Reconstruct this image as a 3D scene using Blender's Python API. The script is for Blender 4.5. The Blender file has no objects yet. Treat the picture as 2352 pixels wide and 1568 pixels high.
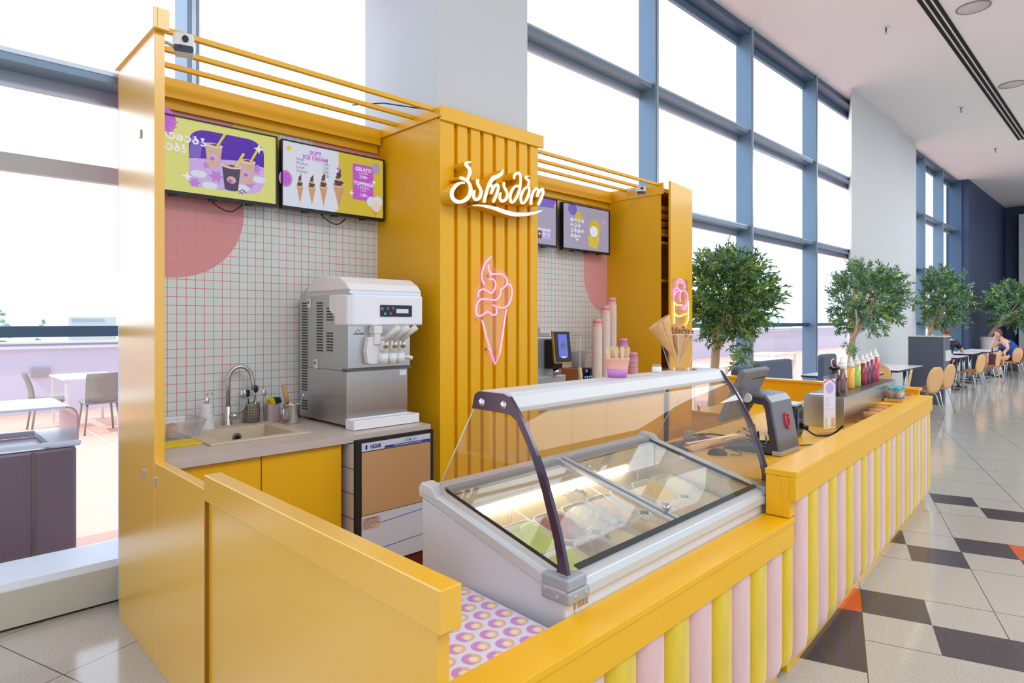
import bpy, bmesh, math, random
from mathutils import Vector, Matrix, Euler
R = math.radians
PI = math.pi
rnd = random.Random(7)
scene = bpy.context.scene
COL = scene.collection

# ---------------------------------------------------------------- camera, sky, light
cam_d = bpy.data.cameras.new('camera')
cam = bpy.data.objects.new('camera', cam_d)
COL.objects.link(cam)
cam.location = (0, 0, 1.57)
cam.rotation_euler = (R(90), 0, R(45.43 - 90))
cam_d.sensor_width = 36
cam_d.lens = 1442 / 2352 * 36
cam_d.shift_y = -46 / 2352
cam_d.clip_end = 900
scene.camera = cam

world = bpy.data.worlds.new('sky')
scene.world = world
world.use_nodes = True
wn = world.node_tree.nodes
wl = world.node_tree.links
bg = wn['Background']
bg.inputs['Strength'].default_value = 2.7
geo = wn.new('ShaderNodeTexCoord')
sep = wn.new('ShaderNodeSeparateXYZ')
wl.new(geo.outputs['Generated'], sep.inputs[0])
ramp = wn.new('ShaderNodeValToRGB')
ramp.color_ramp.elements[0].position = 0.0
ramp.color_ramp.elements[0].color = (0.54, 0.60, 0.68, 1)
ramp.color_ramp.elements[1].position = 0.52
ramp.color_ramp.elements[1].color = (0.78, 0.90, 1.06, 1)
mr = wn.new('ShaderNodeMath')
mr.operation = 'MULTIPLY_ADD'
mr.inputs[1].default_value = 0.5
mr.inputs[2].default_value = 0.5
wl.new(sep.outputs[2], mr.inputs[0])
wl.new(mr.outputs[0], ramp.inputs[0])
# the covered hall behind the camera is dimmer than the open sky beyond the windows
side = wn.new('ShaderNodeMapRange')
side.inputs[1].default_value = -0.25
side.inputs[2].default_value = 0.25
side.inputs[3].default_value = 0.46
side.inputs[4].default_value = 1.0
wl.new(sep.outputs[1], side.inputs[0])
dim = wn.new('ShaderNodeVectorMath')
dim.operation = 'SCALE'
wl.new(ramp.outputs[0], dim.inputs[0])
wl.new(side.outputs[0], dim.inputs[3])
wl.new(dim.outputs[0], bg.inputs['Color'])


def light(name, kind, loc, energy, rot=(0, 0, 0), size=1, size_y=None, color=(0.90, 0.96, 1.0)):
    d = bpy.data.lights.new(name, kind)
    d.energy = energy
    d.color = color
    if kind == 'AREA':
        d.shape = 'RECTANGLE'
        d.size = size
        d.size_y = size_y or size
    if kind == 'SUN':
        d.angle = R(1.5)
    o = bpy.data.objects.new(name, d)
    o.location = loc
    o.rotation_euler = rot
    COL.objects.link(o)
    return o


sun_dir = Vector((0.62, 0.13, -0.78))
light('sun', 'SUN', (0, 20, 30), 2.6, sun_dir.to_track_quat('-Z', 'Y').to_euler(), color=(1, 0.97, 0.93))
# unseen fill lights added under the ceiling above the walkway
light('hall_fill', 'AREA', (2.0, -3.0, 5.8), 300, (0, 0, 0), 6, 4)
light('hall_fill', 'AREA', (10.0, -2.0, 5.8), 300, (0, 0, 0), 6, 4)
light('hall_fill', 'AREA', (19.0, -1.0, 5.8), 520, (0, 0, 0), 6, 4)

scene.view_settings.view_transform = 'Standard'
scene.view_settings.look = 'None'
scene.view_settings.gamma = 1
scene.view_settings.use_curve_mapping = False
scene.view_settings.exposure = 0.0


# ---------------------------------------------------------------- materials
def lin(c):
    out = []
    for v in c[:3]:
        v /= 255.0
        out.append(v / 12.92 if v <= 0.04045 else ((v + 0.055) / 1.055) ** 2.4)
    return (out[0], out[1], out[2], 1)


M = {}


def mat(name, rgb, rough=0.5, metal=0.0, spec=0.5, coat=0.0, emit=None, emit_s=1.0, noise=None, bump=None, sheen=0.0, trans=0.0, alpha=1.0, aniso=0.0, coat_ior=1.5):
    m = bpy.data.materials.new(name)
    m.use_nodes = True
    n = m.node_tree.nodes
    l = m.node_tree.links
    b = n['Principled BSDF']
    b.inputs['Base Color'].default_value = lin(rgb)
    b.inputs['Roughness'].default_value = rough
    b.inputs['Metallic'].default_value = metal
    b.inputs['Specular IOR Level'].default_value = spec
    b.inputs['Coat Weight'].default_value = coat
    b.inputs['Coat Roughness'].default_value = 0.24 if coat_ior > 1.5 else 0.12
    b.inputs['Coat IOR'].default_value = coat_ior
    b.inputs['Sheen Weight'].default_value = sheen
    b.inputs['Transmission Weight'].default_value = trans
    b.inputs['Alpha'].default_value = alpha
    b.inputs['Anisotropic'].default_value = aniso
    if emit:
        b.inputs['Emission Color'].default_value = lin(emit)
        b.inputs['Emission Strength'].default_value = emit_s
    tc = n.new('ShaderNodeTexCoord')
    if noise:   # (scale, amount, stretch) : colour variation that belongs to the surface
        sc, am, st = noise
        mp = n.new('ShaderNodeMapping')
        mp.inputs['Scale'].default_value = st
        nz = n.new('ShaderNodeTexNoise')
        nz.inputs['Scale'].default_value = sc
        nz.inputs['Detail'].default_value = 4
        l.new(tc.outputs['Object'], mp.inputs[0])
        l.new(mp.outputs[0], nz.inputs['Vector'])
        mx = n.new('ShaderNodeMix')
        mx.data_type = 'RGBA'
        c = lin(rgb)
        mx.inputs[6].default_value = tuple(max(0, v * (1 - am)) for v in c[:3]) + (1,)
        mx.inputs[7].default_value = tuple(min(1, v * (1 + am)) for v in c[:3]) + (1,)
        l.new(nz.outputs[0], mx.inputs[0])
        l.new(mx.outputs[2], b.inputs['Base Color'])
    if bump:
        sc, am, st = bump
        mp = n.new('ShaderNodeMapping')
        mp.inputs['Scale'].default_value = st
        nz = n.new('ShaderNodeTexNoise')
        nz.inputs['Scale'].default_value = sc
        nz.inputs['Detail'].default_value = 3
        l.new(tc.outputs['Object'], mp.inputs[0])
        l.new(mp.outputs[0], nz.inputs['Vector'])
        bp = n.new('ShaderNodeBump')
        bp.inputs['Strength'].default_value = am
        bp.inputs['Distance'].default_value = 0.01
        l.new(nz.outputs[0], bp.inputs['Height'])
        l.new(bp.outputs[0], b.inputs['Normal'])
    M[name] = m
    return m


def glass(name, tint=(255, 255, 255), refl=0.05, rough=0.0, op=0.0, fres=None):
    m = bpy.data.materials.new(name)
    m.use_nodes = True
    n = m.node_tree.nodes
    l = m.node_tree.links
    n.clear()
    out = n.new('ShaderNodeOutputMaterial')
    tr = n.new('ShaderNodeBsdfTransparent')
    tr.inputs[0].default_value = lin(tint)
    gl = n.new('ShaderNodeBsdfGlossy')
    gl.inputs['Roughness'].default_value = rough
    lw = n.new('ShaderNodeLayerWeight')
    lw.inputs[0].default_value = 0.5
    pw = n.new('ShaderNodeMath')
    pw.operation = 'POWER'
    pw.inputs[1].default_value = 4.5
    l.new(lw.outputs['Facing'], pw.inputs[0])
    ma = n.new('ShaderNodeMath')
    ma.operation = 'MULTIPLY_ADD'
    ma.inputs[1].default_value = 0.9
    ma.inputs[2].default_value = refl
    l.new(pw.outputs[0], ma.inputs[0])
    mx = n.new('ShaderNodeMixShader')
    l.new(ma.outputs[0], mx.inputs[0])
    l.new(tr.outputs[0], mx.inputs[1])
    l.new(gl.outputs[0], mx.inputs[2])
    if op > 0:
        df = n.new('ShaderNodeBsdfDiffuse')
        df.inputs[0].default_value = (0.85, 0.85, 0.85, 1)
        m2 = n.new('ShaderNodeMixShader')
        m2.inputs[0].default_value = op
        l.new(mx.outputs[0], m2.inputs[1])
        l.new(df.outputs[0], m2.inputs[2])
        l.new(m2.outputs[0], out.inputs[0])
    else:
        l.new(mx.outputs[0], out.inputs[0])
    M[name] = m
    return m


mat('yellow', (240, 180, 0), 0.42, spec=0.45, coat=0.15, coat_ior=1.5, noise=(3, 0.03, (1, 1, 1)))
mat('yellow_side', (240, 180, 0), 0.36, spec=0.35, coat=1.0, coat_ior=1.95)
mat('groove', (150, 100, 5), 0.6)
mat('white', (235, 235, 236), 0.35)
mat('wall_white', (204, 206, 208), 0.6, noise=(2, 0.02, (1, 1, 1)))
mat('gypsum', (238, 234, 234), 0.75)
mat('fin', (112, 138, 160), 0.35, metal=0.25)
mat('fin_dark', (70, 96, 124), 0.4, metal=0.3)
mat('fin_light', (176, 184, 198), 0.3, metal=0.4)
mat('black', (16, 16, 20), 0.3)
mat('black_matte', (22, 20, 24), 0.7)
mat('bezel', (14, 13, 18), 0.22)
mat('steel', (200, 200, 200), 0.3, metal=1.0, aniso=0.5, noise=(6, 0.05, (1, 1, 30)))
mat('steel_dark', (120, 112, 112), 0.34, metal=1.0)
mat('chrome', (215, 215, 218), 0.12, metal=1.0)
mat('brass', (190, 140, 50), 0.3, metal=1.0)
mat('terracotta', (226, 176, 156), 0.8, noise=(1.2, 0.05, (1, 1, 1)))
mat('terrace_white', (208, 214, 236), 0.8)
mat('navy', (52, 66, 98), 0.55)
mat('plinth', (196, 194, 182), 0.6, noise=(4, 0.05, (1, 1, 1)))
mat('sill', (220, 228, 238), 0.4)
mat('worktop', (200, 186, 176), 0.35, noise=(40, 0.05, (1, 1, 1)))
mat('sink_stone', (206, 190, 166), 0.5, noise=(120, 0.08, (1, 1, 1)))
mat('tile_pink', (222, 148, 150), 0.3)
mat('velvet_pink', (222, 180, 178), 0.75, sheen=0.4, noise=(7, 0.16, (2, 2, 0.6)), bump=(5, 0.5, (2, 2, 0.5)))
mat('velvet_yellow', (224, 190, 24), 0.75, sheen=0.3, noise=(7, 0.26, (2, 2, 0.6)), bump=(5, 0.5, (2, 2, 0.5)))
mat('grey_fabric', (82, 92, 112), 0.7)
mat('divider_grey', (88, 92, 106), 0.55)
mat('plywood', (222, 172, 112), 0.4, noise=(8, 0.1, (1, 1, 6)))
mat('plywood_seat', (180, 112, 52), 0.35, noise=(8, 0.12, (1, 6, 1)))
mat('table_white', (228, 228, 236), 0.25)
mat('table_edge', (38, 42, 56), 0.5)
mat('tube_metal', (205, 208, 212), 0.25, metal=0.9)
mat('plastic_white', (232, 230, 230), 0.3)
mat('plastic_cream', (226, 224, 216), 0.35)
mat('machine_white', (240, 240, 244), 0.28, coat=0.3)
mat('bin_end_reflection', (206, 168, 166), 0.3, coat=0.3)  # pink reflection of the terrace put into the plate's colour
mat('freezer_white', (216, 222, 232), 0.35, coat=0.15)
mat('freezer_rim', (206, 210, 214), 0.35, metal=0.2)
mat('freezer_hood', (204, 204, 206), 0.35)
mat('freezer_inner', (236, 232, 220), 0.4)
mat('arm_dark', (48, 34, 62), 0.15, coat=0.6)
mat('gasket', (8, 7, 8), 0.85, spec=0.1)
mat('corner_grey', (160, 164, 172), 0.4)
mat('film_tan', (206, 160, 112), 0.12, metal=0.15, coat=0.7)
mat('film_white', (208, 206, 212), 0.3)
mat('blue', (28, 50, 150), 0.4)
mat('blue_line', (60, 110, 185), 0.4)
mat('cyan_text', (120, 190, 208), 0.4)
mat('ink', (60, 58, 62), 0.6)
mat('ink_light', (130, 130, 134), 0.6)
mat('shade_red_brown', (110, 34, 14), 0.5)  # red brown shade below the ice machine, put into the colour
mat('bark', (200, 172, 142), 0.8, noise=(9, 0.25, (1, 1, 0.3)))
mat('bark_pale', (196, 184, 172), 0.8, noise=(9, 0.15, (1, 1, 0.3)))
mat('leaf', (78, 122, 62), 0.45, noise=(3, 0.5, (1, 1, 1)))
mat('leaf_light', (146, 176, 88), 0.45)
mat('leaf_blue', (112, 150, 128), 0.5)
mat('pot', (205, 200, 196), 0.5)
mat('soil', (60, 44, 34), 0.9)
mat('hill_hazed', (186, 202, 204), 0.9)  # atmospheric haze is put into this pale colour
mat('far_green_hazed', (150, 174, 164), 0.9, noise=(0.5, 0.15, (1, 1, 1)))  # distant green paled, haze painted into the colour
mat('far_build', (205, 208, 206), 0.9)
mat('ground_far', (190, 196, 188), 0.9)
mat('ceramic', (228, 226, 228), 0.3)
mat('pink_cup', (196, 168, 180), 0.45)
mat('sponge_yellow', (226, 200, 40), 0.9)
mat('sponge_green', (12, 62, 56), 0.95)
mat('wood_handle', (206, 156, 92), 0.5)
mat('wood_spoon', (222, 194, 150), 0.6)
mat('paper_pink', (240, 158, 170), 0.5)
mat('paper_peach', (242, 182, 158), 0.5)
mat('paper_purple', (206, 128, 198), 0.5)
mat('paper_white', (238, 222, 212), 0.55)
mat('waffle', (222, 170, 112), 0.65, bump=(60, 0.6, (1, 1, 1)))
mat('nuts', (160, 104, 48), 0.8, noise=(90, 0.5, (1, 1, 1)))
mat('pos_grey', (120, 122, 130), 0.35, metal=0.3)
mat('pos_dark', (50, 54, 72), 0.4)
mat('pos_light', (176, 178, 184), 0.3, metal=0.4)
mat('red', (225, 40, 52), 0.5)
mat('rubber', (34, 34, 36), 0.5)
mat('cork', (196, 140, 92), 0.8)
mat('cyan_lid', (74, 186, 204), 0.4)
mat('sauce_black', (26, 26, 40), 0.2, coat=0.5)
mat('sauce_brown', (128, 84, 72), 0.25, coat=0.4)
mat('sauce_orange', (250, 182, 60), 0.25, coat=0.4)
mat('sauce_green', (168, 204, 78), 0.25, coat=0.4)
mat('sauce_red', (150, 22, 56), 0.25, coat=0.4)
mat('sauce_plum', (120, 40, 76), 0.25, coat=0.4)
mat('sauce_rose', (216, 66, 84), 0.25, coat=0.4)
mat('bottle_clear', (232, 230, 222), 0.3, spec=0.6)
mat('nozzle_wine', (120, 26, 60), 0.3)
mat('ice_green', (220, 238, 120), 0.6, bump=(30, 0.6, (1, 1, 1)))
mat('ice_brown', (186, 118, 62), 0.7, bump=(26, 1.0, (1, 1, 1)))
mat('ice_taupe', (206, 178, 164), 0.7, bump=(26, 0.9, (1, 1, 1)))
mat('ice_cream', (250, 238, 200), 0.6, bump=(30, 0.5, (1, 1, 1)))
mat('ice_beige', (244, 216, 174), 0.7, bump=(30, 0.8, (1, 1, 1)), noise=(60, 0.15, (1, 1, 1)))
mat('ice_yellow', (250, 196, 76), 0.6, bump=(30, 0.5, (1, 1, 1)))
mat('ice_mango', (244, 206, 60), 0.6, bump=(30, 0.6, (1, 1, 1)))
mat('tub_white', (240, 236, 224), 0.4)
mat('skin', (222, 170, 146), 0.5)
mat('hair_brown', (110, 66, 52), 0.6)
mat('cloth_blue', (22, 66, 150), 0.75)
mat('cloth_black', (16, 16, 26), 0.8)
mat('cloth_navy', (26, 32, 52), 0.8)
mat('bag_wine', (86, 22, 50), 0.6)
mat('shirt_light', (200, 205, 214), 0.7)
mat('sign_green', (40, 160, 96), 0.5, emit=(40, 160, 96), emit_s=0.35)
mat('sign_white', (225, 245, 225), 0.5, emit=(225, 245, 225), emit_s=0.4)
mat('sign_red', (200, 40, 50), 0.5)
mat('letter_face', (255, 252, 248), 0.5, emit=(255, 253, 250), emit_s=1.25)
mat('neon_pink', (255, 200, 250), 0.4, emit=(250, 110, 232), emit_s=1.7)
mat('neon_violet', (240, 180, 255), 0.4, emit=(226, 100, 250), emit_s=1.7)
mat('neon_warm', (255, 230, 190), 0.4, emit=(255, 200, 110), emit_s=1.9)
mat('led_warm', (255, 240, 215), 0.4, emit=(255, 232, 200), emit_s=12.0)
mat('led_strip', (250, 226, 190), 0.4, emit=(250, 214, 170), emit_s=0.5)
mat('peach_print', (226, 176, 148), 0.4)
mat('pink_print', (206, 140, 196), 0.4)
mat('cream_print', (240, 232, 196), 0.4)
mat('box_white', (224, 220, 234), 0.35)
mat('bin_dark', (112, 94, 106), 0.3, coat=0.2)
mat('seat_grey', (140, 142, 140), 0.7)
mat('duct_black', (10, 9, 10), 0.9)
mat('speaker_white', (210, 200, 198), 0.8)


def scr(name, rgb, s=0.75):
    return mat('scr_' + name, tuple(v * 0.3 for v in rgb), 0.25, emit=rgb, emit_s=s)


for nm, c in dict(lime=(222, 222, 124), white=(222, 226, 240), mustard=(214, 190, 62), magenta=(196, 92, 210), purple=(82, 8, 176), violet=(124, 96, 200),
                  lilac=(206, 176, 234), pinkl=(196, 128, 214), text=(244, 240, 255), cup=(214, 178, 156), dark=(78, 58, 88), straw=(232, 212, 60),
                  cone=(206, 158, 106), choc=(92, 58, 48), ink=(110, 100, 140), greyl=(172, 164, 190), blue=(110, 120, 226), navy=(20, 20, 34), cyan=(120, 210, 240), cream=(236, 214, 206)).items():
    scr(nm, c)

glass('window_glass', (252, 252, 255), refl=0.02)
glass('case_glass', (240, 236, 230), op=0.03)
glass('lid_glass', (252, 252, 250), refl=0.03, op=0.01)
glass('acrylic', (254, 254, 255), refl=0.03, op=0.025)
glass('film', (240, 242, 250), fres=1.35, rough=0.2, op=0.22)
glass('tub_clear', (232, 232, 238), fres=1.35, op=0.25)
glass('jar_glass', (236, 238, 238), fres=1.45, op=0.12)


# ---------------------------------------------------------------- mesh builder
class MB:
    def __init__(s):
        s.v = []
        s.f = []
        s.m = []
        s.sm = []
        s.mi = 0
        s.smooth = False

    def add(s, vs, fs, smooth=None):
        o = len(s.v)
        s.v += [tuple(v) for v in vs]
        for f in fs:
            s.f.append(tuple(i + o for i in f))
            s.m.append(s.mi)
            s.sm.append(s.smooth if smooth is None else smooth)
        return s

    def box(s, x0, x1, y0, y1, z0, z1):
        vs = [(x, y, z) for z in (z0, z1) for y in (y0, y1) for x in (x0, x1)]
        return s.add(vs, [(0, 2, 3, 1), (4, 5, 7, 6), (0, 1, 5, 4), (2, 6, 7, 3), (0, 4, 6, 2), (1, 3, 7, 5)], False)

    def obox(s, c, sz, rot=(0, 0, 0)):
        m = Matrix.Translation(c) @ Euler(rot).to_matrix().to_4x4()
        hx, hy, hz = [q / 2 for q in sz]
        vs = [m @ Vector((x, y, z)) for z in (-hz, hz) for y in (-hy, hy) for x in (-hx, hx)]
        return s.add(vs, [(0, 2, 3, 1), (4, 5, 7, 6), (0, 1, 5, 4), (2, 6, 7, 3), (0, 4, 6, 2), (1, 3, 7, 5)], False)

    def prism(s, pts, axis, a, b, smooth=False):
        # pts 2-D outline in the two remaining axes, extruded a..b along axis
        def mk(p, t):
            return {'x': (t, p[0], p[1]), 'y': (p[0], t, p[1]), 'z': (p[0], p[1], t)}[axis]
        n = len(pts)
        vs = [mk(p, a) for p in pts] + [mk(p, b) for p in pts]
        o = len(s.v)
        s.v += vs
        for i in range(n):
            j = (i + 1) % n
            s.f.append((o + i, o + j, o + n + j, o + n + i))
            s.m.append(s.mi)
            s.sm.append(smooth)
        for f in (tuple(reversed(range(n))), tuple(range(n, 2 * n))):
            s.f.append(tuple(o + i for i in f))
            s.m.append(s.mi)
            s.sm.append(False)
        return s

    def lathe(s, prof, c=(0, 0, 0), seg=20, mtx=None, smooth=True, caps=True):
        vs = []
        for r, z in prof:
            for k in range(seg):
                a = 2 * PI * k / seg
                p = Vector((r * math.cos(a), r * math.sin(a), z))
                if mtx is not None:
                    p = mtx @ p
                vs.append((p.x + c[0], p.y + c[1], p.z + c[2]))
        fs = []
        n = len(prof)
        for i in range(n - 1):
            for k in range(seg):
                k2 = (k + 1) % seg
                fs.append((i * seg + k, i * seg + k2, (i + 1) * seg + k2, (i + 1) * seg + k))
        s.add(vs, fs, smooth)
        if caps:
            o = len(s.v) - len(vs)
            for row, rev in ((0, True), (n - 1, False)):
                if prof[row][0] > 1e-5:
                    idx = [o + row * seg + k for k in range(seg)]
                    s.f.append(tuple(reversed(idx)) if rev else tuple(idx))
                    s.m.append(s.mi)
                    s.sm.append(False)
        return s

    def cyl(s, p0, p1, r0, r1=None, seg=14, smooth=True, caps=True):
        r1 = r0 if r1 is None else r1
        p0 = Vector(p0)
        p1 = Vector(p1)
        d = p1 - p0
        q = d.to_track_quat('Z', 'Y').to_matrix().to_4x4()
        return s.lathe([(r0, 0), (r1, d.length)], tuple(p0), seg, q, smooth, caps)

    def tube(s, pts, r, seg=8, closed=False):
        pts = [Vector(p) for p in pts]
        n = len(pts)
        rr = r if isinstance(r, (list, tuple)) else [r] * n
        up = None
        rings = []
        for i, p in enumerate(pts):
            if closed:
                t = pts[(i + 1) % n] - pts[i - 1]
            else:
                t = pts[min(i + 1, n - 1)] - pts[max(i - 1, 0)]
            if t.length < 1e-9:
                t = Vector((0, 0, 1))
            t.normalize()
            if up is None:
                up = Vector((0, 0, 1)) if abs(t.z) < 0.9 else Vector((1, 0, 0))
            a = t.cross(up)
            if a.length < 1e-6:
                a = t.orthogonal()
            a.normalize()
            b = a.cross(t).normalized()
            up = b
            rings.append([p + (a * math.cos(2 * PI * k / seg) + b * math.sin(2 * PI * k / seg)) * rr[i] for k in range(seg)])
        vs = [v for ring in rings for v in ring]
        fs = []
        for i in range(n if closed else n - 1):
            j = (i + 1) % n
            for k in range(seg):
                k2 = (k + 1) % seg
                fs.append((i * seg + k, i * seg + k2, j * seg + k2, j * seg + k))
        if not closed:
            fs.append(tuple(reversed(range(seg))))
            fs.append(tuple((n - 1) * seg + k for k in range(seg)))
        return s.add(vs, fs, True)

    def grid(s, P, smooth=True, thick=None):
        # P[i][j] points
        n = len(P)
        k = len(P[0])
        vs = [p for row in P for p in row]
        fs = [(i * k + j, (i + 1) * k + j, (i + 1) * k + j + 1, i * k + j + 1) for i in range(n - 1) for j in range(k - 1)]
        return s.add(vs, fs, smooth)

    def ball(s, c, r, seg=14, rings=9, sc=(1, 1, 1)):
        prof = [(max(1e-6, r * math.sin(PI * i / rings)), -r * math.cos(PI * i / rings)) for i in range(rings + 1)]
        m = Matrix.Diagonal((sc[0], sc[1], sc[2], 1))
        return s.lathe(prof, c, seg, m, True, False)

    def build(s, name, mats, parent=None, bevel=0, seg=2, origin=None, w=False, solid=0, subsurf=0):
        if not isinstance(mats, (list, tuple)):
            mats = [mats]
        vs = s.v
        off = Vector((0, 0, 0))
        if parent is None:
            if origin is None:
                xs = [v[0] for v in vs]
                ys = [v[1] for v in vs]
                zs = [v[2] for v in vs]
                off = Vector(((min(xs) + max(xs)) / 2, (min(ys) + max(ys)) / 2, min(zs)))
            else:
                off = Vector(origin)
        elif w:
            off = Vector(parent.location)
            pp = parent.parent
            while pp:
                off += Vector(pp.location)
                pp = pp.parent
        me = bpy.data.meshes.new(name)
        me.from_pydata([(v[0] - off.x, v[1] - off.y, v[2] - off.z) for v in vs], [], s.f)
        for mm in mats:
            me.materials.append(M[mm] if isinstance(mm, str) else mm)
        for i, p in enumerate(me.polygons):
            p.material_index = min(s.m[i], len(mats) - 1)
            p.use_smooth = s.sm[i]
        bm = bmesh.new()
        bm.from_mesh(me)
        bmesh.ops.recalc_face_normals(bm, faces=bm.faces)
        bm.to_mesh(me)
        bm.free()
        me.update()
        o = bpy.data.objects.new(name, me)
        COL.objects.link(o)
        if parent is None:
            o.location = off
        else:
            o.parent = parent
        if solid:
            md = o.modifiers.new('solid', 'SOLIDIFY')
            md.thickness = solid
            md.offset = 0
        if bevel:
            md = o.modifiers.new('bevel', 'BEVEL')
            md.width = bevel
            md.segments = seg
            md.limit_method = 'ANGLE'
            md.angle_limit = R(35)
            md.harden_normals = False
        if subsurf:
            md = o.modifiers.new('sub', 'SUBSURF')
            md.levels = md.render_levels = subsurf
        return o


def tag(o, label=None, cat=None, group=None, kind=None):
    if label:
        o['label'] = label
    if cat:
        o['category'] = cat
    if group:
        o['group'] = group
    if kind:
        o['kind'] = kind
    return o


def thing(name, loc, label, cat, group=None, rz=0, kind=None):
    o = bpy.data.objects.new(name, None)
    o.empty_display_size = 0.1
    COL.objects.link(o)
    o.location = loc
    o.rotation_euler = (0, 0, rz)
    return tag(o, label, cat, group, kind)


def struct(mb, name, mats, parent=None, bevel=0, w=False, origin=None):
    o = mb.build(name, mats, parent, bevel=bevel, w=w, origin=origin)
    if parent is None:
        o['kind'] = 'structure'
    return o


def copy_tree(o, parent=None):
    c = o.copy()
    COL.objects.link(c)
    if parent is not None:
        c.parent = parent
    for ch in list(o.children):
        copy_tree(ch, c)
    return c


def text(s, size, material, parent, loc, rot=(PI / 2, 0, 0), name='lettering', ext=0.0006, bold=0.0, align='LEFT', sx=1.0, shear=0):
    cu = bpy.data.curves.new('t', 'FONT')
    cu.body = s
    cu.size = size
    cu.extrude = ext
    cu.offset = bold
    cu.shear = shear
    cu.align_x = align
    cu.resolution_u = 3
    to = bpy.data.objects.new('t', cu)
    COL.objects.link(to)
    bpy.context.view_layer.update()
    me = bpy.data.meshes.new_from_object(to.evaluated_get(bpy.context.evaluated_depsgraph_get()))
    bpy.data.objects.remove(to)
    m = Matrix.Translation(loc) @ Euler(rot).to_matrix().to_4x4() @ Matrix.Diagonal((sx, 1, 1, 1))
    me.transform(m)
    me.materials.clear()
    me.materials.append(M[material])
    o = bpy.data.objects.new(name, me)
    COL.objects.link(o)
    o.parent = parent
    return o


def arc(cx, cy, r, a0, a1, n=8, ry=None):
    ry = r if ry is None else ry
    return [(cx + r * math.cos(R(a0 + (a1 - a0) * i / n)), cy + ry * math.sin(R(a0 + (a1 - a0) * i / n))) for i in range(n + 1)]


def rrect(x0, x1, y0, y1, r, n=5):
    return arc(x1 - r, y0 + r, r, -90, 0, n) + arc(x1 - r, y1 - r, r, 0, 90, n) + arc(x0 + r, y1 - r, r, 90, 180, n) + arc(x0 + r, y0 + r, r, 180, 270, n)


def catmull(pts, n=6, closed=False):
    P = [Vector(p) for p in pts]
    out = []
    m = len(P)
    rng = range(m if closed else m - 1)
    for i in rng:
        p0 = P[i - 1] if (closed or i > 0) else P[i]
        p1 = P[i]
        p2 = P[(i + 1) % m]
        p3 = P[(i + 2) % m] if (closed or i + 2 < m) else p2
        for k in range(n):
            t = k / n
            out.append(0.5 * ((2 * p1) + (-p0 + p2) * t + (2 * p0 - 5 * p1 + 4 * p2 - p3) * t * t + (-p0 + 3 * p1 - 3 * p2 + p3) * t ** 3))
    if not closed:
        out.append(P[-1].copy())
    return out
# ================================================================= SETTING
# floor: tiles run 18.2 degrees off the window wall
def floor_material():
    m = bpy.data.materials.new('floor_tile')
    m.use_nodes = True
    n = m.node_tree.nodes
    l = m.node_tree.links
    b = n['Principled BSDF']
    b.inputs['Roughness'].default_value = 0.12
    b.inputs['Specular IOR Level'].default_value = 0.5
    tc = n.new('ShaderNodeTexCoord')
    sp = n.new('ShaderNodeSeparateXYZ')
    l.new(tc.outputs['Object'], sp.inputs[0])

    def mth(op, a, bb=None, c=None):
        q = n.new('ShaderNodeMath')
        q.operation = op
        for i, v in enumerate((a, bb, c)):
            if v is None:
                continue
            if isinstance(v, (int, float)):
                q.inputs[i].default_value = v
            else:
                l.new(v, q.inputs[i])
        return q.outputs[0]

    def seam(out, pitch, off, wd):
        s = mth('ADD', out, off + 100 * pitch)
        s = mth('MODULO', s, pitch)
        s = mth('SUBTRACT', s, pitch / 2)
        s = mth('ABSOLUTE', s)
        return mth('GREATER_THAN', s, pitch / 2 - wd)
    g = mth('MAXIMUM', seam(sp.outputs[0], 0.66, -3.55, 0.0028), seam(sp.outputs[1], 0.636, 0.129, 0.0024))
    nz = n.new('ShaderNodeTexNoise')
    nz.inputs['Scale'].default_value = 170
    nz.inputs['Detail'].default_value = 2
    l.new(tc.outputs['Object'], nz.inputs['Vector'])
    rp = n.new('ShaderNodeValToRGB')
    rp.color_ramp.elements[0].position = 0.36
    rp.color_ramp.elements[0].color = lin((162, 154, 144))
    rp.color_ramp.elements[1].position = 0.5
    rp.color_ramp.elements[1].color = lin((188, 182, 172))
    l.new(nz.outputs[0], rp.inputs[0])
    mx = n.new('ShaderNodeMix')
    mx.data_type = 'RGBA'
    l.new(g, mx.inputs[0])
    l.new(rp.outputs[0], mx.inputs[6])
    mx.inputs[7].default_value = lin((84, 76, 72))
    l.new(mx.outputs[2], b.inputs['Base Color'])
    return m


fm = floor_material()
mat('tile_dark', (70, 62, 66), 0.2, noise=(160, 0.35, (1, 1, 1)))
mat('tile_orange', (204, 88, 30), 0.2, noise=(160, 0.2, (1, 1, 1)))
f = MB()
dark = {(2, 1), (1, 0), (0, 2), (1, 2), (5, 0), (6, 1), (6, -1), (5, -2), (1, -1), (10, -1), (9, -2), (-3, 3), (0, -3)}
orange = {(2, 2), (6, -2)}
U0, V0, PU, PV = 3.22, -0.765, 0.33, 0.318
I0, I1, J0, J1 = -30, 90, -60, 30
cell = set(dark) | set(orange)
# special tiles are single faces; the rest is long strips
for j in range(J0, J1):
    i = I0
    while i < I1:
        if (i, j) in cell:
            k = i + 1
            f.mi = 1 if (i, j) in dark else 2
        else:
            k = i + 1
            while k < I1 and (k, j) not in cell:
                k += 1
            f.mi = 0
        u0, u1, v0, v1 = U0 + i * PU, U0 + k * PU, V0 + j * PV, V0 + (j + 1) * PV
        f.add([(u0, v0, 0), (u1, v0, 0), (u1, v1, 0), (u0, v1, 0)], [(0, 1, 2, 3)], False)
        i = k
fo = f.build('floor', [fm, 'tile_dark', 'tile_orange'], origin=(0, 0, 0))
fo['kind'] = 'structure'
fo.rotation_euler = (0, 0, R(18.2))
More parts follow.
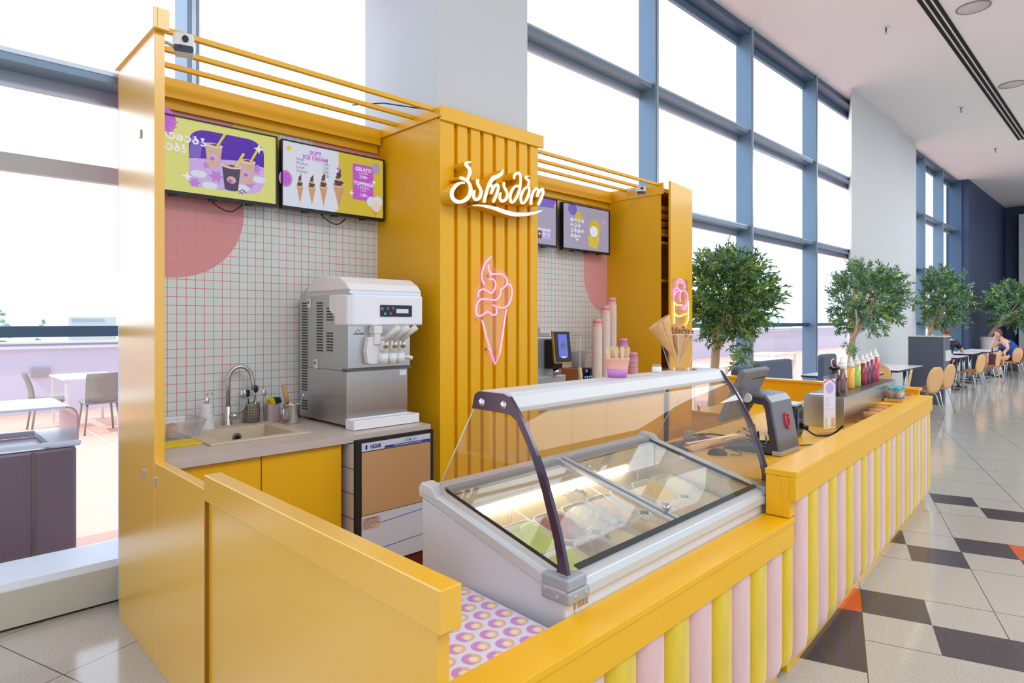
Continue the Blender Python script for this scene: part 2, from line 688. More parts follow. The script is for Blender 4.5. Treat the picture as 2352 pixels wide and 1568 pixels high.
# clip the floor at the glass line
bm = bmesh.new()
bm.from_mesh(fo.data)
nrm = Matrix.Rotation(-R(18.2), 3, 'Z') @ Vector((0, 1, 0))
bmesh.ops.bisect_plane(bm, geom=bm.verts[:] + bm.edges[:] + bm.faces[:], plane_co=nrm * 4.3, plane_no=nrm, clear_outer=True)
bm.to_mesh(fo.data)
bm.free()

# ceiling
def ceiling_material():
    m = mat('ceiling_perf', (238, 232, 234), 0.85)
    n = m.node_tree.nodes
    l = m.node_tree.links
    b = n['Principled BSDF']
    tc = n.new('ShaderNodeTexCoord')
    wv = n.new('ShaderNodeTexWave')
    wv.bands_direction = 'X'
    wv.inputs['Scale'].default_value = 11
    wv.inputs['Distortion'].default_value = 0
    mp = n.new('ShaderNodeMapping')
    mp.inputs['Rotation'].default_value = (0, 0, R(35))
    l.new(tc.outputs['Object'], mp.inputs[0])
    l.new(mp.outputs[0], wv.inputs['Vector'])
    rp = n.new('ShaderNodeValToRGB')
    rp.color_ramp.elements[0].color = lin((228, 222, 224))
    rp.color_ramp.elements[1].color = lin((244, 239, 240))
    rp.color_ramp.elements[0].position = 0.1
    rp.color_ramp.elements[1].position = 0.5
    l.new(wv.outputs[0], rp.inputs[0])
    l.new(rp.outputs[0], b.inputs['Base Color'])
    return m


cm = ceiling_material()
struct(MB().box(-10, 30, -12, 3.84, 5.87, 6.0), 'ceiling', cm)
struct(MB().box(-10, 23.15, 3.84, 4.32, 5.872, 6.0), 'trim_1', 'gypsum')
# floor-side plinth and sill under the glass
p = MB()
p.prism([(4.06, 0.012), (4.06, 0.2), (4.32, 0.2), (4.32, 0.012)], 'x', -8, 13.25)
struct(p, 'baseboard_window', 'plinth')
p = MB()
p.prism([(4.075, 0.2), (4.09, 0.232), (4.30, 0.275), (4.32, 0.275), (4.32, 0.2)], 'x', -8, 13.25)
struct(p, 'trim_2', 'sill')
p = MB()
p.prism([(4.06, 0.0), (4.06, 0.2), (4.32, 0.27), (4.32, 0)], 'x', 17.5, 23.15)
struct(p, 'trim_3', 'plinth')
# dark scuffed joint at the foot of the plinth
struct(MB().box(-8, 13.25, 4.066, 4.3, 0, 0.012), 'trim_4', 'black_matte')

fins = [-6.27, -3.75, -1.22, 1.30, 3.89, 6.43, 8.97, 11.51, 13.95]
zs = [1.515, 2.925, 4.335]


def bay(n, x0, x1, finmat='fin', y0=4.08):
    o = thing('window_%d' % n, (x0, 4.3, 0), None, None, kind='structure')
    b = MB()
    b.box(x0 - 0.035, x0 + 0.035, y0, 4.32, 0, 5.87)
    b.build('mullion', finmat, o, bevel=0.004, w=True)
    b = MB()
    b.box(x0 - 0.012, x0 + 0.012, y0 - 0.006, y0, 0.2, 5.87)
    b.build('mullion_edge', 'fin_light', o, w=True)
    for z in zs:
        t = 0.03
        b = MB()
        if z < 2:
            b.box(x0 + 0.035, x1 - 0.035, 4.2, 4.33, z - t, z + t)
            b.build('transom', 'fin_dark', o, bevel=0.003, w=True)
        else:
            b.box(x0 + 0.035, x1 - 0.035, y0 + 0.04, 4.30, z - 0.012, z + 0.055)
            b.build('transom', 'fin', o, bevel=0.003, w=True)
            b = MB()
            b.box(x0 + 0.035, x1 - 0.035, 4.29, 4.33, z - 0.09, z - 0.012)
            b.box(x0 + 0.035, x1 - 0.035, y0 + 0.035, y0 + 0.045, z + 0.03, z + 0.055)
            b.build('glazing_bead', 'fin_light', o, w=True)
    b = MB()
    b.box(x0 + 0.035, x1 - 0.035, y0 + 0.02, 4.32, 5.78, 5.87)
    b.build('head_frame', 'fin_dark', o, w=True)
    b = MB()
    b.box(x0 + 0.035, x1 - 0.035, 4.28, 4.33, 5.68, 5.78)
    b.build('head_bead', 'fin', o, w=True)
    b = MB()
    b.add([(x0 + 0.03, 4.31, 0.2), (x1 - 0.03, 4.31, 0.2), (x1 - 0.03, 4.31, 5.8), (x0 + 0.03, 4.31, 5.8)], [(0, 1, 2, 3)])
    b.build('glass', 'window_glass', o, w=True)
    return o


k = 1
for a, c in zip(fins[:-1], fins[1:]):
    bay(k, a, c)
    k += 1
for a, c in ((17.5, 19.06), (19.06, 21.1), (21.1, 23.15)):
    bay(k, a, c)
    k += 1
b = MB().box(23.10, 23.2, 4.0, 4.32, 0, 5.87)
struct(b, 'trim_5', 'fin_dark')

# white structural pillar that rises through the kiosk, and the wall piers further on
struct(MB().box(2.60, 3.466, 3.35, 4.26, 0, 5.87), 'wall_pillar', 'wall_white')
struct(MB().prism([(12.55, 3.84), (15.74, 3.84), (15.74, 4.4), (14.12, 4.4)], 'z', 0, 5.87), 'wall_pier', 'wall_white')
struct(MB().box(15.742, 17.5, 3.93, 4.4, 0, 5.87), 'wall_recess', 'wall_white')
struct(MB().box(23.152, 30, 3.83, 4.4, 0, 6.0), 'wall_left', 'navy')
struct(MB().box(30, 30.3, -12, 3.83, 0, 6.0), 'wall_end', 'navy')
struct(MB().box(29.4, 29.98, -12, 3.36, 0, 5.5), 'wall_right', 'wall_white')

# ceiling fittings
o = thing('slot_diffuser', (12, 2.08, 5.87), 'long black ceiling air slot with three dark lines', 'air vent')
b = MB().box(-8, 7.0, -0.11, 0.11, -0.012, 0.0)
b.build('frame', 'white', o)
for q in (-0.075, 0.0, 0.075):
    MB().box(-8, 6.95, q - 0.024, q + 0.024, -0.018, -0.011).build('slot', 'duct_black', o)
for (x, y, lb) in ((10.33, 2.7, 'nearest ceiling sprinkler, left of the black air slot'), (15.26, 2.65, 'second ceiling sprinkler along, small in the middle of the ceiling'),
                   (19.48, 2.68, 'farthest ceiling sprinkler, near the end of the air slot')):
    o = thing('sprinkler', (x, y, 5.87), lb, 'sprinkler', 'ceiling sprinklers')
    MB().lathe([(0.045, 0), (0.04, -0.012), (0.012, -0.018)], seg=16).build('escutcheon', 'chrome', o)
    b = MB().cyl((0, 0, -0.01), (0, 0, -0.06), 0.012)
    b.tube([(0.014, 0, -0.05), (0.024, 0, -0.075), (0.006, 0, -0.095)], 0.004, 6)
    b.tube([(-0.014, 0, -0.05), (-0.024, 0, -0.075), (-0.006, 0, -0.095)], 0.004, 6)
    b.build('body', 'steel_dark', o)
    MB().lathe([(0.03, -0.1), (0.032, -0.096), (0.004, -0.092)], seg=12).build('deflector', 'chrome', o)
for (x, y, lb) in ((10.53, 1.69, 'flush round ceiling speaker nearest the camera'), (14.45, 1.75, 'flush round ceiling speaker at the right edge')):
    o = thing('ceiling_speaker', (x, y, 5.87), lb, 'speaker', 'ceiling speakers')
    MB().lathe([(0.2, -0.001), (0.2, -0.012), (0.188, -0.012), (0.188, -0.001)], seg=32).build('rim', 'ink_light', o)
    MB().lathe([(0.187, -0.001), (0.187, -0.009), (0.001, -0.009)], seg=32).build('grille', 'speaker_white', o)

# exit sign and the red notices
o = thing('exit_sign', (29.9, 3.61, 1.75), 'green lit emergency exit sign on the dark blue end wall', 'sign')
MB().box(-0.02, 0.02, -0.19, 0.19, 0, 0.2).build('panel', 'sign_green', o)
b = MB()
for s in (-1, 1):
    b.box(-0.024, -0.02, s * 0.03 - 0.014, s * 0.03 + 0.014, 0.05, 0.14)
    b.ball((-0.022, s * 0.03, 0.152), 0.012, 8, 6, (0.3, 1, 1))
    b.box(-0.024, -0.02, min(s * 0.07, s * 0.16), max(s * 0.07, s * 0.16), 0.095, 0.12)
    b.prism([(s * 0.16, 0.085), (s * 0.178, 0.107), (s * 0.16, 0.13)], 'x', -0.024, -0.02)
b.build('pictogram', 'sign_white', o)
t = MB().box(29.36, 29.38, 3.12, 3.28, 1.7, 1.95)
tag(t.build('fire_notice', 'sign_red'), 'red notice plate on the white wall at the right edge', 'sign')

# ---- terrace outside
struct(MB().box(-25, 60, 4.34, 13.37, -0.2, -0.01), 'floor_terrace', 'terracotta')
b = MB()
b.box(-25, 60, 13.37, 13.6, -0.2, 1.1)
struct(b, 'wall_terrace', 'terrace_white')
b = MB()
b.box(-25, 60, 13.30, 13.66, 1.1, 1.15)
b.box(-25, 60, 13.33, 13.62, 1.19, 1.22)
struct(b, 'trim_6', 'sill')
struct(MB().box(-25, 60, 13.36, 13.6, 1.15, 1.19), 'trim_7', 'pos_light')
b = MB()
gm = []
for x in range(-24, 60, 2):
    b.box(x, x + 0.015, 4.34, 13.37, -0.01, -0.008)
for y in (6.2, 8.2, 10.2, 12.2):
    b.box(-25, 60, y, y + 0.015, -0.01, -0.008)
struct(b, 'trim_8', 'paper_white')
# white pergola rail outside the left bay, seen through the glass
t = MB().box(-8, 1.6, 4.5, 4.56, 2.42, 2.52)
tag(t.build('awning_rail', 'plinth'), 'pale horizontal rail outside the left windows', 'rail')
o = MB().box(1.66, 1.93, 13.32, 13.37, 0.62, 0.78)
tag(o.build('wall_lamp', 'pos_light', bevel=0.01), 'small rectangular lamp on the white terrace parapet', 'lamp')

# land beyond
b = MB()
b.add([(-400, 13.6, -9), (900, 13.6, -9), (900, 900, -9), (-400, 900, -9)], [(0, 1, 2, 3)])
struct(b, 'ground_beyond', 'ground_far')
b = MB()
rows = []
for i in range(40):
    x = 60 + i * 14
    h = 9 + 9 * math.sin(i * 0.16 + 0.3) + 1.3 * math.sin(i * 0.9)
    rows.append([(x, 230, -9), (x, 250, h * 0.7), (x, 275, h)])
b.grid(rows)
struct(b, 'hill_beyond', 'hill_hazed')


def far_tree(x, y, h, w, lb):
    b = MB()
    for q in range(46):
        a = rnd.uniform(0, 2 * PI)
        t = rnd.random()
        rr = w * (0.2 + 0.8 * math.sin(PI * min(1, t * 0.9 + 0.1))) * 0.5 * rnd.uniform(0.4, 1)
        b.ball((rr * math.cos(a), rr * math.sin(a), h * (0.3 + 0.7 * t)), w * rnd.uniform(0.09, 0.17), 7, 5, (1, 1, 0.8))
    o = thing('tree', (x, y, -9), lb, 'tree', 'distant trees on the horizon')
    b.build('crown', 'far_green_hazed', o)
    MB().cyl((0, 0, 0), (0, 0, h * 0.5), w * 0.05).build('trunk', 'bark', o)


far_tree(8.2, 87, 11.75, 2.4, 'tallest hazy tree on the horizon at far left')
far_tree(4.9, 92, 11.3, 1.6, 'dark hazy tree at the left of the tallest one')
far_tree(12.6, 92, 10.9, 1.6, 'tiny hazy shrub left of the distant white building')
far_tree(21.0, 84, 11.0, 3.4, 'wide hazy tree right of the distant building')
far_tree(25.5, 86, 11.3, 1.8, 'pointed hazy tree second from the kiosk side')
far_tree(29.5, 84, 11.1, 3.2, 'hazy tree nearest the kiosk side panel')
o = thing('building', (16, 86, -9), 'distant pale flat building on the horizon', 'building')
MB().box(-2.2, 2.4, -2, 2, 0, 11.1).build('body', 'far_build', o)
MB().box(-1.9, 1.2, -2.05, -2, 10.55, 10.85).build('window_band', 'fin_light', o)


# outdoor furniture
def out_table(x, y, w, d, lb, rz=0.0):
    o = thing('outdoor_table', (x, y, -0.01), lb, 'table', 'white terrace tables', rz)
    MB().box(-w / 2, w / 2, -d / 2, d / 2, 0.73, 0.755).build('tabletop', 'white', o, bevel=0.004)
    for sx in (-1, 1):
        for sy in (-1, 1):
            MB().box(sx * (w / 2 - 0.05) - 0.02, sx * (w / 2 - 0.05) + 0.02, sy * (d / 2 - 0.05) - 0.02, sy * (d / 2 - 0.05) + 0.02, 0, 0.73).build('leg', 'plastic_white', o)
    return o


def out_chair(x, y, rz, lb):
    o = thing('outdoor_chair', (x, y, -0.01), lb, 'chair', 'grey terrace chairs', rz)
    MB().box(-0.22, 0.22, -0.21, 0.22, 0.42, 0.46).build('seat', 'seat_grey', o, bevel=0.015)
    b = MB()
    P = []
    for i in range(7):
        t = i / 6
        P.append([(-0.21, 0.2 + 0.1 * t * t, 0.46 + 0.4 * t), (0, 0.23 + 0.1 * t * t, 0.46 + 0.4 * t), (0.21, 0.2 + 0.1 * t * t, 0.46 + 0.4 * t)])
    b.grid(P)
    b.build('backrest', 'seat_grey', o, solid=0.02)
    for sx in (-1, 1):
        for sy in (-1, 1):
            MB().cyl((sx * 0.18, sy * 0.18, 0.42), (sx * 0.22, sy * 0.23, 0), 0.016, 0.013, 8).build('leg', 'seat_grey', o)
    return o


out_table(2.1, 11.45, 0.75, 1.15, 'white terrace table outside the left window')
out_chair(1.62, 11.3, R(90), 'grey terrace chair at the left end of the outside table')
out_chair(2.1, 10.55, R(180), 'grey terrace chair on the near side of the outside table')
out_chair(2.75, 10.9, R(200), 'grey terrace chair half hidden by the yellow side panel')
out_table(13.6, 5.9, 1.3, 0.8, 'white terrace table seen through the window left of the black bottle')
out_table(10.3, 5.8, 1.3, 0.8, 'white terrace table outside, low behind the olive tree')
out_table(16.3, 6.9, 1.3, 0.8, 'farther white terrace table through the second right window')

# dark waste station just outside the glass on the left
o = thing('waste_station', (0.30, 5.0, -0.01), 'dark metal waste station with pale top frame outside the left window', 'bin')
b = MB()
b.box(-1.3, 0.52, -0.28, 0.32, 0.0, 0.80)
b.build('body', 'bin_dark', o, bevel=0.02)
for q in (-0.9, -0.45, 0.0, 0.3):
    MB().box(q - 0.008, q + 0.008, -0.286, -0.28, 0.02, 0.79).build('seam', 'steel_dark', o)
b = MB()
b.box(-1.32, 0.54, -0.30, -0.27, 0.815, 0.84)
b.box(-1.32, 0.54, 0.31, 0.34, 0.80, 0.84)
b.box(0.38, 0.54, -0.27, 0.31, 0.80, 0.84)
for q in (-1.1, -0.7, -0.3, 0.08):
    b.box(q - 0.02, q + 0.02, -0.27, 0.31, 0.805, 0.835)
b.build('rim', 'sill', o, bevel=0.004)
b = MB()
b.prism([(-1.32, 1.055), (0.46, 1.055), (0.46, 1.04), (-1.32, 1.04)], 'y', -0.28, 0.32)
b.build('hood', 'sill', o)
b = MB()
b.prism(arc(0.46, 0.985, 0.07, 90, 0, 6) + [(0.53, 0.84), (0.518, 0.84)] + arc(0.46, 0.985, 0.058, 0, 90, 6), 'y', -0.28, 0.32)
b.build('hood_end', 'bin_end_reflection', o)
MB().box(-0.75, 0.1, -0.18, 0.02, 1.046, 1.053).build('slot', 'black', o)
b = MB()
b.box(-1.3, 0.10, 0.29, 0.31, 0.90, 1.03)
b.build('back_band', 'grey_fabric', o)
# ================================================================= KIOSK SHELL
TOPZ = 3.0
CAPZ = 2.905
# --- side panel
o = thing('kiosk_side_panel', (0.873, 3.52, 0), 'tall yellow side panel closing the left end of the kiosk', 'panel')
MB().box(0.852, 0.895, 3.20, 3.84, 0, CAPZ + 0.02).build('board', 'yellow_side', o, bevel=0.002, w=True)
b = MB()
b.box(0.838, 0.855, 3.165, 3.87, CAPZ, TOPZ)
b.box(0.855, 0.905, 3.165, 3.198, CAPZ, TOPZ)
b.build('cap_trim', 'yellow_side', o, bevel=0.002, w=True)
for (y, z) in ((3.42, 2.475), (3.36, 0.845)):
    MB().box(0.846, 0.853, y - 0.012, y + 0.012, z - 0.02, z + 0.02).build('fixing_plate', 'pos_light', o, w=True, bevel=0.003)

# --- low partition toward the camera
o = thing('low_partition', (0.873, 2.1, 0), 'long low yellow partition with capped top in the foreground', 'partition')
b = MB()
b.box(0.866, 0.902, 1.118, 2.555, 0, 0.885)
b.build('board', 'yellow_side', o, bevel=0.002, w=True)
b = MB()
b.box(0.852, 0.915, 1.09, 2.555, 0.88, 0.98)
b.build('top_rail', 'yellow_side', o, bevel=0.003, w=True)
b = MB()
b.box(0.852, 0.894, 2.555, 3.20, 0, 0.925)
b.build('rear_board', 'yellow_side', o, bevel=0.002, w=True)
MB().box(0.853, 0.866, 2.545, 2.556, 0, 0.88).build('seam', 'groove', o, w=True)
MB().box(0.846, 0.853, 3.17, 3.188, 0.82, 0.86).build('fixing_plate', 'pos_light', o, w=True, bevel=0.003)


# --- tiled back walls with painted shapes
def tile_material(name, shapes):
    m = bpy.data.materials.new(name)
    m.use_nodes = True
    n = m.node_tree.nodes
    l = m.node_tree.links
    b = n['Principled BSDF']
    b.inputs['Roughness'].default_value = 0.28
    tc = n.new('ShaderNodeTexCoord')
    sp = n.new('ShaderNodeSeparateXYZ')
    l.new(tc.outputs['Object'], sp.inputs[0])
    X, Z = sp.outputs[0], sp.outputs[2]

    def mth(op, a, bb=None):
        q = n.new('ShaderNodeMath')
        q.operation = op
        for i, v in enumerate((a, bb)):
            if v is None:
                continue
            if isinstance(v, (int, float)):
                q.inputs[i].default_value = v
            else:
                l.new(v, q.inputs[i])
        return q.outputs[0]

    def seam(out):
        s = mth('MODULO', mth('ADD', out, 10.4), 0.052)
        return mth('LESS_THAN', s, 0.0032)
    g = mth('MAXIMUM', seam(X), seam(Z))
    nz = n.new('ShaderNodeTexNoise')
    nz.inputs['Scale'].default_value = 9
    l.new(tc.outputs['Object'], nz.inputs['Vector'])
    tcol = n.new('ShaderNodeMix')
    tcol.data_type = 'RGBA'
    l.new(nz.outputs[0], tcol.inputs[0])
    tcol.inputs[6].default_value = lin((208, 220, 218))
    tcol.inputs[7].default_value = lin((224, 232, 228))
    mx = n.new('ShaderNodeMix')
    mx.data_type = 'RGBA'
    l.new(g, mx.inputs[0])
    l.new(tcol.outputs[2], mx.inputs[6])
    mx.inputs[7].default_value = lin((214, 98, 116))
    cur = mx.outputs[2]
    for (cx, cz, hx, hz, r, rgb) in shapes:     # rounded rectangles painted over the tiles
        dx = mth('MAXIMUM', mth('SUBTRACT', mth('ABSOLUTE', mth('SUBTRACT', X, cx)), hx - r), 0)
        dz = mth('MAXIMUM', mth('SUBTRACT', mth('ABSOLUTE', mth('SUBTRACT', Z, cz)), hz - r), 0)
        d = mth('SQRT', mth('ADD', mth('MULTIPLY', dx, dx), mth('MULTIPLY', dz, dz)))
        k = mth('LESS_THAN', d, r)
        mm = n.new('ShaderNodeMix')
        mm.data_type = 'RGBA'
        l.new(k, mm.inputs[0])
        l.new(cur, mm.inputs[6])
        # faint grout stays visible in the paint
        m3 = n.new('ShaderNodeMix')
        m3.data_type = 'RGBA'
        l.new(g, m3.inputs[0])
        m3.inputs[6].default_value = lin(rgb)
        m3.inputs[7].default_value = lin(tuple(v * 0.95 for v in rgb))
        l.new(m3.outputs[2], mm.inputs[7])
        cur = mm.outputs[2]
    l.new(cur, b.inputs['Base Color'])
    bp = n.new('ShaderNodeBump')
    bp.inputs['Strength'].default_value = 0.35
    bp.inputs['Distance'].default_value = 0.004
    bp.invert = True
    l.new(g, bp.inputs['Height'])
    l.new(bp.outputs[0], b.inputs['Normal'])
    return m


YW = 4.05
tmL = tile_material('tiles_left', [(0.80, 2.55, 0.79, 0.72, 0.42, (222, 148, 150)), (2.42, 2.62, 0.36, 0.27, 0.02, (232, 158, 154)), (1.67, 2.74, 0.16, 0.16, 0.16, (232, 204, 92))])
o = MB().box(0.90, 2.5795, YW, YW + 0.02, 0.0, TOPZ - 0.01).build('tiled_wall_panel', tmL, origin=(0, YW, 0))
tag(o, 'tiled back panel with pink painted shape, left bay of the kiosk', 'wall panel')
tmR = tile_material('tiles_right', [(5.47, 2.35, 0.45, 0.70, 0.40, (232, 168, 168)), (4.66, 2.76, 0.15, 0.15, 0.15, (232, 204, 92))])
o = MB().box(3.5305, 5.4095, YW, YW + 0.02, 0.0, TOPZ - 0.06).build('tiled_wall_panel', tmR, origin=(0, YW, 0))
tag(o, 'tiled back panel behind the coffee machine, right bay of the kiosk', 'wall panel')

# --- column cladding
o = thing('column_cladding', (3.05, 3.30, 0), 'yellow ribbed box around the white pillar carrying the logo', 'column')
b = MB()
b.box(2.58, 3.53, 3.325, 3.345, 0, TOPZ - 0.06)
b.box(2.58, 2.60, 3.345, 4.075, 0, TOPZ - 0.06)
b.box(3.51, 3.53, 3.345, 4.075, 0, TOPZ - 0.06)
b.build('box', 'yellow', o, w=True, bevel=0.001)
xs_ = [1010, 1035, 1058, 1086, 1112, 1142, 1168, 1192, 1216, 1236]
n_s = 8
pitch = 0.95 / n_s
for i in range(n_s):
    x0 = 2.58 + i * pitch + (0.0 if i == 0 else 0.032)
    MB().box(x0, 2.58 + (i + 1) * pitch, 3.297, 3.326, 0, CAPZ + 0.01).build('rib', 'yellow', o, bevel=0.004, w=True)
b = MB()
b.box(2.575, 3.575, 3.278, 3.30, CAPZ, TOPZ)
b.box(2.566, 2.575, 3.278, 4.04, CAPZ + 0.02, TOPZ - 0.008)
b.build('cap_trim', 'yellow', o, w=True, bevel=0.002)


def canopy(name, x0, x1, ys, yb, z, lb, ybeam):
    o = thing(name, ((x0 + x1) / 2, ys[0], z), lb, 'canopy')
    for y in ys:
        MB().box(x0, x1, y - 0.014, y + 0.014, z - 0.012, z + 0.014).build('rail', 'yellow', o, w=True, bevel=0.002)
    MB().box(x0, x1, ybeam, ybeam + 0.018, z - 0.115, z + 0.0).build('beam', 'yellow', o, w=True, bevel=0.002)
    MB().box(x0, x1, YW - 0.02, YW - 0.001, z - 0.17, z - 0.0).build('wall_trim', 'yellow', o, w=True, bevel=0.002)
    return o


canopy('canopy_rails', 0.896, 2.566, (3.36, 3.59, 3.81), YW, 2.985, 'three yellow canopy rails over the soft serve corner, left bay', 3.985)
canopy('canopy_rails', 3.53, 5.405, (3.43, 3.62, 3.82), YW, 2.93, 'three yellow canopy rails over the coffee corner, right bay', 3.985)

# thin black cable above the left rails
b = MB().tube([(2.16, 3.7, 3.0), (2.35, 3.62, 3.04), (2.6, 3.5, 3.03)], 0.004, 6)
tag(b.build('cable', 'black'), 'thin black cable drooping over the left canopy rails', 'cable')


# --- tall cupboard at the right
o = thing('tall_cupboard', (5.65, 3.73, 0), 'tall yellow cupboard with ajar door and dark shelves', 'cupboard')
b = MB()
b.box(5.41, 5.43, 3.40, 4.07, 0, 2.90)
b.box(5.95, 5.97, 3.40, 4.07, 0, 2.90)
b.box(5.43, 5.95, 4.05, 4.07, 0, 2.90)
b.box(5.43, 5.95, 3.40, 4.05, 2.86, 2.90)
b.build('carcass', 'yellow', o, w=True, bevel=0.001)
for z in (0.5, 1.0, 1.5, 1.98, 2.36, 2.44):
    MB().box(5.43, 5.95, 3.42, 4.05, z - 0.012, z + 0.012).build('shelf', 'yellow', o, w=True)
d = MB()
d.box(-0.56, 0.0, -0.012, 0.012, 0.02, 2.95)
dr = d.build('door', 'yellow', o, bevel=0.002)
dr.location = (5.985 - 5.65, 3.385 - 3.73, 0)
dr.rotation_euler = (0, 0, R(8))
MB().box(5.402, 5.41, 3.36, 4.04, 2.83, 2.94).build('cap_trim', 'yellow', o, w=True)
for k, (z, c) in enumerate(((2.455, 0), (2.53, 1), (2.61, 0), (2.69, 1))):
    q = thing('cup_sleeve_bundle', (5.50, 3.52, z + 0.004), ['lowest', 'second', 'third', 'topmost'][k] + ' wrapped bundle of paper cups in the open cupboard', 'bundle', 'cup bundles in the cupboard')
    MB().cyl((-0.04, 0, 0.034), (0.30, 0, 0.034), 0.034, 0.032, 16).build('wrap', 'waffle' if c else 'paper_peach', q)
    MB().cyl((-0.044, 0, 0.034), (-0.04, 0, 0.034), 0.03, 0.03, 16).build('mouth', 'paper_white', q)

# --- low end wall of the kiosk on the right and its base cabinet
o = thing('low_end_wall', (6.55, 2.4, 0), 'low yellow end wall closing the right side of the kiosk', 'partition')
MB().box(6.50, 6.54, 1.44, 3.38, 0, 0.955).build('board', 'yellow', o, w=True, bevel=0.002)
MB().box(6.48, 6.58, 1.43, 3.38, 0.955, 0.978).build('top_rail', 'yellow_side', o, w=True, bevel=0.002)

# --- security cameras
def sec_cam(loc, rz, lb):
    o = thing('security_camera', loc, lb, 'camera', 'security cameras', rz)
    MB().prism(rrect(-0.045, 0.045, -0.04, 0.04, 0.018), 'y', -0.05, 0.03).build('housing', 'plastic_white', o, bevel=0.005)
    b = MB()
    b.prism(rrect(-0.042, 0.042, -0.04, -0.012, 0.01), 'y', -0.0525, -0.049)
    b.build('lower_face', 'pos_dark', o)
    MB().cyl((0.008, -0.056, 0.014), (0.008, -0.049, 0.014), 0.014).build('lens', 'black', o)
    MB().cyl((-0.012, -0.056, -0.018), (-0.012, -0.049, -0.018), 0.007).build('sensor', 'ink', o)
    MB().tube([(-0.04, 0.03, 0.0), (-0.075, 0.045, 0.02), (-0.11, 0.05, 0.02)], 0.008).build('arm', 'plastic_white', o)
    MB().cyl((-0.12, 0.05, 0.02), (-0.105, 0.05, 0.02), 0.022).build('mount', 'plastic_white', o)
    return o


c1 = sec_cam((0.99, 3.24, 2.885), R(-20), 'white security camera on the top corner of the left side panel')
c1.scale = (1.0, 1.0, 1.15)
sec_cam((5.26, 3.53, 2.86), R(-48), 'white security camera below the right canopy rails')
# ================================================================= SIGN, NEON, SCREENS, LEFT KITCHEN
LOGO = [[(2.694, 2.489, 0.0061), (2.658, 2.481, 0.0092), (2.619, 2.454, 0.0127), (2.593, 2.417, 0.0139), (2.593, 2.383, 0.0145), (2.619, 2.36, 0.0139), (2.658, 2.357, 0.0116), (2.702, 2.374, 0.0135), (2.738, 2.407, 0.0148), (2.752, 2.449, 0.0155), (2.746, 2.482, 0.013), (2.722, 2.506, 0.0111), (2.69, 2.515, 0.0104), (2.666, 2.517, 0.011)], [(2.726, 2.519, 0.0111), (2.742, 2.553, 0.0118), (2.744, 2.584, 0.013), (2.726, 2.602, 0.013), (2.71, 2.615, 0.0129), (2.722, 2.629, 0.0086), (2.746, 2.634, 0.0056)], [(2.814, 2.522, 0.0125), (2.816, 2.499, 0.0113), (2.837, 2.474, 0.0113), (2.846, 2.447, 0.0113), (2.833, 2.411, 0.0119), (2.804, 2.392, 0.0106), (2.781, 2.403, 0.0112), (2.781, 2.428, 0.0106), (2.785, 2.448, 0.0075)], [(2.875, 2.391, 0.0127), (2.886, 2.427, 0.0127), (2.901, 2.471, 0.0114), (2.922, 2.518, 0.0127), (2.957, 2.559, 0.016), (3.001, 2.582, 0.0145), (3.037, 2.608, 0.0117), (3.05, 2.633, 0.0033)], [(2.916, 2.495, 0.0076), (2.933, 2.514, 0.0096), (2.951, 2.491, 0.009), (2.938, 2.455, 0.0083)], [(2.942, 2.456, 0.0077), (2.966, 2.5, 0.009), (2.992, 2.523, 0.0097), (3.007, 2.506, 0.0103), (2.992, 2.458, 0.011), (2.962, 2.403, 0.0115)], [(3.062, 2.542, 0.0117), (3.062, 2.52, 0.0104), (3.082, 2.494, 0.0105), (3.093, 2.469, 0.0098), (3.082, 2.435, 0.0111), (3.048, 2.414, 0.0104), (3.023, 2.427, 0.0104), (3.023, 2.45, 0.0097), (3.028, 2.467, 0.0071)], [(3.207, 2.542, 0.0093), (3.179, 2.541, 0.0086), (3.146, 2.51, 0.0106), (3.123, 2.464, 0.0118), (3.128, 2.425, 0.0105), (3.151, 2.421, 0.0093), (3.179, 2.452, 0.0113), (3.207, 2.496, 0.0107), (3.224, 2.545, 0.01), (3.229, 2.602, 0.0094), (3.217, 2.634, 0.01), (3.193, 2.635, 0.0113), (3.165, 2.615, 0.0106), (3.163, 2.595, 0.0093)], [(3.303, 2.553, 0.0081), (3.279, 2.54, 0.0088), (3.25, 2.509, 0.0107), (3.231, 2.466, 0.0114), (3.236, 2.433, 0.01), (3.26, 2.429, 0.0087), (3.289, 2.46, 0.0108), (3.313, 2.504, 0.0108), (3.318, 2.542, 0.0088), (3.303, 2.555, 0.0081)], [(3.306, 2.557, 0.0095), (3.315, 2.593, 0.0088), (3.298, 2.607, 0.0101), (3.279, 2.617, 0.0088), (3.293, 2.628, 0.0054), (3.313, 2.633, 0.0034)], [(3.337, 2.436, 0.0122), (3.342, 2.481, 0.0109), (3.362, 2.525, 0.0102), (3.392, 2.553, 0.0096), (3.412, 2.546, 0.0089), (3.402, 2.5, 0.0076)], [(3.407, 2.5, 0.0076), (3.432, 2.542, 0.009), (3.46, 2.56, 0.0104), (3.468, 2.537, 0.0104), (3.447, 2.489, 0.0118), (3.417, 2.443, 0.0117)], [(2.775, 2.35, 0.0025), (2.829, 2.357, 0.0056), (2.892, 2.358, 0.0095), (2.979, 2.354, 0.0135), (3.068, 2.342, 0.0157), (3.16, 2.337, 0.0159), (3.255, 2.346, 0.0141), (3.352, 2.366, 0.0109), (3.412, 2.384, 0.0076), (3.453, 2.398, 0.0021)]]
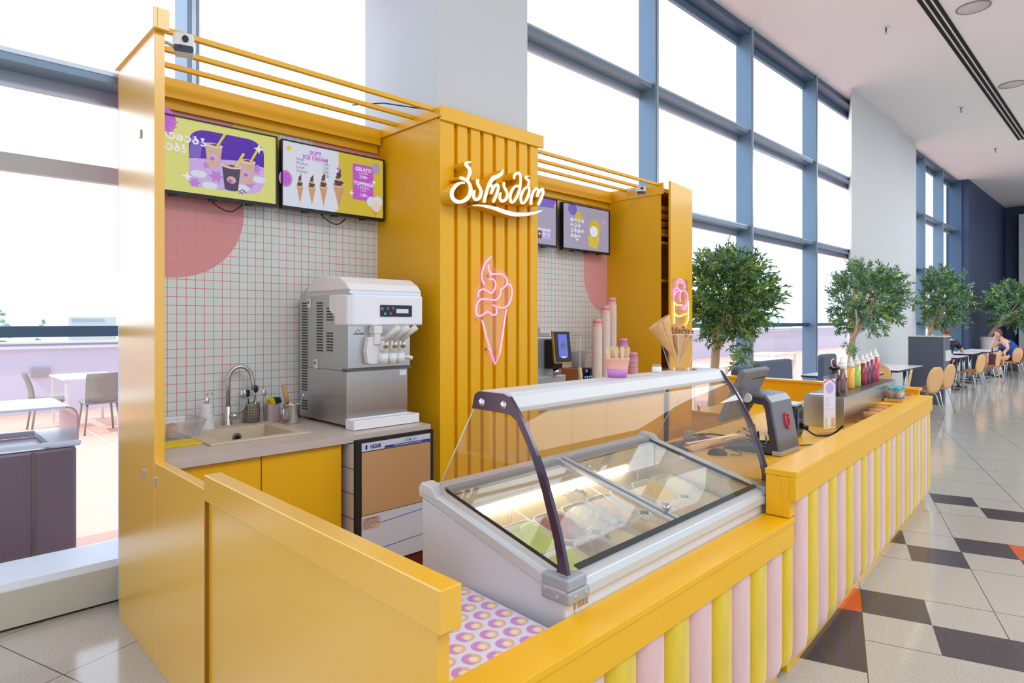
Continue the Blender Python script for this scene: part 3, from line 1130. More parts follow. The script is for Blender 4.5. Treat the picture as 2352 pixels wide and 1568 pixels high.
CONE = [[(3.005, 2.024), (2.952, 1.978), (2.924, 1.919), (2.921, 1.866), (2.942, 1.827)], [(2.983, 1.969), (2.985, 1.933), (3.009, 1.907), (3.06, 1.907), (3.119, 1.908), (3.157, 1.877), (3.161, 1.84), (3.127, 1.811), (3.104, 1.8), (3.092, 1.756), (3.053, 1.723), (2.959, 1.726), (2.903, 1.72), (2.868, 1.677), (2.868, 1.625), (2.903, 1.607), (2.973, 1.637), (3.024, 1.616), (3.057, 1.627), (3.053, 1.675), (3.024, 1.685)], [(2.988, 1.869), (3.031, 1.866), (3.05, 1.83), (3.031, 1.786), (3.002, 1.77), (2.959, 1.789), (2.917, 1.793), (2.889, 1.771), (2.886, 1.74)], [(3.164, 1.84), (3.202, 1.83), (3.213, 1.782), (3.195, 1.716), (3.149, 1.673), (3.104, 1.668), (3.067, 1.675)], [(2.921, 1.579), (2.966, 1.448), (3.045, 1.265), (3.09, 1.338), (3.157, 1.661)]]
CUP = [[(-0.452, 1.905), (-0.425, 1.969), (-0.347, 1.992), (-0.266, 1.968), (-0.243, 1.905)], [(-0.414, 1.951), (-0.347, 1.968), (-0.301, 1.952)], [(-0.524, 1.771), (-0.524, 1.859), (-0.459, 1.901), (-0.381, 1.886), (-0.358, 1.865)], [(-0.513, 1.824), (-0.47, 1.861), (-0.392, 1.877)], [(-0.358, 1.767), (-0.369, 1.847), (-0.278, 1.888), (-0.185, 1.853), (-0.173, 1.799), (-0.185, 1.734), (-0.232, 1.733), (-0.248, 1.697), (-0.278, 1.687), (-0.301, 1.723), (-0.335, 1.736)], [(-0.518, 1.767), (-0.513, 1.631), (-0.513, 1.544)], [(-0.518, 1.763), (-0.448, 1.734), (-0.335, 1.736)], [(-0.154, 1.781), (-0.161, 1.588), (-0.266, 1.521)], [(-0.502, 1.645), (-0.381, 1.619), (-0.196, 1.652)]]
def ribbon(mb, st, axis, a, b, n=5):
    # st: (u, v, half width) centre line -> solid ribbon between a and b along axis
    P = catmull([(u, v, h) for (u, v, h) in st], n)
    Lp, Rp = [], []
    for i, p in enumerate(P):
        t = P[min(i + 1, len(P) - 1)] - P[max(i - 1, 0)]
        t = Vector((t.x, t.y)).normalized()
        nn = Vector((-t.y, t.x)) * p.z
        Lp.append((p.x + nn.x, p.y + nn.y))
        Rp.append((p.x - nn.x, p.y - nn.y))
    for i in range(len(P) - 1):
        q = [Lp[i], Lp[i + 1], Rp[i + 1], Rp[i]]
        mb.prism(q, axis, a, b)
    for p in (P[0], P[-1]):
        mb.prism(arc(p.x, p.y, p.z, 0, 360, 10)[:-1], axis, a, b)


o = thing('logo_sign', (3.05, 3.24, 2.4), 'glowing white curly script logo sign on the yellow ribbed column', 'sign')
names = ['letter'] * 12 + ['swoosh']
groups = [[0, 1], [2], [3, 4, 5], [6], [7], [8, 9], [10, 11], [12]]
for gi, g in enumerate(groups):
    f1 = MB()
    b1 = MB()
    for s in g:
        ribbon(f1, [(u, v, h * 0.84) for (u, v, h) in LOGO[s]], 'y', 3.184, 3.192, 5)
        wide = [(u, v, h * 0.95) for (u, v, h) in LOGO[s]]
        ribbon(b1, wide, 'y', 3.192, 3.302, 4)
    nm = 'swoosh' if gi == 7 else 'letter'
    bo = b1.build(nm, 'yellow', o, w=True)
    f1.build('lit_face', 'letter_face', bo, w=True)

o = thing('neon_cone', (3.0, 3.27, 1.3), 'pink neon ice cream cone on the yellow ribbed column', 'neon sign')
for s in CONE:
    pts = [(p.x, 3.262, p.y) for p in catmull([(u, v, 0) for (u, v) in s], 6)] if s is not CONE[-1] else [(u, 3.262, v) for (u, v) in s]
    MB().tube(pts, 0.0052, 8).build('neon_tube', 'neon_pink', o, w=True)
back = [(2.845, 1.70), (2.86, 1.60), (2.93, 1.56), (3.0, 1.30), (3.04, 1.275), (3.08, 1.32), (3.15, 1.62), (3.21, 1.70), (3.21, 1.86), (3.15, 1.94), (3.05, 1.95), (3.03, 2.05), (2.96, 2.03), (2.90, 1.92), (2.90, 1.83), (2.86, 1.78)]
MB().prism(back, 'y', 3.272, 3.277).build('acrylic_back', 'acrylic', o, w=True)
for (x, z) in ((3.0, 1.895), (2.985, 1.375)):
    MB().cyl((x, 3.262, z), (x, 3.297, z), 0.008).build('standoff', 'chrome', o, w=True)

o = thing('neon_cup', (5.70, 3.31, 1.5), 'violet and warm neon ice cream cup on the cupboard door', 'neon sign')
m8 = Matrix.Rotation(R(8), 3, 'Z')
for i, s in enumerate(CUP):
    pts = []
    for p in catmull([(u, v, 0) for (u, v) in s], 5):
        q = m8 @ Vector((p.x, -0.03, 0))
        pts.append((5.985 + q.x, 3.385 + q.y, p.y))
    MB().tube(pts, 0.0062, 8).build('neon_tube', 'neon_violet' if i < 5 else 'neon_warm', o, w=True)
q0 = [m8 @ Vector((x, -0.02, 0)) for x in (-0.54, -0.14)]
b = MB().add([(5.985 + q0[0].x, 3.385 + q0[0].y, 1.50), (5.985 + q0[1].x, 3.385 + q0[1].y, 1.50), (5.985 + q0[1].x, 3.385 + q0[1].y, 2.0), (5.985 + q0[0].x, 3.385 + q0[0].y, 2.0)], [(0, 1, 2, 3)])
b.build('acrylic_back', 'acrylic', o, w=True, solid=0.004)


# --- televisions. screen drawings sit on the panel as coloured layers
def tv(x0, x1, z0, z1, y, lb):
    o = thing('television', ((x0 + x1) / 2, y, z0), lb, 'television', 'menu televisions')
    W, H = x1 - x0, z1 - z0
    MB().box(-W / 2, W / 2, 0.012, 0.05, 0, H).build('housing', 'bezel', o, bevel=0.004)
    b = MB()
    b.box(-W / 2, W / 2, 0.0, 0.012, 0, 0.022)
    b.box(-W / 2, W / 2, 0.0, 0.012, H - 0.008, H)
    b.box(-W / 2, -W / 2 + 0.008, 0.0, 0.012, 0.022, H - 0.008)
    b.box(W / 2 - 0.008, W / 2, 0.0, 0.012, 0.022, H - 0.008)
    b.build('bezel', 'bezel', o)
    MB().box(-0.12, 0.12, 0.05, YW - y, H * 0.4, H * 0.75).build('wall_bracket', 'black_matte', o)
    for sx in (-0.28, 0.0, 0.28):
        MB().box(sx * W - 0.02, sx * W + 0.02, 0.01, 0.04, -0.008, 0.0).build('foot', 'black', o)
    return o, W, H


SCL = ['lime', 'white', 'mustard', 'magenta', 'purple', 'violet', 'lilac', 'pinkl', 'text', 'cup', 'dark', 'straw', 'cone', 'choc', 'greyl', 'cream']
SI = {n: i for i, n in enumerate(SCL)}
SMATS = ['scr_' + n for n in SCL]


class Scr:
    def __init__(s, W, H, x0=0.008, z0=0.022):
        s.b = MB()
        s.W, s.H = W, H
        s.k = 0

    def P(s, u, v):   # u,v in 0..1 over the lit area
        return (-s.W / 2 + 0.008 + u * (s.W - 0.016), 0.022 + v * (s.H - 0.030))

    def poly(s, pts, c):
        s.k += 1
        y = 0.0118 - s.k * 0.00012
        s.b.mi = SI[c]
        s.b.add([(s.P(u, v)[0], y, s.P(u, v)[1]) for (u, v) in pts], [tuple(range(len(pts)))])

    def ell(s, u, v, ru, rv, c, n=20, a0=0, a1=360):
        s.poly(arc(u, v, ru, a0, a1, n, rv)[:-1 if a1 - a0 == 360 else None], c)

    def star(s, u, v, r, c, n=4, asp=1.7, inner=0.35):
        pts = []
        for i in range(2 * n):
            q = r if i % 2 == 0 else r * inner
            pts.append((u + q * math.cos(PI * i / n) / asp, v + q * math.sin(PI * i / n)))
        s.poly(pts, c)

    def done(s, o):
        return s.b.build('screen', SMATS, o)


YT = 3.93
TV1, W, H = tv(0.978, 1.758, 2.300, 2.757, YT, 'leftmost menu television showing three iced drinks on purple')
s = Scr(W, H)
s.poly([(0, 0), (1, 0), (1, 1), (0, 1)], 'lime')
s.ell(0.12, 0.93, 0.11, 0.2, 'magenta')
for i in range(9):
    a = R(200 + i * 20)
    s.poly([(0.12 + 0.05 * math.cos(a), 0.93 + 0.09 * math.sin(a)), (0.12 + 0.12 * math.cos(a - 0.08), 0.93 + 0.21 * math.sin(a - 0.08)), (0.12 + 0.12 * math.cos(a + 0.08), 0.93 + 0.21 * math.sin(a + 0.08))], 'pinkl')
s.poly([(0.32, 0.1), (0.77, 0.1)] + arc(0.77, 0.3, 0.13, -90, 0, 6, 0.2) + arc(0.77, 0.70, 0.13, 0, 90, 6, 0.2) + arc(0.45, 0.72, 0.13, 90, 180, 6, 0.18), 'purple')
s.poly([(0.32, 0.1), (0.77, 0.1)] + arc(0.77, 0.3, 0.13, -90, 0, 6, 0.2) + [(0.9, 0.52), (0.7, 0.56), (0.32, 0.48)], 'lilac')
s.poly([(0.32, 0.50), (0.40, 0.49), (0.42, 0.72), (0.34, 0.8)], 'violet')
for (u, v, r) in ((0.45, 0.42, 0.06), (0.83, 0.48, 0.09), (0.52, 0.28, 0.1), (0.78, 0.25, 0.08), (0.36, 0.15, 0.08)):
    s.star(u, v, r, 'pinkl', 6, 1.7, 0.55)
for (u, v) in ((0.39, 0.28), (0.72, 0.17), (0.86, 0.33), (0.47, 0.14)):
    s.ell(u, v, 0.06, 0.05, 'white')


def drink(u, v, w, h, body, straw=True):
    s.poly([(u - w * 0.36, v), (u + w * 0.36, v), (u + w * 0.5, v + h * 0.85), (u - w * 0.5, v + h * 0.85)], body)
    s.ell(u, v, w * 0.36, w * 0.16, body)
    s.ell(u, v + h * 0.86, w * 0.54, w * 0.24, 'white')
    s.ell(u, v + h * 0.88, w * 0.47, w * 0.19, 'cup')
    s.ell(u + 0.01, v + h * 0.88, w * 0.25, w * 0.09, 'choc')
    if straw:
        s.poly([(u + w * 0.15, v + h * 0.86), (u + w * 0.28, v + h * 0.86), (u + w * 0.75, v + h * 1.42), (u + w * 0.60, v + h * 1.44)], 'straw')
    s.ell(u, v + h * 0.35, w * 0.25, w * 0.36, 'cup' if body == 'dark' else 'lilac')
    s.ell(u - 0.01, v + h * 0.30, w * 0.13, w * 0.2, 'magenta')


drink(0.50, 0.42, 0.13, 0.34, 'cup')
drink(0.76, 0.26, 0.13, 0.36, 'cup')
drink(0.635, 0.13, 0.145, 0.38, 'dark')
for i in range(9):
    s.ell(0.70 + 0.012 * (i % 5), 0.09 + 0.022 * (i // 3) + 0.01 * (i % 2), 0.006, 0.009, 'choc', 8)
s.star(0.855, 0.78, 0.08, 'text')
s.star(0.305, 0.22, 0.07, 'text')
# two lines of Georgian lettering in rounded white strokes
def glyph(kind, u, v, w, h):
    T = {'p': [(0, 1), (0.5, 1.0), (0.9, 0.6), (0.6, 0.0), (0.1, 0.1), (0.1, 0.5), (0.5, 0.6), (0.85, 0.3)],
         'o': [(0.1, 0), (0.05, 0.6), (0.3, 1), (0.5, 0.5), (0.7, 1), (0.95, 0.6), (0.9, 0)],
         'e': [(0.1, 0.9), (0.5, 1.1), (0.9, 0.7), (0.7, 0.1), (0.2, 0.0), (0.1, 0.3)],
         'b': [(0.6, 1.4), (0.3, 1.2), (0.7, 0.9), (0.9, 0.4), (0.5, 0), (0.1, 0.3), (0.3, 0.7), (0.8, 0.6)],
         's': [(0.1, 1.2), (0.6, 1.3), (0.3, 0.8), (0.8, 0.3), (0.5, -0.1), (0.1, 0.1)]}[kind]
    P = catmull([(u + a * w, v + b * h, 0) for a, b in T], 4)
    for i in range(len(P) - 1):
        t = (P[i + 1] - P[i])
        t = Vector((t.x * 1.7, t.y)).normalized()
        nx, ny = -t.y * 0.011 / 1.7, t.x * 0.011
        s.b.mi = SI['text']
        y = 0.0118 - 100 * 0.00012
        pts = [(P[i].x + nx, P[i].y + ny), (P[i + 1].x + nx, P[i + 1].y + ny), (P[i + 1].x - nx, P[i + 1].y - ny), (P[i].x - nx, P[i].y - ny)]
        s.b.add([(s.P(a, b)[0], y, s.P(a, b)[1]) for a, b in pts], [(0, 1, 2, 3)])


for i, g in enumerate('poepebs'):
    glyph(g, 0.06 + i * 0.056, 0.70 - i * 0.004, 0.046, 0.07)
for i, g in enumerate('opebs'):
    glyph(g, 0.06 + i * 0.05, 0.54, 0.042, 0.07)
s.done(TV1)

TV2, W, H = tv(1.785, 2.562, 2.300, 2.752, YT, 'menu television with soft ice cream cones and gelato prices')
s = Scr(W, H)
s.poly([(0, 0), (1, 0), (1, 1), (0, 1)], 'mustard')
s.poly([(0, 0), (0.46, 0)] + arc(0.46, 0.1, 0.07, -90, 0, 5, 0.1) + [(0.53, 1), (0, 1)], 'white')
s.star(0.06, 0.90, 0.05, 'straw', 8, 1.7, 0.7)
s.ell(0.03, 0.42, 0.06, 0.13, 'pinkl')
s.ell(0.03, 0.42, 0.045, 0.1, 'magenta')
s.star(0.53, 0.72, 0.05, 'magenta')
for (u, v, w, h) in ((0.16, 0.07, 0.06, 0.46), (0.27, 0.07, 0.07, 0.48), (0.38, 0.07, 0.075, 0.54), (0.53, 0.07, 0.11, 0.64)):
    s.poly([(u, v), (u + w * 0.5, v + h * 0.56), (u - w * 0.5, v + h * 0.56)], 'cone')
    for q in range(4):
        t = q / 4
        s.ell(u, v + h * (0.58 + 0.09 * q), w * (0.52 - 0.10 * q), h * 0.055, 'choc' if q % 2 else 'cup')
        s.ell(u - w * 0.1, v + h * (0.61 + 0.09 * q), w * (0.40 - 0.09 * q), h * 0.03, 'choc')
    s.poly([(u - w * 0.16, v + h * 0.88), (u + w * 0.16, v + h * 0.88), (u + w * 0.2, v + h * 1.02)], 'choc')
s.poly([(0.67, 0.26), (0.89, 0.26), (0.89, 0.86), (0.67, 0.86)], 'magenta')
s.star(0.66, 0.36, 0.05, 'text')
s.star(0.895, 0.60, 0.05, 'text')
s.ell(0.92, 0.84, 0.045, 0.09, 'greyl')
s.poly([(0.91, -0.0), (0.97, 0.2), (0.85, 0.2)], 'cone')
for (u, v) in ((0.87, 0.26), (0.94, 0.28), (0.92, 0.19)):
    s.ell(u, v, 0.05, 0.09, 'white' if v > 0.2 else 'cream')
s.done(TV2)
X0 = -W / 2 + 0.008
hh = H - 0.03


def tv_text(t, u, v, size, m, align='LEFT', bold=0.0, par=TV2, w=W):
    return text(t, size, m, par, (-w / 2 + 0.008 + u * (w - 0.016), 0.0022, 0.022 + v * hh), align=align, bold=bold, ext=0.0002, name='menu_text')


tv_text('SOFT', 0.30, 0.86, 0.036, 'scr_magenta', 'CENTER', 0.0012)
tv_text('ICE CREAM', 0.30, 0.78, 0.036, 'scr_magenta', 'CENTER', 0.0012)
for i, (a, p) in enumerate((('Small', '1.90c'), ('Medium', '2.50c'), ('Large', '2.90c'), ('Grande', '3.50c'))):
    tv_text(a, 0.12, 0.735 - i * 0.062, 0.026, 'scr_ink')
    tv_text(p, 0.36, 0.725 - i * 0.062, 0.026, 'scr_ink')
for (a, v, sz, bo) in (('GELATO', 0.75, 0.034, 0.001), ('1 SCOOP', 0.70, 0.018, 0), ('3.00c', 0.63, 0.030, 0.0005), ('TOPPINGS', 0.51, 0.034, 0.001), ('1 EXTRA', 0.455, 0.024, 0), ('1 PCS', 0.41, 0.018, 0), ('1.00c', 0.325, 0.030, 0.0005)):
    tv_text(a, 0.78, v, sz, 'scr_text', 'CENTER', bo)

TV3, W, H = tv(3.70, 4.475, 2.263, 2.720, YT, 'menu television half hidden by the ribbed column, drinks screen')
s = Scr(W, H)
s.poly([(0, 0), (1, 0), (1, 1), (0, 1)], 'greyl')  # grey lilac glare on the glass, painted into the screen colour
s.poly([(0, 0.86), (1, 0.86), (1, 1), (0, 1)], 'lilac')
s.poly([(0.55, 0.80), (0.95, 0.82), (1, 1), (0.5, 1)], 'violet')
for u, c in ((0.70, 'choc'), (0.78, 'lilac'), (0.86, 'lilac')):
    s.poly([(u - 0.035, 0.12), (u + 0.035, 0.12), (u + 0.045, 0.32), (u - 0.045, 0.32)], c)
    s.ell(u, 0.32, 0.045, 0.03, 'white')
    s.star(u, 0.22, 0.05, 'text')
s.done(TV3)
TV4, W, H = tv(4.557, 5.300, 2.258, 2.716, YT, 'rightmost menu television showing a yellow topped cone')
s = Scr(W, H)
s.poly([(0, 0), (1, 0), (1, 1), (0, 1)], 'greyl')  # glare painted into this screen's base colour as well
s.ell(0.2, 0.9, 0.09, 0.14, 'violet')
s.ell(0.33, 0.75, 0.07, 0.12, 'mustard')
s.star(0.88, 0.72, 0.09, 'lilac')
s.star(0.30, 0.22, 0.06, 'text')
s.poly([(0.52, 0.34), (0.78, 0.36), (0.74, 0.06), (0.56, 0.10)], 'straw')
for q in range(5):
    s.poly([(0.53 + q * 0.045, 0.34), (0.54 + q * 0.045, 0.345), (0.60 + q * 0.035, 0.08), (0.59 + q * 0.035, 0.08)], 'cone')
s.ell(0.68, 0.52, 0.13, 0.22, 'mustard')
s.ell(0.66, 0.46, 0.09, 0.13, 'text')
for i in range(4):
    s.k = 30
    for j in range(4 - i % 2):
        glyph('poeb'[(i + j) % 4], 0.14 + j * 0.075, 0.62 - i * 0.12, 0.055, 0.06)
s.done(TV4)
for (x, z, lb) in ((1.45, 2.29, 'black cable loop hanging under the left television'), (2.17, 2.29, 'black cable loop hanging under the price list television')):
    b = MB().tube(catmull([(x - 0.09, 3.97, z + 0.01), (x - 0.04, 3.96, z - 0.03), (x + 0.03, 3.96, z - 0.045), (x + 0.1, 3.97, z + 0.005)], 6), 0.004, 6)
    tag(b.build('cable', 'black'), lb, 'cable', 'television cables')

# --- left worktop and base cabinets
WZ = 0.925
b = MB()
b.box(0.897, 2.405, 3.17, 3.44, WZ - 0.042, WZ)
b.box(0.897, 1.20, 3.44, 4.045, WZ - 0.042, WZ)
b.box(1.68, 2.405, 3.44, 4.045, WZ - 0.042, WZ)
b.box(1.20, 1.68, 3.95, 4.045, WZ - 0.042, WZ)
b.box(0.897, 2.405, 4.025, 4.046, WZ, WZ + 0.03)
b.box(2.28, 2.40, 3.9, 4.03, WZ, WZ + 0.001)
tag(b.build('worktop', 'worktop', bevel=0.002), 'beige grey worktop with sink under the tiled wall', 'worktop')
o = thing('base_cabinet', (1.37, 3.6, 0), 'yellow two door base cabinet below the sink worktop', 'cabinet')
b = MB()
b.box(0.90, 0.92, 3.22, 4.04, 0.10, WZ - 0.044)
b.box(1.78, 1.80, 3.22, 4.04, 0.10, WZ - 0.044)
b.box(0.92, 1.78, 3.22, 4.04, 0.10, 0.12)
b.box(0.92, 1.78, 4.02, 4.04, 0.12, WZ - 0.044)
b.box(0.92, 1.78, 3.26, 3.28, 0, 0.10)
b.build('carcass', 'yellow', o, w=True)
for (a, c) in ((0.902, 1.343), (1.349, 1.80)):
    MB().box(a, c, 3.20, 3.219, 0.10, WZ - 0.05).build('door', 'yellow', o, w=True, bevel=0.0015)

# sink
o = thing('sink', (1.44, 3.70, WZ), 'beige stone sink set in the worktop', 'sink')
b = MB()
for (a, c, d, e) in ((1.165, 1.235, 3.40, 3.97), (1.645, 1.715, 3.40, 3.97), (1.235, 1.645, 3.40, 3.45), (1.235, 1.645, 3.86, 3.97)):
    b.box(a, c, d, e, WZ, WZ + 0.010)
b.build('rim', 'sink_stone', o, w=True, bevel=0.003)
b = MB()
b.grid([[(1.235, 3.45, WZ + 0.008), (1.645, 3.45, WZ + 0.008)], [(1.255, 3.47, WZ - 0.15), (1.625, 3.47, WZ - 0.15)], [(1.255, 3.84, WZ - 0.15), (1.625, 3.84, WZ - 0.15)], [(1.235, 3.86, WZ + 0.008), (1.645, 3.86, WZ + 0.008)]], False)
b.add([(1.235, 3.45, WZ + 0.008), (1.235, 3.86, WZ + 0.008), (1.255, 3.84, WZ - 0.15), (1.255, 3.47, WZ - 0.15)], [(0, 1, 2, 3)], False)
b.add([(1.645, 3.45, WZ + 0.008), (1.645, 3.86, WZ + 0.008), (1.625, 3.84, WZ - 0.15), (1.625, 3.47, WZ - 0.15)], [(0, 1, 2, 3)], False)
b.build('basin', 'sink_stone', o, w=True)
b = MB()
b.cyl((1.47, 3.845, WZ - 0.052), (1.47, 3.853, WZ - 0.052), 0.027)
b.build('drain', 'chrome', o, w=True)
MB().cyl((1.47, 3.838, WZ - 0.052), (1.47, 3.846, WZ - 0.052), 0.014).build('plug', 'black', o, w=True)

o = thing('tap', (1.468, 3.985, WZ), 'brushed steel swan neck kitchen tap behind the sink', 'tap')
b = MB().lathe([(0.024, 0), (0.024, 0.012), (0.019, 0.02), (0.019, 0.12), (0.0145, 0.125)], seg=20)
b.build('body', 'steel', o)
pts = [(0, 0, 0.12), (0, 0, 0.26)] + [(0.07 - 0.07 * math.cos(R(a)), -0.02 * (a / 180), 0.28 + 0.085 * math.sin(R(a))) for a in range(0, 176, 14)] + [(0.145, -0.022, 0.25), (0.148, -0.022, 0.215)]
MB().tube(pts, 0.0125, 12).build('spout', 'steel', o)
b = MB().cyl((0.01, -0.012, 0.065), (0.045, -0.03, 0.06), 0.021)
b.tube([(0.04, -0.028, 0.075), (0.075, -0.03, 0.10), (0.10, -0.03, 0.125)], [0.005, 0.004, 0.004], 8)
b.build('lever', 'steel', o)

o = thing('soap_dispenser', (1.325, 3.93, WZ), 'white ribbed soap dispenser with silver pump beside the tap', 'soap dispenser')
pr = []
for i in range(13):
    t = i / 12
    pr.append((0.045 - 0.017 * t + (0.0025 if i % 2 else 0), 0.155 * t))
MB().lathe([(0.043, 0)] + pr + [(0.014, 0.157)], seg=28).build('bottle', 'ceramic', o)
b = MB().lathe([(0.013, 0.157), (0.013, 0.18), (0.008, 0.186), (0.006, 0.215), (0.008, 0.22)], seg=14)
b.tube([(0, 0, 0.216), (0.025, 0, 0.218), (0.034, 0, 0.212)], 0.0045, 8)
b.build('pump', 'chrome', o)

o = thing('cutlery_holder', (1.61, 3.97, WZ), 'perforated steel cutlery holder on the sink worktop', 'holder')
b = MB().lathe([(0.047, 0), (0.047, 0.13), (0.049, 0.132), (0.046, 0.132), (0.044, 0.004)], seg=28)
b.build('pot', 'steel', o)
b = MB()
for k in range(20):
    a = 2 * PI * k / 20
    for z in range(6):
        p = Vector((0.0475 * math.cos(a), 0.0475 * math.sin(a), 0.02 + z * 0.017))
        b.cyl(p, p + Vector((math.cos(a), math.sin(a), 0)) * 0.0008, 0.0028, seg=6)
b.build('hole_pattern', 'black', o)
sp = []
for k, (dx, dy, tx, ty, m, kind) in enumerate(((-0.02, 0, -0.05, 0.0, 'steel', 0), (-0.012, 0.012, -0.03, 0.01, 'chrome', 0), (0.0, 0.0, 0.02, -0.02, 'black', 1), (0.012, 0.0, 0.03, 0.02, 'chrome', 1), (0.022, -0.012, 0.055, -0.01, 'steel', 0), (0.0, 0.02, -0.01, 0.03, 'black', 0))):
    q = thing('spoon', (1.61 + dx, 3.97 + dy, WZ + 0.02), ['leftmost steel spoon in the cutlery holder', 'shiny spoon leaning left in the cutlery holder', 'black ladle leaning right in the cutlery holder', 'tall shiny spoon at the back of the cutlery holder', 'rightmost short steel spoon in the holder', 'small black spoon at the back of the holder'][k], 'spoon', 'spoons in the steel holder')
    L = 0.17 + 0.03 * kind
    MB().tube([(0, 0, 0), (tx * 0.7, ty * 0.7, L * 0.8)], 0.003, 6).build('handle', m, q)
    MB().ball((tx * 0.85, ty * 0.85, L), 0.017, 10, 7, (0.8, 0.35, 1.5)).build('bowl', m, q)

o = thing('sponge_cup', (1.745, 3.975, WZ), 'mauve plastic cup holding a sponge by the machine', 'cup')
MB().prism(rrect(-0.042, 0.042, -0.035, 0.035, 0.02), 'z', 0, 0.115).build('body', 'pink_cup', o, bevel=0.003)
q = thing('sponge', (1.745, 3.965, WZ + 0.116), 'yellow and green scouring sponge in the mauve cup', 'sponge', rz=R(15))
MB().obox((-0.018, 0, 0.015), (0.028, 0.05, 0.04), (0, R(-20), 0)).build('foam', 'sponge_yellow', q, bevel=0.003)
MB().obox((0.018, 0, 0.016), (0.045, 0.055, 0.036), (0, R(-14), 0)).build('scourer', 'sponge_green', q, bevel=0.003)

o = thing('steel_pitcher', (1.80, 3.82, WZ), 'steel milk pitcher with handle between cup and machine', 'pitcher')
MB().lathe([(0.05, 0), (0.052, 0.01), (0.05, 0.118), (0.055, 0.124), (0.05, 0.12), (0.047, 0.008), (0.001, 0.006)], seg=32).build('body', 'chrome', o)
MB().tube([(-0.045, -0.03, 0.105), (-0.075, -0.05, 0.10), (-0.078, -0.052, 0.05), (-0.048, -0.032, 0.025)], 0.005, 8).build('handle', 'chrome', o)
q = thing('scraper', (1.79, 3.82, WZ + 0.03), 'wooden handled scraper standing in the steel pitcher', 'scraper')
MB().tube([(0, 0, 0), (-0.018, 0, 0.10)], 0.006, 8).build('blade', 'steel', q)
MB().tube([(-0.018, 0, 0.10), (-0.028, 0, 0.15), (-0.045, 0.0, 0.215)], [0.012, 0.014, 0.011], 10).build('handle', 'wood_handle', q)
q = thing('teaspoon', (1.815, 3.82, WZ + 0.02), 'thin steel spoon leaning right in the pitcher', 'spoon')
b = MB().tube([(0, 0, 0), (0.06, 0.0, 0.14)], 0.0028, 6)
b.ball((0.064, 0, 0.148), 0.01, 8, 6, (0.6, 0.4, 1.3))
b.build('teaspoon', 'chrome', q)

o = thing('plastic_tub', (1.08, 3.80, WZ), 'clear plastic tub with paper cones at the left end of worktop', 'tub')
b = MB()
P = []
for z, g in ((0.004, 0.0), (0.05, 0.015), (0.10, 0.035)):
    P.append([(x, y, z) for x, y in rrect(-0.13 - g, 0.13 + g, -0.11 - g, 0.11 + g, 0.04)] + [(0.13 + g, -0.07 - g, z)])
b.grid(P)
b.build('wall', 'tub_clear', o)
b = MB().prism(rrect(-0.13, 0.13, -0.11, 0.11, 0.04), 'z', 0.0, 0.004)
b.build('base', 'tub_clear', o)
b = MB().tube([(x, y, 0.10) for x, y in rrect(-0.165, 0.165, -0.145, 0.145, 0.05)], 0.003, 6, True)
b.build('rim', 'tub_clear', o)
for i, (x, y, sc) in enumerate(((-0.05, 0.03, 1.0), (0.01, -0.03, 0.9), (-0.07, -0.04, 0.9))):
    q = thing('paper_cases', (1.08 + x, 3.80 + y, WZ + 0.006), ['stack of red striped paper cases at the back of the clear tub', 'stack of striped paper cases at the right of the clear tub', 'stack of striped paper cases at the front of the clear tub'][i], 'paper cases', 'paper cases in the clear tub')
    b = MB()
    for k in range(14):
        b.mi = k % 2
        b.lathe([(0.03 * sc, k * 0.005), (0.035 * sc, k * 0.005 + 0.0045), (0.03 * sc, k * 0.005 + 0.005)], seg=16)
    b.mi = 2
    b.ball((0, 0, 0.072), 0.028 * sc, 12, 7, (1, 1, 0.4))
    b.build('stack', ['peach_print', 'paper_white', 'red'], q)
t = MB().box(0.93, 1.19, 3.50, 3.68, WZ + 0.0005, WZ + 0.006)
tag(t.build('yellow_cloth', 'sponge_yellow', bevel=0.002), 'yellow cloth lying flat below the clear tub', 'cloth')

# --- soft serve machine
o = thing('soft_serve_machine', (2.155, 3.70, WZ), 'tall steel and white soft serve ice cream machine with three levers', 'ice cream machine')
x0, x1, y0, y1 = 1.935, 2.375, 3.375, 3.99
b = MB()
b.box(x0, x1, y0, y1, WZ + 0.018, 1.27)
b.build('lower_body', 'steel', o, w=True, bevel=0.004)
b = MB()
b.prism([(y0 - 0.012, 1.285), (y0 - 0.012, 1.56), (y0 + 0.02, 1.775), (y1 - 0.12, 1.80), (y1, 1.74), (y1, 1.27), (y0, 1.27)], 'x', x0 + 0.001, x1 + 0.012)
b.build('upper_body', 'steel', o, w=True, bevel=0.004)
MB().box(x0 - 0.004, x1 + 0.02, y0 - 0.014, y0 + 0.05, 1.268, 1.284).build('ledge', 'steel_dark', o, w=True)
for y in (3.45, 3.9):
    for x in (1.98, 2.33):
        MB().cyl((x, y, WZ), (x, y, WZ + 0.02), 0.018).build('foot', 'rubber', o, w=True)
b = MB()
for i in range(2):
    pass
pf = [(x0 - 0.012, y0 + 0.13), (x0 - 0.012, y0 - 0.02), (x0 + 0.02, y0 - 0.05), (x1 + 0.085, y0 - 0.05), (x1 + 0.085, y0 + 0.13)]
b = MB().prism(pf, 'z', 1.545, 1.735)
head = b.build('control_head', 'machine_white', o, w=True, bevel=0.012, seg=3)
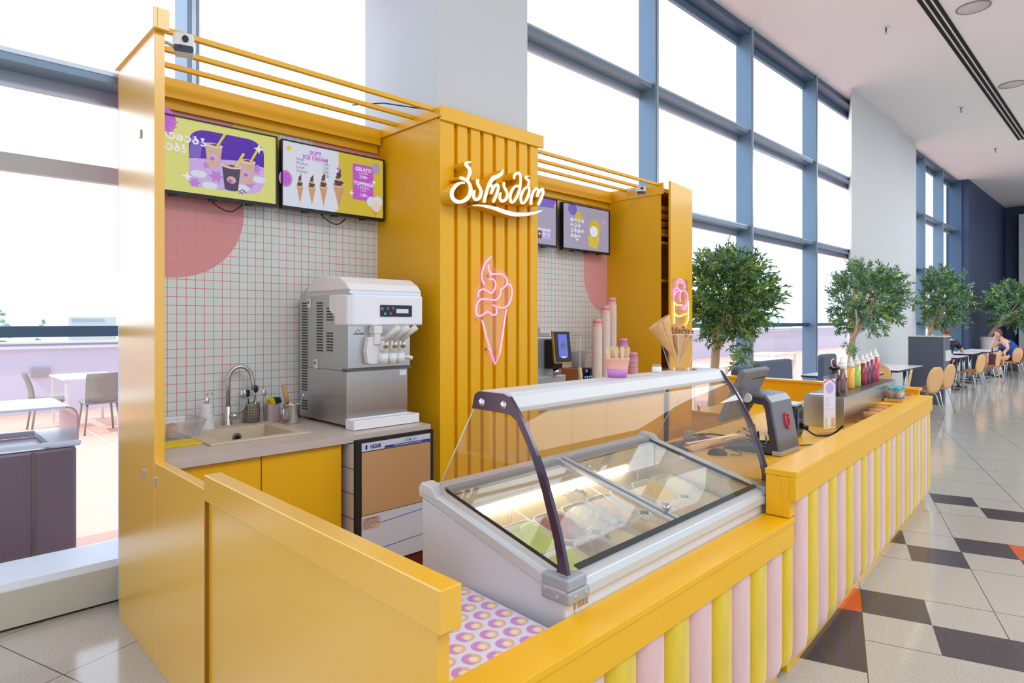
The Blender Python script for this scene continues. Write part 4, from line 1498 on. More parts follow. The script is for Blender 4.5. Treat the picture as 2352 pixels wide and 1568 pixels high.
# slanted lower rear edge of the head
b = MB().prism([(y0 + 0.03, 1.545), (y0 + 0.13, 1.60), (y0 + 0.20, 1.64), (y0 + 0.20, 1.735), (y0 + 0.03, 1.735)], 'x', x0 - 0.008, x0 + 0.02)
b.build('head_cheek', 'machine_white', o, w=True, bevel=0.004)
MB().box(x0 - 0.004, x1 + 0.075, y0 - 0.04, y0 + 0.5, 1.735, 1.757).build('head_band', 'chrome', o, w=True)
lid = [(y0 - 0.05, 1.757), (y0 - 0.01, 1.80), (y0 + 0.07, 1.842), (y0 + 0.25, 1.855), (y0 + 0.40, 1.845), (y0 + 0.48, 1.80), (y0 + 0.50, 1.757)]
MB().prism(lid, 'x', x0 - 0.008, x1 + 0.08).build('lid', 'machine_white', o, w=True, bevel=0.012, seg=3)
px = x0 + 0.20
MB().box(px, px + 0.235, y0 - 0.056, y0 - 0.049, 1.60, 1.672).build('control_panel', 'scr_navy', o, w=True, bevel=0.002)
b = MB().box(px + 0.115, px + 0.205, y0 - 0.058, y0 - 0.055, 1.622, 1.648)
b.build('display', 'scr_white', o, w=True)
for (dx, z, m) in ((0.01, 1.648, 'scr_magenta'), (0.05, 1.65, 'scr_ink'), (0.09, 1.652, 'scr_ink'), (0.03, 1.617, 'sign_green'), (0.07, 1.619, 'scr_ink')):
    MB().box(px + dx - 0.006, px + dx + 0.009, y0 - 0.058, y0 - 0.055, z - 0.007, z + 0.008).build('button', m, o, w=True)
# vents on the left side
for (ya, yb, za, zb) in ((y1 - 0.11, y1 - 0.035, 1.115, 1.70), (y0 + 0.30, y0 + 0.375, 1.38, 1.70), (y0 + 0.17, y0 + 0.245, 1.575, 1.655), (y0 + 0.17, y0 + 0.245, 1.385, 1.505), (y1 - 0.11, y1 - 0.035, 0.99, 1.06)):
    b = MB()
    z = za
    while z < zb:
        b.box(x0 - 0.0018, x0 + 0.001, ya, yb, z, z + 0.0095)
        z += 0.0178
    b.build('vent_slots', 'black', o, w=True)
for (y, z) in ((y0 + 0.47, 1.69), (y0 + 0.38, 1.30)):
    q = MB().box(x0 - 0.008, x0, y - 0.022, y + 0.022, z - 0.03, z + 0.03).build('bracket_plate', 'plastic_white', o, w=True, bevel=0.002)
    MB().cyl((x0 - 0.012, y, z + 0.004), (x0 - 0.008, y, z + 0.004), 0.007).build('screw', 'black', q, w=False)
    q.children[0].location = (-o.location.x, -o.location.y, -o.location.z)
# dispensing head
fy = y0 - 0.012
b = MB()
b.prism([(2.045, 1.315), (2.035, 1.39), (2.05, 1.475), (2.28, 1.475), (2.30, 1.44), (2.30, 1.325), (2.27, 1.312), (2.07, 1.308)], 'y', fy - 0.045, fy)
b.build('dispenser_block', 'plastic_white', o, w=True, bevel=0.006)
for i, x in enumerate((2.145, 2.21, 2.27)):
    MB().cyl((x, fy - 0.055, 1.31), (x, fy - 0.055, 1.375), 0.030, 0.032, 20).build('nozzle', 'plastic_white', o, w=True)
    MB().box(x - 0.024, x + 0.024, fy - 0.085, fy - 0.045, 1.395, 1.45).build('valve_frame', 'plastic_white', o, w=True, bevel=0.003)
    MB().box(x - 0.018, x + 0.018, fy - 0.090, fy - 0.084, 1.405, 1.425).build('valve_insert', 'brass', o, w=True)
    MB().cyl((x, fy - 0.094, 1.405), (x, fy - 0.09, 1.45), 0.006).build('valve_pin', 'chrome', o, w=True)
    MB().tube([(x - 0.005, fy - 0.07, 1.45), (x + 0.03, fy - 0.11, 1.50), (x + 0.055, fy - 0.15, 1.535)], [0.015, 0.018, 0.02], 14).build('lever', 'plastic_cream', o, w=True)
MB().box(2.085, 2.125, fy - 0.06, fy - 0.0, 1.43, 1.54).build('pump_tower', 'plastic_white', o, w=True, bevel=0.003)
MB().box(2.078, 2.134, fy - 0.065, fy - 0.0, 1.495, 1.542).build('pump_cap', 'plastic_white', o, w=True, bevel=0.003)
b = MB().tube([(2.295, fy - 0.03, 1.345), (2.335, fy - 0.05, 1.345), (2.36, fy - 0.055, 1.335)], [0.011, 0.013, 0.015], 10)
b.build('side_lever', 'plastic_white', o, w=True)
MB().ball((2.328, fy - 0.015, 1.41), 0.013, 10, 8).build('side_knob', 'brass', o, w=True)
# drip tray
b = MB()
b.box(x0 - 0.01, x1 + 0.02, y0 - 0.10, y0 - 0.088, WZ + 0.004, WZ + 0.06)
b.box(x0 - 0.01, x1 + 0.02, y0 - 0.012, y0 - 0.001, WZ + 0.004, WZ + 0.06)
b.box(x0 - 0.01, x0 + 0.002, y0 - 0.088, y0 - 0.012, WZ + 0.004, WZ + 0.06)
b.box(x1 + 0.008, x1 + 0.02, y0 - 0.088, y0 - 0.012, WZ + 0.004, WZ + 0.06)
b.box(x0 - 0.01, x1 + 0.02, y0 - 0.09, y0 - 0.01, WZ + 0.001, WZ + 0.006)
b.build('drip_tray', 'machine_white', o, w=True, bevel=0.004)
b = MB().box(x0 + 0.003, x1 + 0.007, y0 - 0.087, y0 - 0.013, WZ + 0.045, WZ + 0.049)
for k in range(20):
    xx = x0 + 0.02 + k * 0.021
    b.box(xx, xx + 0.008, y0 - 0.085, y0 - 0.015, WZ + 0.049, WZ + 0.051)
b.build('drip_grille', 'steel', o, w=True)
q = text('CARPIGIANI', 0.014, 'ink', o, (1.972 - 2.155, y0 - 0.0145 - 3.70, 1.49 - WZ), name='maker_lettering')
b = MB().tube([(1.985, y0 - 0.0135, 1.505), (2.003, y0 - 0.0135, 1.522), (2.021, y0 - 0.0135, 1.505)], 0.0012, 6)
b.build('maker_mark', 'ink', o, w=True)
b = MB().box(2.31, 2.362, y0 - 0.0022, y0 - 0.0005, 1.225, 1.262)
b.build('sticker', 'plastic_white', o, w=True)

# --- ice machine / undercounter freezer with protective film
o = thing('ice_machine', (2.10, 3.4, 0.15), 'undercounter appliance with brown film door and blue lettering', 'ice machine')
MB().box(1.835, 2.365, 3.125, 3.70, 0.175, 0.875).build('body', 'film_white', o, w=True, bevel=0.003)
for z in (0.32, 0.46, 0.60, 0.74):
    MB().box(1.833, 1.836, 3.125, 3.69, z, z + 0.004).build('film_line', 'blue_line', o, w=True)
b = MB()
b.box(1.835, 1.868, 3.10, 3.126, 0.175, 0.905)
b.box(2.350, 2.372, 3.10, 3.126, 0.175, 0.905)
b.box(1.868, 2.350, 3.105, 3.126, 0.885, 0.905)
b.build('frame', 'black_matte', o, w=True)
MB().box(1.87, 2.348, 3.098, 3.125, 0.838, 0.884).build('header_strip', 'film_white', o, w=True)
MB().box(1.87, 2.348, 3.096, 3.125, 0.478, 0.832).build('door', 'film_tan', o, w=True, bevel=0.002)
MB().box(1.87, 2.348, 3.10, 3.125, 0.18, 0.474).build('lower_panel', 'film_white', o, w=True, bevel=0.002)
MB().box(1.87, 2.348, 3.101, 3.125, 0.474, 0.478).build('door_gap', 'black', o, w=True)
for (a, c, z) in ((1.99, 2.348, 0.415), (1.87, 2.348, 0.262)):
    MB().add([(a, 3.0985, z), (c, 3.0985, z + 0.02), (c, 3.0985, z + 0.024), (a, 3.0985, z + 0.004)], [(0, 1, 2, 3)]).build('film_line', 'blue_line', o, w=True)
MB().box(2.02, 2.345, 3.0965, 3.098, 0.840, 0.853).build('blue_band', 'blue', o, w=True)
OX, OY, OZ = o.location
text('UGUR', 0.030, 'blue', o, (1.925 - OX, 3.0972 - OY, 0.850 - OZ), bold=0.001, name='brand_lettering', sx=0.85)
MB().box(1.893, 1.905, 3.0965, 3.098, 0.848, 0.872).build('brand_mark', 'blue', o, w=True)
text('UBM 30', 0.028, 'cyan_text', o, (2.15 - OX, 3.0972 - OY, 0.859 - OZ), bold=0.0006, name='model_lettering')
text('UGUR SOGUTMA MAKINALARI SANAYI VE TICARET AS', 0.008, 'white', o, (2.085 - OX, 3.096 - OY, 0.8435 - OZ), name='small_lettering')
q = MB().box(1.875, 1.99, 3.0985, 3.0995, 0.395, 0.462).build('notice', 'peach_print', o, w=True)
text('!! COK ONEMLI !!', 0.0105, 'ink', o, (1.887 - OX, 3.098 - OY, 0.451 - OZ), name='notice_lettering')
b = MB()
for i in range(6):
    b.box(1.880, 1.983 - (i == 5) * 0.03 - (i == 4) * 0.06, 3.0978, 3.0984, 0.444 - i * 0.0085, 0.4475 - i * 0.0085)
b.build('notice_lines', 'ink_light', o, w=True)
t = MB().box(1.81, 2.55, 2.93, 3.72, 0.0, 0.05)
tag(t.build('plinth_shelf', 'shade_red_brown'), 'platform under the ice machine painted in red brown shade', 'platform')
for x in (1.9, 2.3):
    for y in (3.2, 3.62):
        pass
b = MB().box(1.83, 2.42, 3.12, 3.70, 0.05, 0.175)
b.build('base', 'shade_red_brown', o, w=True)
t = MB().box(1.81, 2.55, 2.90, 2.93, 0.0, 0.11)
tag(t.build('kick_board', 'yellow', bevel=0.002), 'low yellow kick board in front of the ice machine', 'board')
# ================================================================= FREEZER, COUNTERS AND WHAT STANDS ON THEM
FR = R(1.6)
o = thing('display_freezer', (1.384, 1.186, 0), 'white glass topped ice cream display freezer with curved glass hood', 'freezer', rz=FR)
L, D = 1.475, 0.665


def zt(y):
    return 0.80 + 0.262 * y


b = MB()
side = [(0.0, 0.06), (0.0, 0.775), (D, 0.93), (D, 0.06)]
b.prism(side, 'x', 0.0, 0.045)
b.prism(side, 'x', L - 0.045, L)
b.box(0.045, L - 0.045, 0, 0.045, 0.06, 0.78)
b.box(0.045, L - 0.045, D - 0.045, D, 0.06, 0.93)
b.box(0.045, L - 0.045, 0.045, D - 0.045, 0.06, 0.44)
b.build('body', 'freezer_white', o, bevel=0.006)
for x in (0.1, L - 0.1):
    for y in (0.1, D - 0.1):
        MB().cyl((x, y, 0.0), (x, y, 0.06), 0.03).build('foot', 'rubber', o)
b = MB()
zi = 0.46
b.grid([[(0.05, 0.05, zi), (L - 0.05, 0.05, zi)], [(0.05, D - 0.06, zi), (L - 0.05, D - 0.06, zi)]], False)
b.grid([[(0.05, D - 0.06, zi), (L - 0.05, D - 0.06, zi)], [(0.05, D - 0.06, 0.93), (L - 0.05, D - 0.06, 0.93)]], False)
b.grid([[(0.05, 0.05, zi), (L - 0.05, 0.05, zi)], [(0.05, 0.05, 0.79), (L - 0.05, 0.05, 0.79)]], False)
for x in (0.05, L - 0.05):
    b.add([(x, 0.05, zi), (x, D - 0.06, zi), (x, D - 0.06, 0.93), (x, 0.05, 0.79)], [(0, 1, 2, 3)], False)
b.build('liner', 'freezer_inner', o)
MB().box(0.052, L - 0.052, D - 0.085, D - 0.062, 0.872, 0.882).build('liner_ledge', 'freezer_inner', o)
MB().box(0.20, 1.22, D - 0.078, D - 0.062, 0.83, 0.86).build('light_strip', 'led_warm', o)
for x in (0.18, 0.36, 0.38, 0.62, 0.84, 0.86, 1.1, 1.3):
    MB().cyl((x, D - 0.08, 0.66), (x, D - 0.08, 0.84), 0.002, seg=6).build('wire_hook', 'chrome', o)
for x in (0.37, 0.85):
    MB().tube([(x, D - 0.08, 0.84), (x, 0.06, 0.68)], 0.002, 6).build('basket_wire', 'chrome', o)


def rimprof(w0, w1):
    return [(-0.012, zt(0) - 0.03), (-0.012, zt(0) - 0.002), (0.0, zt(0) + 0.006), (D, zt(D) + 0.006), (D + 0.008, zt(D) - 0.002), (D + 0.008, zt(D) - 0.035), (0.0, zt(0) - 0.035)]


MB().prism(rimprof(0, 0), 'x', -0.010, 0.048).build('side_rim', 'freezer_rim', o, bevel=0.006)
MB().prism(rimprof(0, 0), 'x', L - 0.048, L + 0.010).build('side_rim', 'freezer_rim', o, bevel=0.006)
MB().prism([(-0.016, 0.755), (-0.016, 0.785), (-0.004, 0.806), (0.03, 0.814), (0.045, 0.812), (0.045, 0.76)], 'x', -0.008, L + 0.008).build('front_rim', 'freezer_rim', o, bevel=0.004)
MB().box(0.048, L - 0.048, D - 0.055, D + 0.006, 0.93, 0.972).build('back_rim', 'freezer_rim', o, bevel=0.005)


def slab(mb, x0, x1, y0, y1, h0, h1):
    mb.prism([(y0, zt(y0) + h0), (y1, zt(y1) + h0), (y1, zt(y1) + h1), (y0, zt(y0) + h1)], 'x', x0, x1)


b = MB()
slab(b, 0.048, 0.062, 0.045, 0.60, -0.006, 0.006)
b.build('side_gasket', 'gasket', o)
b = MB()
slab(b, 0.105, L - 0.05, 0.030, 0.050, 0.006, 0.012)
b.build('front_gasket', 'gasket', o)
b = MB()
slab(b, L - 0.062, L - 0.048, 0.045, 0.60, -0.006, 0.006)
b.build('side_gasket', 'gasket', o)
b = MB()
slab(b, 0.695, 0.715, 0.05, 0.61, 0.0, 0.012)
slab(b, 0.735, 0.755, 0.05, 0.61, 0.0, 0.012)
b.build('centre_rail', 'freezer_rim', o)
b = MB()
slab(b, 0.715, 0.735, 0.05, 0.61, -0.004, 0.005)
b.build('rail_track', 'fin_dark', o)
for (a, c, h) in ((0.062, 0.695, 0.0), (0.755, L - 0.062, 0.0)):
    b = MB()
    slab(b, a, c, 0.05, 0.60, -0.001, 0.003)
    b.build('glass_lid', 'lid_glass', o)
b = MB()
slab(b, 0.062, 0.70, 0.585, 0.60, 0.002, 0.012)
slab(b, 0.755, L - 0.062, 0.585, 0.60, 0.002, 0.012)
b.build('lid_frame', 'corner_grey', o)

# curved hood
OUT = [(-0.013, 0.838), (0.002, 0.897), (0.021, 0.961), (0.050, 1.042), (0.080, 1.116), (0.118, 1.190), (0.159, 1.256), (0.195, 1.303)]
INN = [(0.030, 0.838), (0.026, 0.865), (0.042, 0.937), (0.067, 1.01), (0.094, 1.084), (0.127, 1.159), (0.160, 1.215), (0.190, 1.262)]
arm = OUT + [(0.222, 1.334), (0.245, 1.340), (0.360, 1.340), (0.380, 1.328), (0.394, 1.282), (0.306, 1.281), (0.223, 1.276)] + list(reversed(INN))
for x in (-0.004, L - 0.010):
    pts = OUT + [(0.222, 1.334), (0.245, 1.340), (0.360, 1.340), (0.380, 1.328), (0.394, 1.282)]
    inn = INN + [(0.215, 1.276), (0.245, 1.280), (0.30, 1.281), (0.35, 1.281), (0.394, 1.282)]
    b = MB()
    A = catmull([(u, v, 0) for u, v in OUT], 3)
    Bq = catmull([(u, v, 0) for u, v in INN], 3)
    for i in range(len(A) - 1):
        b.prism([(A[i].x, A[i].y), (A[i + 1].x, A[i + 1].y), (Bq[i + 1].x, Bq[i + 1].y), (Bq[i].x, Bq[i].y)], 'x', x, x + 0.014)
    b.prism([(0.195, 1.303), (0.222, 1.334), (0.245, 1.341), (0.360, 1.341), (0.380, 1.330), (0.394, 1.282), (0.25, 1.280), (0.215, 1.276), (0.190, 1.262)], 'x', x, x + 0.014)
    b.build('hood_arm', 'arm_dark', o)
    sgn = -1 if x < 0 else 1
    for (yy, zz) in ((0.245, 1.306), (0.345, 1.306)):
        MB().ball((x + (0 if sgn < 0 else 0.014), yy, zz), 0.014, 14, 8, (0.7, 1, 1)).build('dome_screw', 'chrome', o)
b = MB()
b.prism([(0.198, 1.286), (0.226, 1.336), (0.245, 1.343), (0.36, 1.343), (0.383, 1.330), (0.395, 1.286), (0.385, 1.286), (0.372, 1.322), (0.25, 1.325), (0.236, 1.318), (0.210, 1.286)], 'x', 0.012, L - 0.012)
b.build('hood_top', 'freezer_hood', o, bevel=0.003)
P = []
for p in catmull([(u + 0.006, v, 0) for u, v in OUT[:-1]] + [(0.203, 1.30, 0)], 4):
    P.append([(0.012, p.x, p.y), (L - 0.012, p.x, p.y)])
b = MB().grid(P)
b.build('front_glass', 'case_glass', o)
for x in (0.006, L - 0.006):
    inn = [(0.035, 0.845), (0.042, 0.937), (0.067, 1.01), (0.094, 1.084), (0.127, 1.159), (0.160, 1.215), (0.20, 1.262), (0.37, 1.282), (0.392, 1.282), (0.575, 0.985), (0.575, zt(0.575) + 0.008), (0.04, zt(0.04) + 0.012)]
    b = MB().add([(x, u, v) for u, v in inn], [tuple(range(len(inn)))])
    b.build('side_glass', 'case_glass', o)
    MB().tube([(x, 0.393, 1.283), (x, 0.576, 0.985)], 0.002, 6).build('glass_edge', 'sill', o)
# corner pieces
for x, s in ((-0.012, 1), (L + 0.012, -1)):
    b = MB()
    w = 0.105
    b.prism([(x, -0.022), (x + s * w, -0.022), (x + s * w, 0.005), (x + s * 0.02, 0.085), (x, 0.085)], 'z', 0.752, 0.790)
    b.prism([(x, -0.020), (x + s * w * 0.9, -0.020), (x + s * w * 0.75, 0.028), (x + s * 0.045, 0.040), (x + s * 0.03, 0.085), (x, 0.085)], 'z', 0.790, 0.828)
    b.build('corner_bracket', 'corner_grey', o, bevel=0.008, seg=3)
    for (dx, dy, zz) in ((0.035, -0.024, 0.772), (0.085, -0.024, 0.772), (-0.002, 0.02, 0.772), (-0.002, 0.062, 0.785)):
        if dy < 0:
            MB().cyl((x + s * dx, dy, zz), (x + s * dx, dy + 0.006, zz), 0.006, seg=10).build('screw', 'chrome', o)
        else:
            MB().cyl((x + s * dx, dy, zz), (x + s * dx + s * 0.006, dy, zz), 0.006, seg=10).build('screw', 'chrome', o)
    b = MB()
    b.prism([(0.56, zt(0.56)), (0.60, zt(0.56) + 0.035), (0.655, zt(0.655) + 0.02), (0.675, zt(0.655) - 0.005), (0.66, zt(0.655) - 0.02), (0.56, zt(0.56) - 0.01)], 'x', min(x, x + s * 0.055), max(x, x + s * 0.055))
    b.build('hinge_cover', 'freezer_hood', o, bevel=0.006)
text('UGUR', 0.028, 'wood_handle', o, (0.058, -0.0015, 0.722), bold=0.0005, sx=0.66, name='brand_lettering')
MB().box(0.040, 0.050, -0.0015, 0, 0.722, 0.742).build('brand_mark', 'wood_handle', o)
MB().cyl((0.09, 0.07, 0.70), (0.092, 0.07, 0.70), 0.001).build('hook', 'chrome', o)
FZ = Matrix.Translation((1.384, 1.186, 0)) @ Matrix.Rotation(FR, 4, 'Z')


def fz(x, y, z):
    p = FZ @ Vector((x, y, z))
    return (p.x, p.y, p.z)


# tubs of ice cream : two rows of seven
tw, tdp = 0.168, 0.194
tops = [[('ice_green', 'pale green'), ('ice_taupe', 'dusky taupe'), ('ice_cream', 'film covered cream'), ('ice_beige', 'speckled beige'), ('ice_yellow', 'soft yellow'), ('ice_beige', 'scraped beige'), ('ice_cream', 'smooth cream')],
        [('ice_green', 'bright green'), ('ice_brown', 'chocolate brown'), ('ice_cream', 'ivory'), ('ice_beige', 'dotted biscuit'), ('ice_yellow', 'orange yellow'), ('ice_mango', 'mango yellow'), ('ice_cream', 'vanilla')]]
for r in range(2):
    for c in range(7):
        mt, word = tops[r][c]
        cx = 0.292 + c * 0.172
        cy = 0.225 + r * 0.196
        t = thing('ice_cream_tub', fz(cx, cy, 0.68 + 0.262 * cy - 0.122), '%s ice cream in a white tub, %s row, %s' % (word, ('front', 'back')[r], ['left end of the freezer', 'second from the left', 'third from the left', 'just left of the centre rail', 'just right of the centre rail', 'second from the right', 'right end of the freezer'][c]), 'ice cream tub', 'ice cream tubs in the freezer', FR)
        t.rotation_euler = (R(14.7), 0, FR)
        P = []
        for z, g in ((0.0, -0.012), (0.115, 0.0), (0.122, 0.003), (0.122, -0.004), (0.07, -0.008)):
            q = rrect(-tw / 2 - g, tw / 2 + g, -tdp / 2 - g, tdp / 2 + g, 0.04, 5)
            P.append([(x, y, z) for x, y in q + [q[0]]])
        b = MB().grid(P)
        b.prism(rrect(-tw / 2 + 0.012, tw / 2 - 0.012, -tdp / 2 + 0.012, tdp / 2 - 0.012, 0.035), 'z', 0.0, 0.004)
        b.build('tub', 'tub_white', t)
        # rough mound of ice cream
        rr = random.Random(r * 10 + c)
        N = 12
        P = []
        for i in range(N + 1):
            row = []
            for j in range(N + 1):
                u = -1 + 2 * i / N
                v = -1 + 2 * j / N
                k = max(abs(u), abs(v), 1e-6)
                sc = 1 - 0.12 * (abs(u) * abs(v)) ** 1.5
                x, y = u * (tw / 2 - 0.007) * sc, v * (tdp / 2 - 0.007) * sc
                edge = max(abs(u), abs(v))
                h = 0.098 + 0.022 * (1 - edge ** 4) + (0.012 * rr.random() if edge < 0.95 else 0) + 0.012 * math.sin(3 * u + c) * (1 - edge ** 3) * (1 + r)
                row.append((x, y, h))
            P.append(row)
        MB().grid(P).build('ice_cream', mt, t, subsurf=1)
        if (r, c) in ((0, 3), (0, 2)):
            b = MB().box(tw / 2 - 0.075, tw / 2 - 0.028, -tdp / 2 + 0.015, -tdp / 2 + 0.04, 0.118, 0.1192)
            b.build('tag', 'sign_red', t)
            MB().box(tw / 2 - 0.072, tw / 2 - 0.031, -tdp / 2 + 0.018, -tdp / 2 + 0.037, 0.1192, 0.1198).build('tag_face', 'paper_white', t)
        if (r, c) == (0, 0):
            pass
# dark round lid leaning at the left end, crumpled film
t = MB().cyl(fz(0.075, 0.44, 0.74), fz(0.095, 0.44, 0.765), 0.095, seg=36)
tag(t.build('lid_disc', 'grey_fabric'), 'dark grey round lid leaning at the left end inside the freezer', 'lid')
for k, (x, y, z, sx, sy, lb) in enumerate(((0.44, 0.25, 0.775, 0.06, 0.07, 'clear film draped over the ivory tub behind the arm'), (0.66, 0.46, 0.83, 0.07, 0.05, 'crumpled clear film peak near the centre rail'), (0.62, 0.30, 0.785, 0.06, 0.08, 'clear film sheet over the tubs left of the centre rail'))):
    rr = random.Random(k + 3)
    P = [[(-sx + 2 * sx * i / 9, -sy + 2 * sy * j / 9, 0.02 * rr.random() + (0.035 * math.exp(-((i - 4) ** 2 + (j - 5) ** 2) / 6.0) if k == 1 else 0.008 * math.sin(i))) for j in range(10)] for i in range(10)]
    t = thing('plastic_film', fz(x, y, z), lb, 'plastic film', rz=FR)
    t.rotation_euler = (R(14.7), 0, FR)
    MB().grid(P, False).build('sheet', 'film', t)
o = thing('scoop', fz(0.74, 0.09, 0.83), 'small metal scoop head resting at the front of the centre rail', 'scoop')
MB().ball((0.02, 0.02, 0.018), 0.017, 12, 8, (1, 1, 0.8)).build('bowl', 'chrome', o)
MB().tube([(0.01, 0.01, 0.012), (-0.03, 0.0, 0.006)], 0.005, 8).build('handle', 'steel_dark', o)

# patterned box in the near corner
def dot_material():
    m = bpy.data.materials.new('dotted_vinyl')
    m.use_nodes = True
    n = m.node_tree.nodes
    l = m.node_tree.links
    b = n['Principled BSDF']
    b.inputs['Roughness'].default_value = 0.3
    tc = n.new('ShaderNodeTexCoord')
    sp = n.new('ShaderNodeSeparateXYZ')
    l.new(tc.outputs['Object'], sp.inputs[0])

    def mth(op, a, bb=None):
        q = n.new('ShaderNodeMath')
        q.operation = op
        for i, v in enumerate((a, bb)):
            if v is None:
                continue
            if isinstance(v, (int, float)):
                q.inputs[i].default_value = v
            else:
                l.new(v, q.inputs[i])
        return q.outputs[0]
    PX, PY = 0.118, 0.068
    masks = []
    cur = None
    mixc = lin((224, 220, 236))
    prev = None
    for ox, oy in ((0, 0), (PX / 2, PY / 2)):
        fx = mth('SUBTRACT', mth('MODULO', mth('ADD', sp.outputs[0], 10 * PX + ox), PX), PX / 2)
        fy = mth('SUBTRACT', mth('MODULO', mth('ADD', sp.outputs[1], 10 * PY + oy), PY), PY / 2)
        d = mth('SQRT', mth('ADD', mth('MULTIPLY', fx, fx), mth('MULTIPLY', fy, fy)))
        disc = mth('LESS_THAN', d, 0.0275)
        ang = mth('ADD', mth('ADD', fx, mth('MULTIPLY', fy, -0.6)), mth('MULTIPLY', mth('SINE', mth('MULTIPLY', fy, 420)), 0.003))
        tone = mth('GREATER_THAN', ang, 0.002)
        dx2 = mth('SUBTRACT', fx, 0.003)
        dy2 = mth('ADD', fy, 0.004)
        cen = mth('LESS_THAN', mth('SQRT', mth('ADD', mth('MULTIPLY', dx2, dx2), mth('MULTIPLY', dy2, dy2))), mth('ADD', 0.0125, mth('MULTIPLY', mth('SINE', mth('MULTIPLY', mth('ADD', fx, fy), 600)), 0.003)))
        m1 = n.new('ShaderNodeMix')
        m1.data_type = 'RGBA'
        l.new(tone, m1.inputs[0])
        m1.inputs[6].default_value = lin((208, 140, 200))
        m1.inputs[7].default_value = lin((226, 182, 160))
        m2 = n.new('ShaderNodeMix')
        m2.data_type = 'RGBA'
        l.new(cen, m2.inputs[0])
        l.new(m1.outputs[2], m2.inputs[6])
        m2.inputs[7].default_value = lin((240, 228, 176))
        m3 = n.new('ShaderNodeMix')
        m3.data_type = 'RGBA'
        l.new(disc, m3.inputs[0])
        if prev is None:
            m3.inputs[6].default_value = mixc
        else:
            l.new(prev, m3.inputs[6])
        l.new(m2.outputs[2], m3.inputs[7])
        prev = m3.outputs[2]
    l.new(prev, b.inputs['Base Color'])
    return m


dm = dot_material()
b = MB().box(-0.20, 0.21, -0.215, 0.20, 0, 0.685)
o = b.build('patterned_box', dm, origin=(0, 0, 0), bevel=0.003)
o.location = (1.145, 1.415, 0)
o.rotation_euler = (0, 0, R(-2))
tag(o, 'white box top printed with pink and cream discs beside the freezer', 'box')


# --- lower counter ledge with velvet cushions
def dirv(a):
    return Vector((math.cos(R(a)), math.sin(R(a)), 0)), Vector((-math.sin(R(a)), math.cos(R(a)), 0))


def cushion_mb(w, h, z0, ny=10, depth=0.052):
    # an upholstered vertical roll, rounded at both ends, 0..w along x, bulging toward -y
    P = []
    zsn = 16
    for i in range(zsn + 1):
        t = i / zsn
        z = z0 + h * t
        e = min(1, (min(t, (1 - t) * 3) / 0.10)) if t < 0.5 else 1
        ez = math.sqrt(max(0, 1 - (1 - min(1, t * h / 0.10)) ** 2))
        row = []
        for j in range(ny + 1):
            a = PI * j / ny
            x = w / 2 - w / 2 * math.cos(a)
            y = -depth * ez * (math.sin(a) ** 0.5)
            row.append((x, y, z))
        P.append(row)
    return MB().grid(P)


def counter_front(par, x_edge0, n, w, h, z0, first, lbl_parent):
    pa = cushion_mb(w, h, z0)
    objs = []
    for k in range(n):
        pink = (k + first) % 2 == 0
        if k < 2:
            ob = pa.build('cushion', 'velvet_pink' if pink else 'velvet_yellow', par)
            objs.append((ob, pink))
        else:
            src = objs[0][0] if objs[0][1] == pink else objs[1][0]
            ob = src.copy()
            COL.objects.link(ob)
            ob.parent = par
        ob.location = (x_edge0 + k * w, 0, 0)
        ob['label'] = 'pink velvet roll' if pink else 'yellow velvet roll'


# lower counter, local frame along its front edge
o = thing('lower_counter', (0.918, 1.042, 0), 'lower yellow counter ledge in front of the freezer with velvet rolls', 'counter', rz=R(1.4))
b = MB().box(0.0, 1.895, 0.0, 0.130, 0.690, 0.712)
b.build('ledge', 'yellow', o, bevel=0.002)
MB().box(0.0, 1.895, 0.004, 0.026, 0.595, 0.690).build('fascia', 'yellow', o, bevel=0.001)
MB().box(0.0, 1.855, 0.064, 0.09, 0.0, 0.69).build('backing', 'yellow', o)
counter_front(o, 0.037, 12, 0.162, 0.60, 0.035, 0, '')
max((c for c in o.children if c.name.startswith('cushion')), key=lambda c: c.location.x).scale.x = 0.69
for ch in o.children:
    if ch.name.startswith('cushion'):
        ch.location.y = 0.062
# upper counter
UC = (2.775, 1.068, 0)
o = thing('upper_counter', UC, 'long raised yellow counter with pink and yellow velvet rolls', 'counter', rz=R(4.08))
LU = 3.74
MB().box(0.0, LU, 0.0, 0.135, 0.893, 0.918).build('ledge', 'yellow', o, bevel=0.002)
MB().box(0.0, LU, 0.003, 0.028, 0.79, 0.893).build('fascia', 'yellow', o, bevel=0.0015)
MB().box(0.072, LU, 0.0625, 0.13, 0.0, 0.892).build('backing', 'yellow', o, bevel=0.001)
MB().box(0.0, 0.0715, 0.0625, 0.13, 0.716, 0.892).build('backing', 'yellow', o, bevel=0.001)
MB().box(0.0, 0.072, 0.0285, 0.0624, 0.716, 0.892).build('end_post', 'yellow', o, bevel=0.001)
b = MB()
b.box(0.10, LU, 0.13, 0.95, 0.82, 0.84)
b.build('worktop', 'yellow', o)
MB().box(0.10, 0.12, 0.13, 0.93, 0.0, 0.82).build('end_panel', 'yellow', o)
MB().box(2.85, LU, 0.13, 0.27, 0.84, 0.915).build('raised_shelf', 'yellow', o, bevel=0.002)
counter_front(o, 0.075, 22, 0.1655, 0.76, 0.045, 0, '')
for ch in o.children:
    if ch.name.startswith('cushion'):
        ch.location.y = 0.060
UM = Matrix.Translation(UC) @ Matrix.Rotation(R(4.08), 4, 'Z')
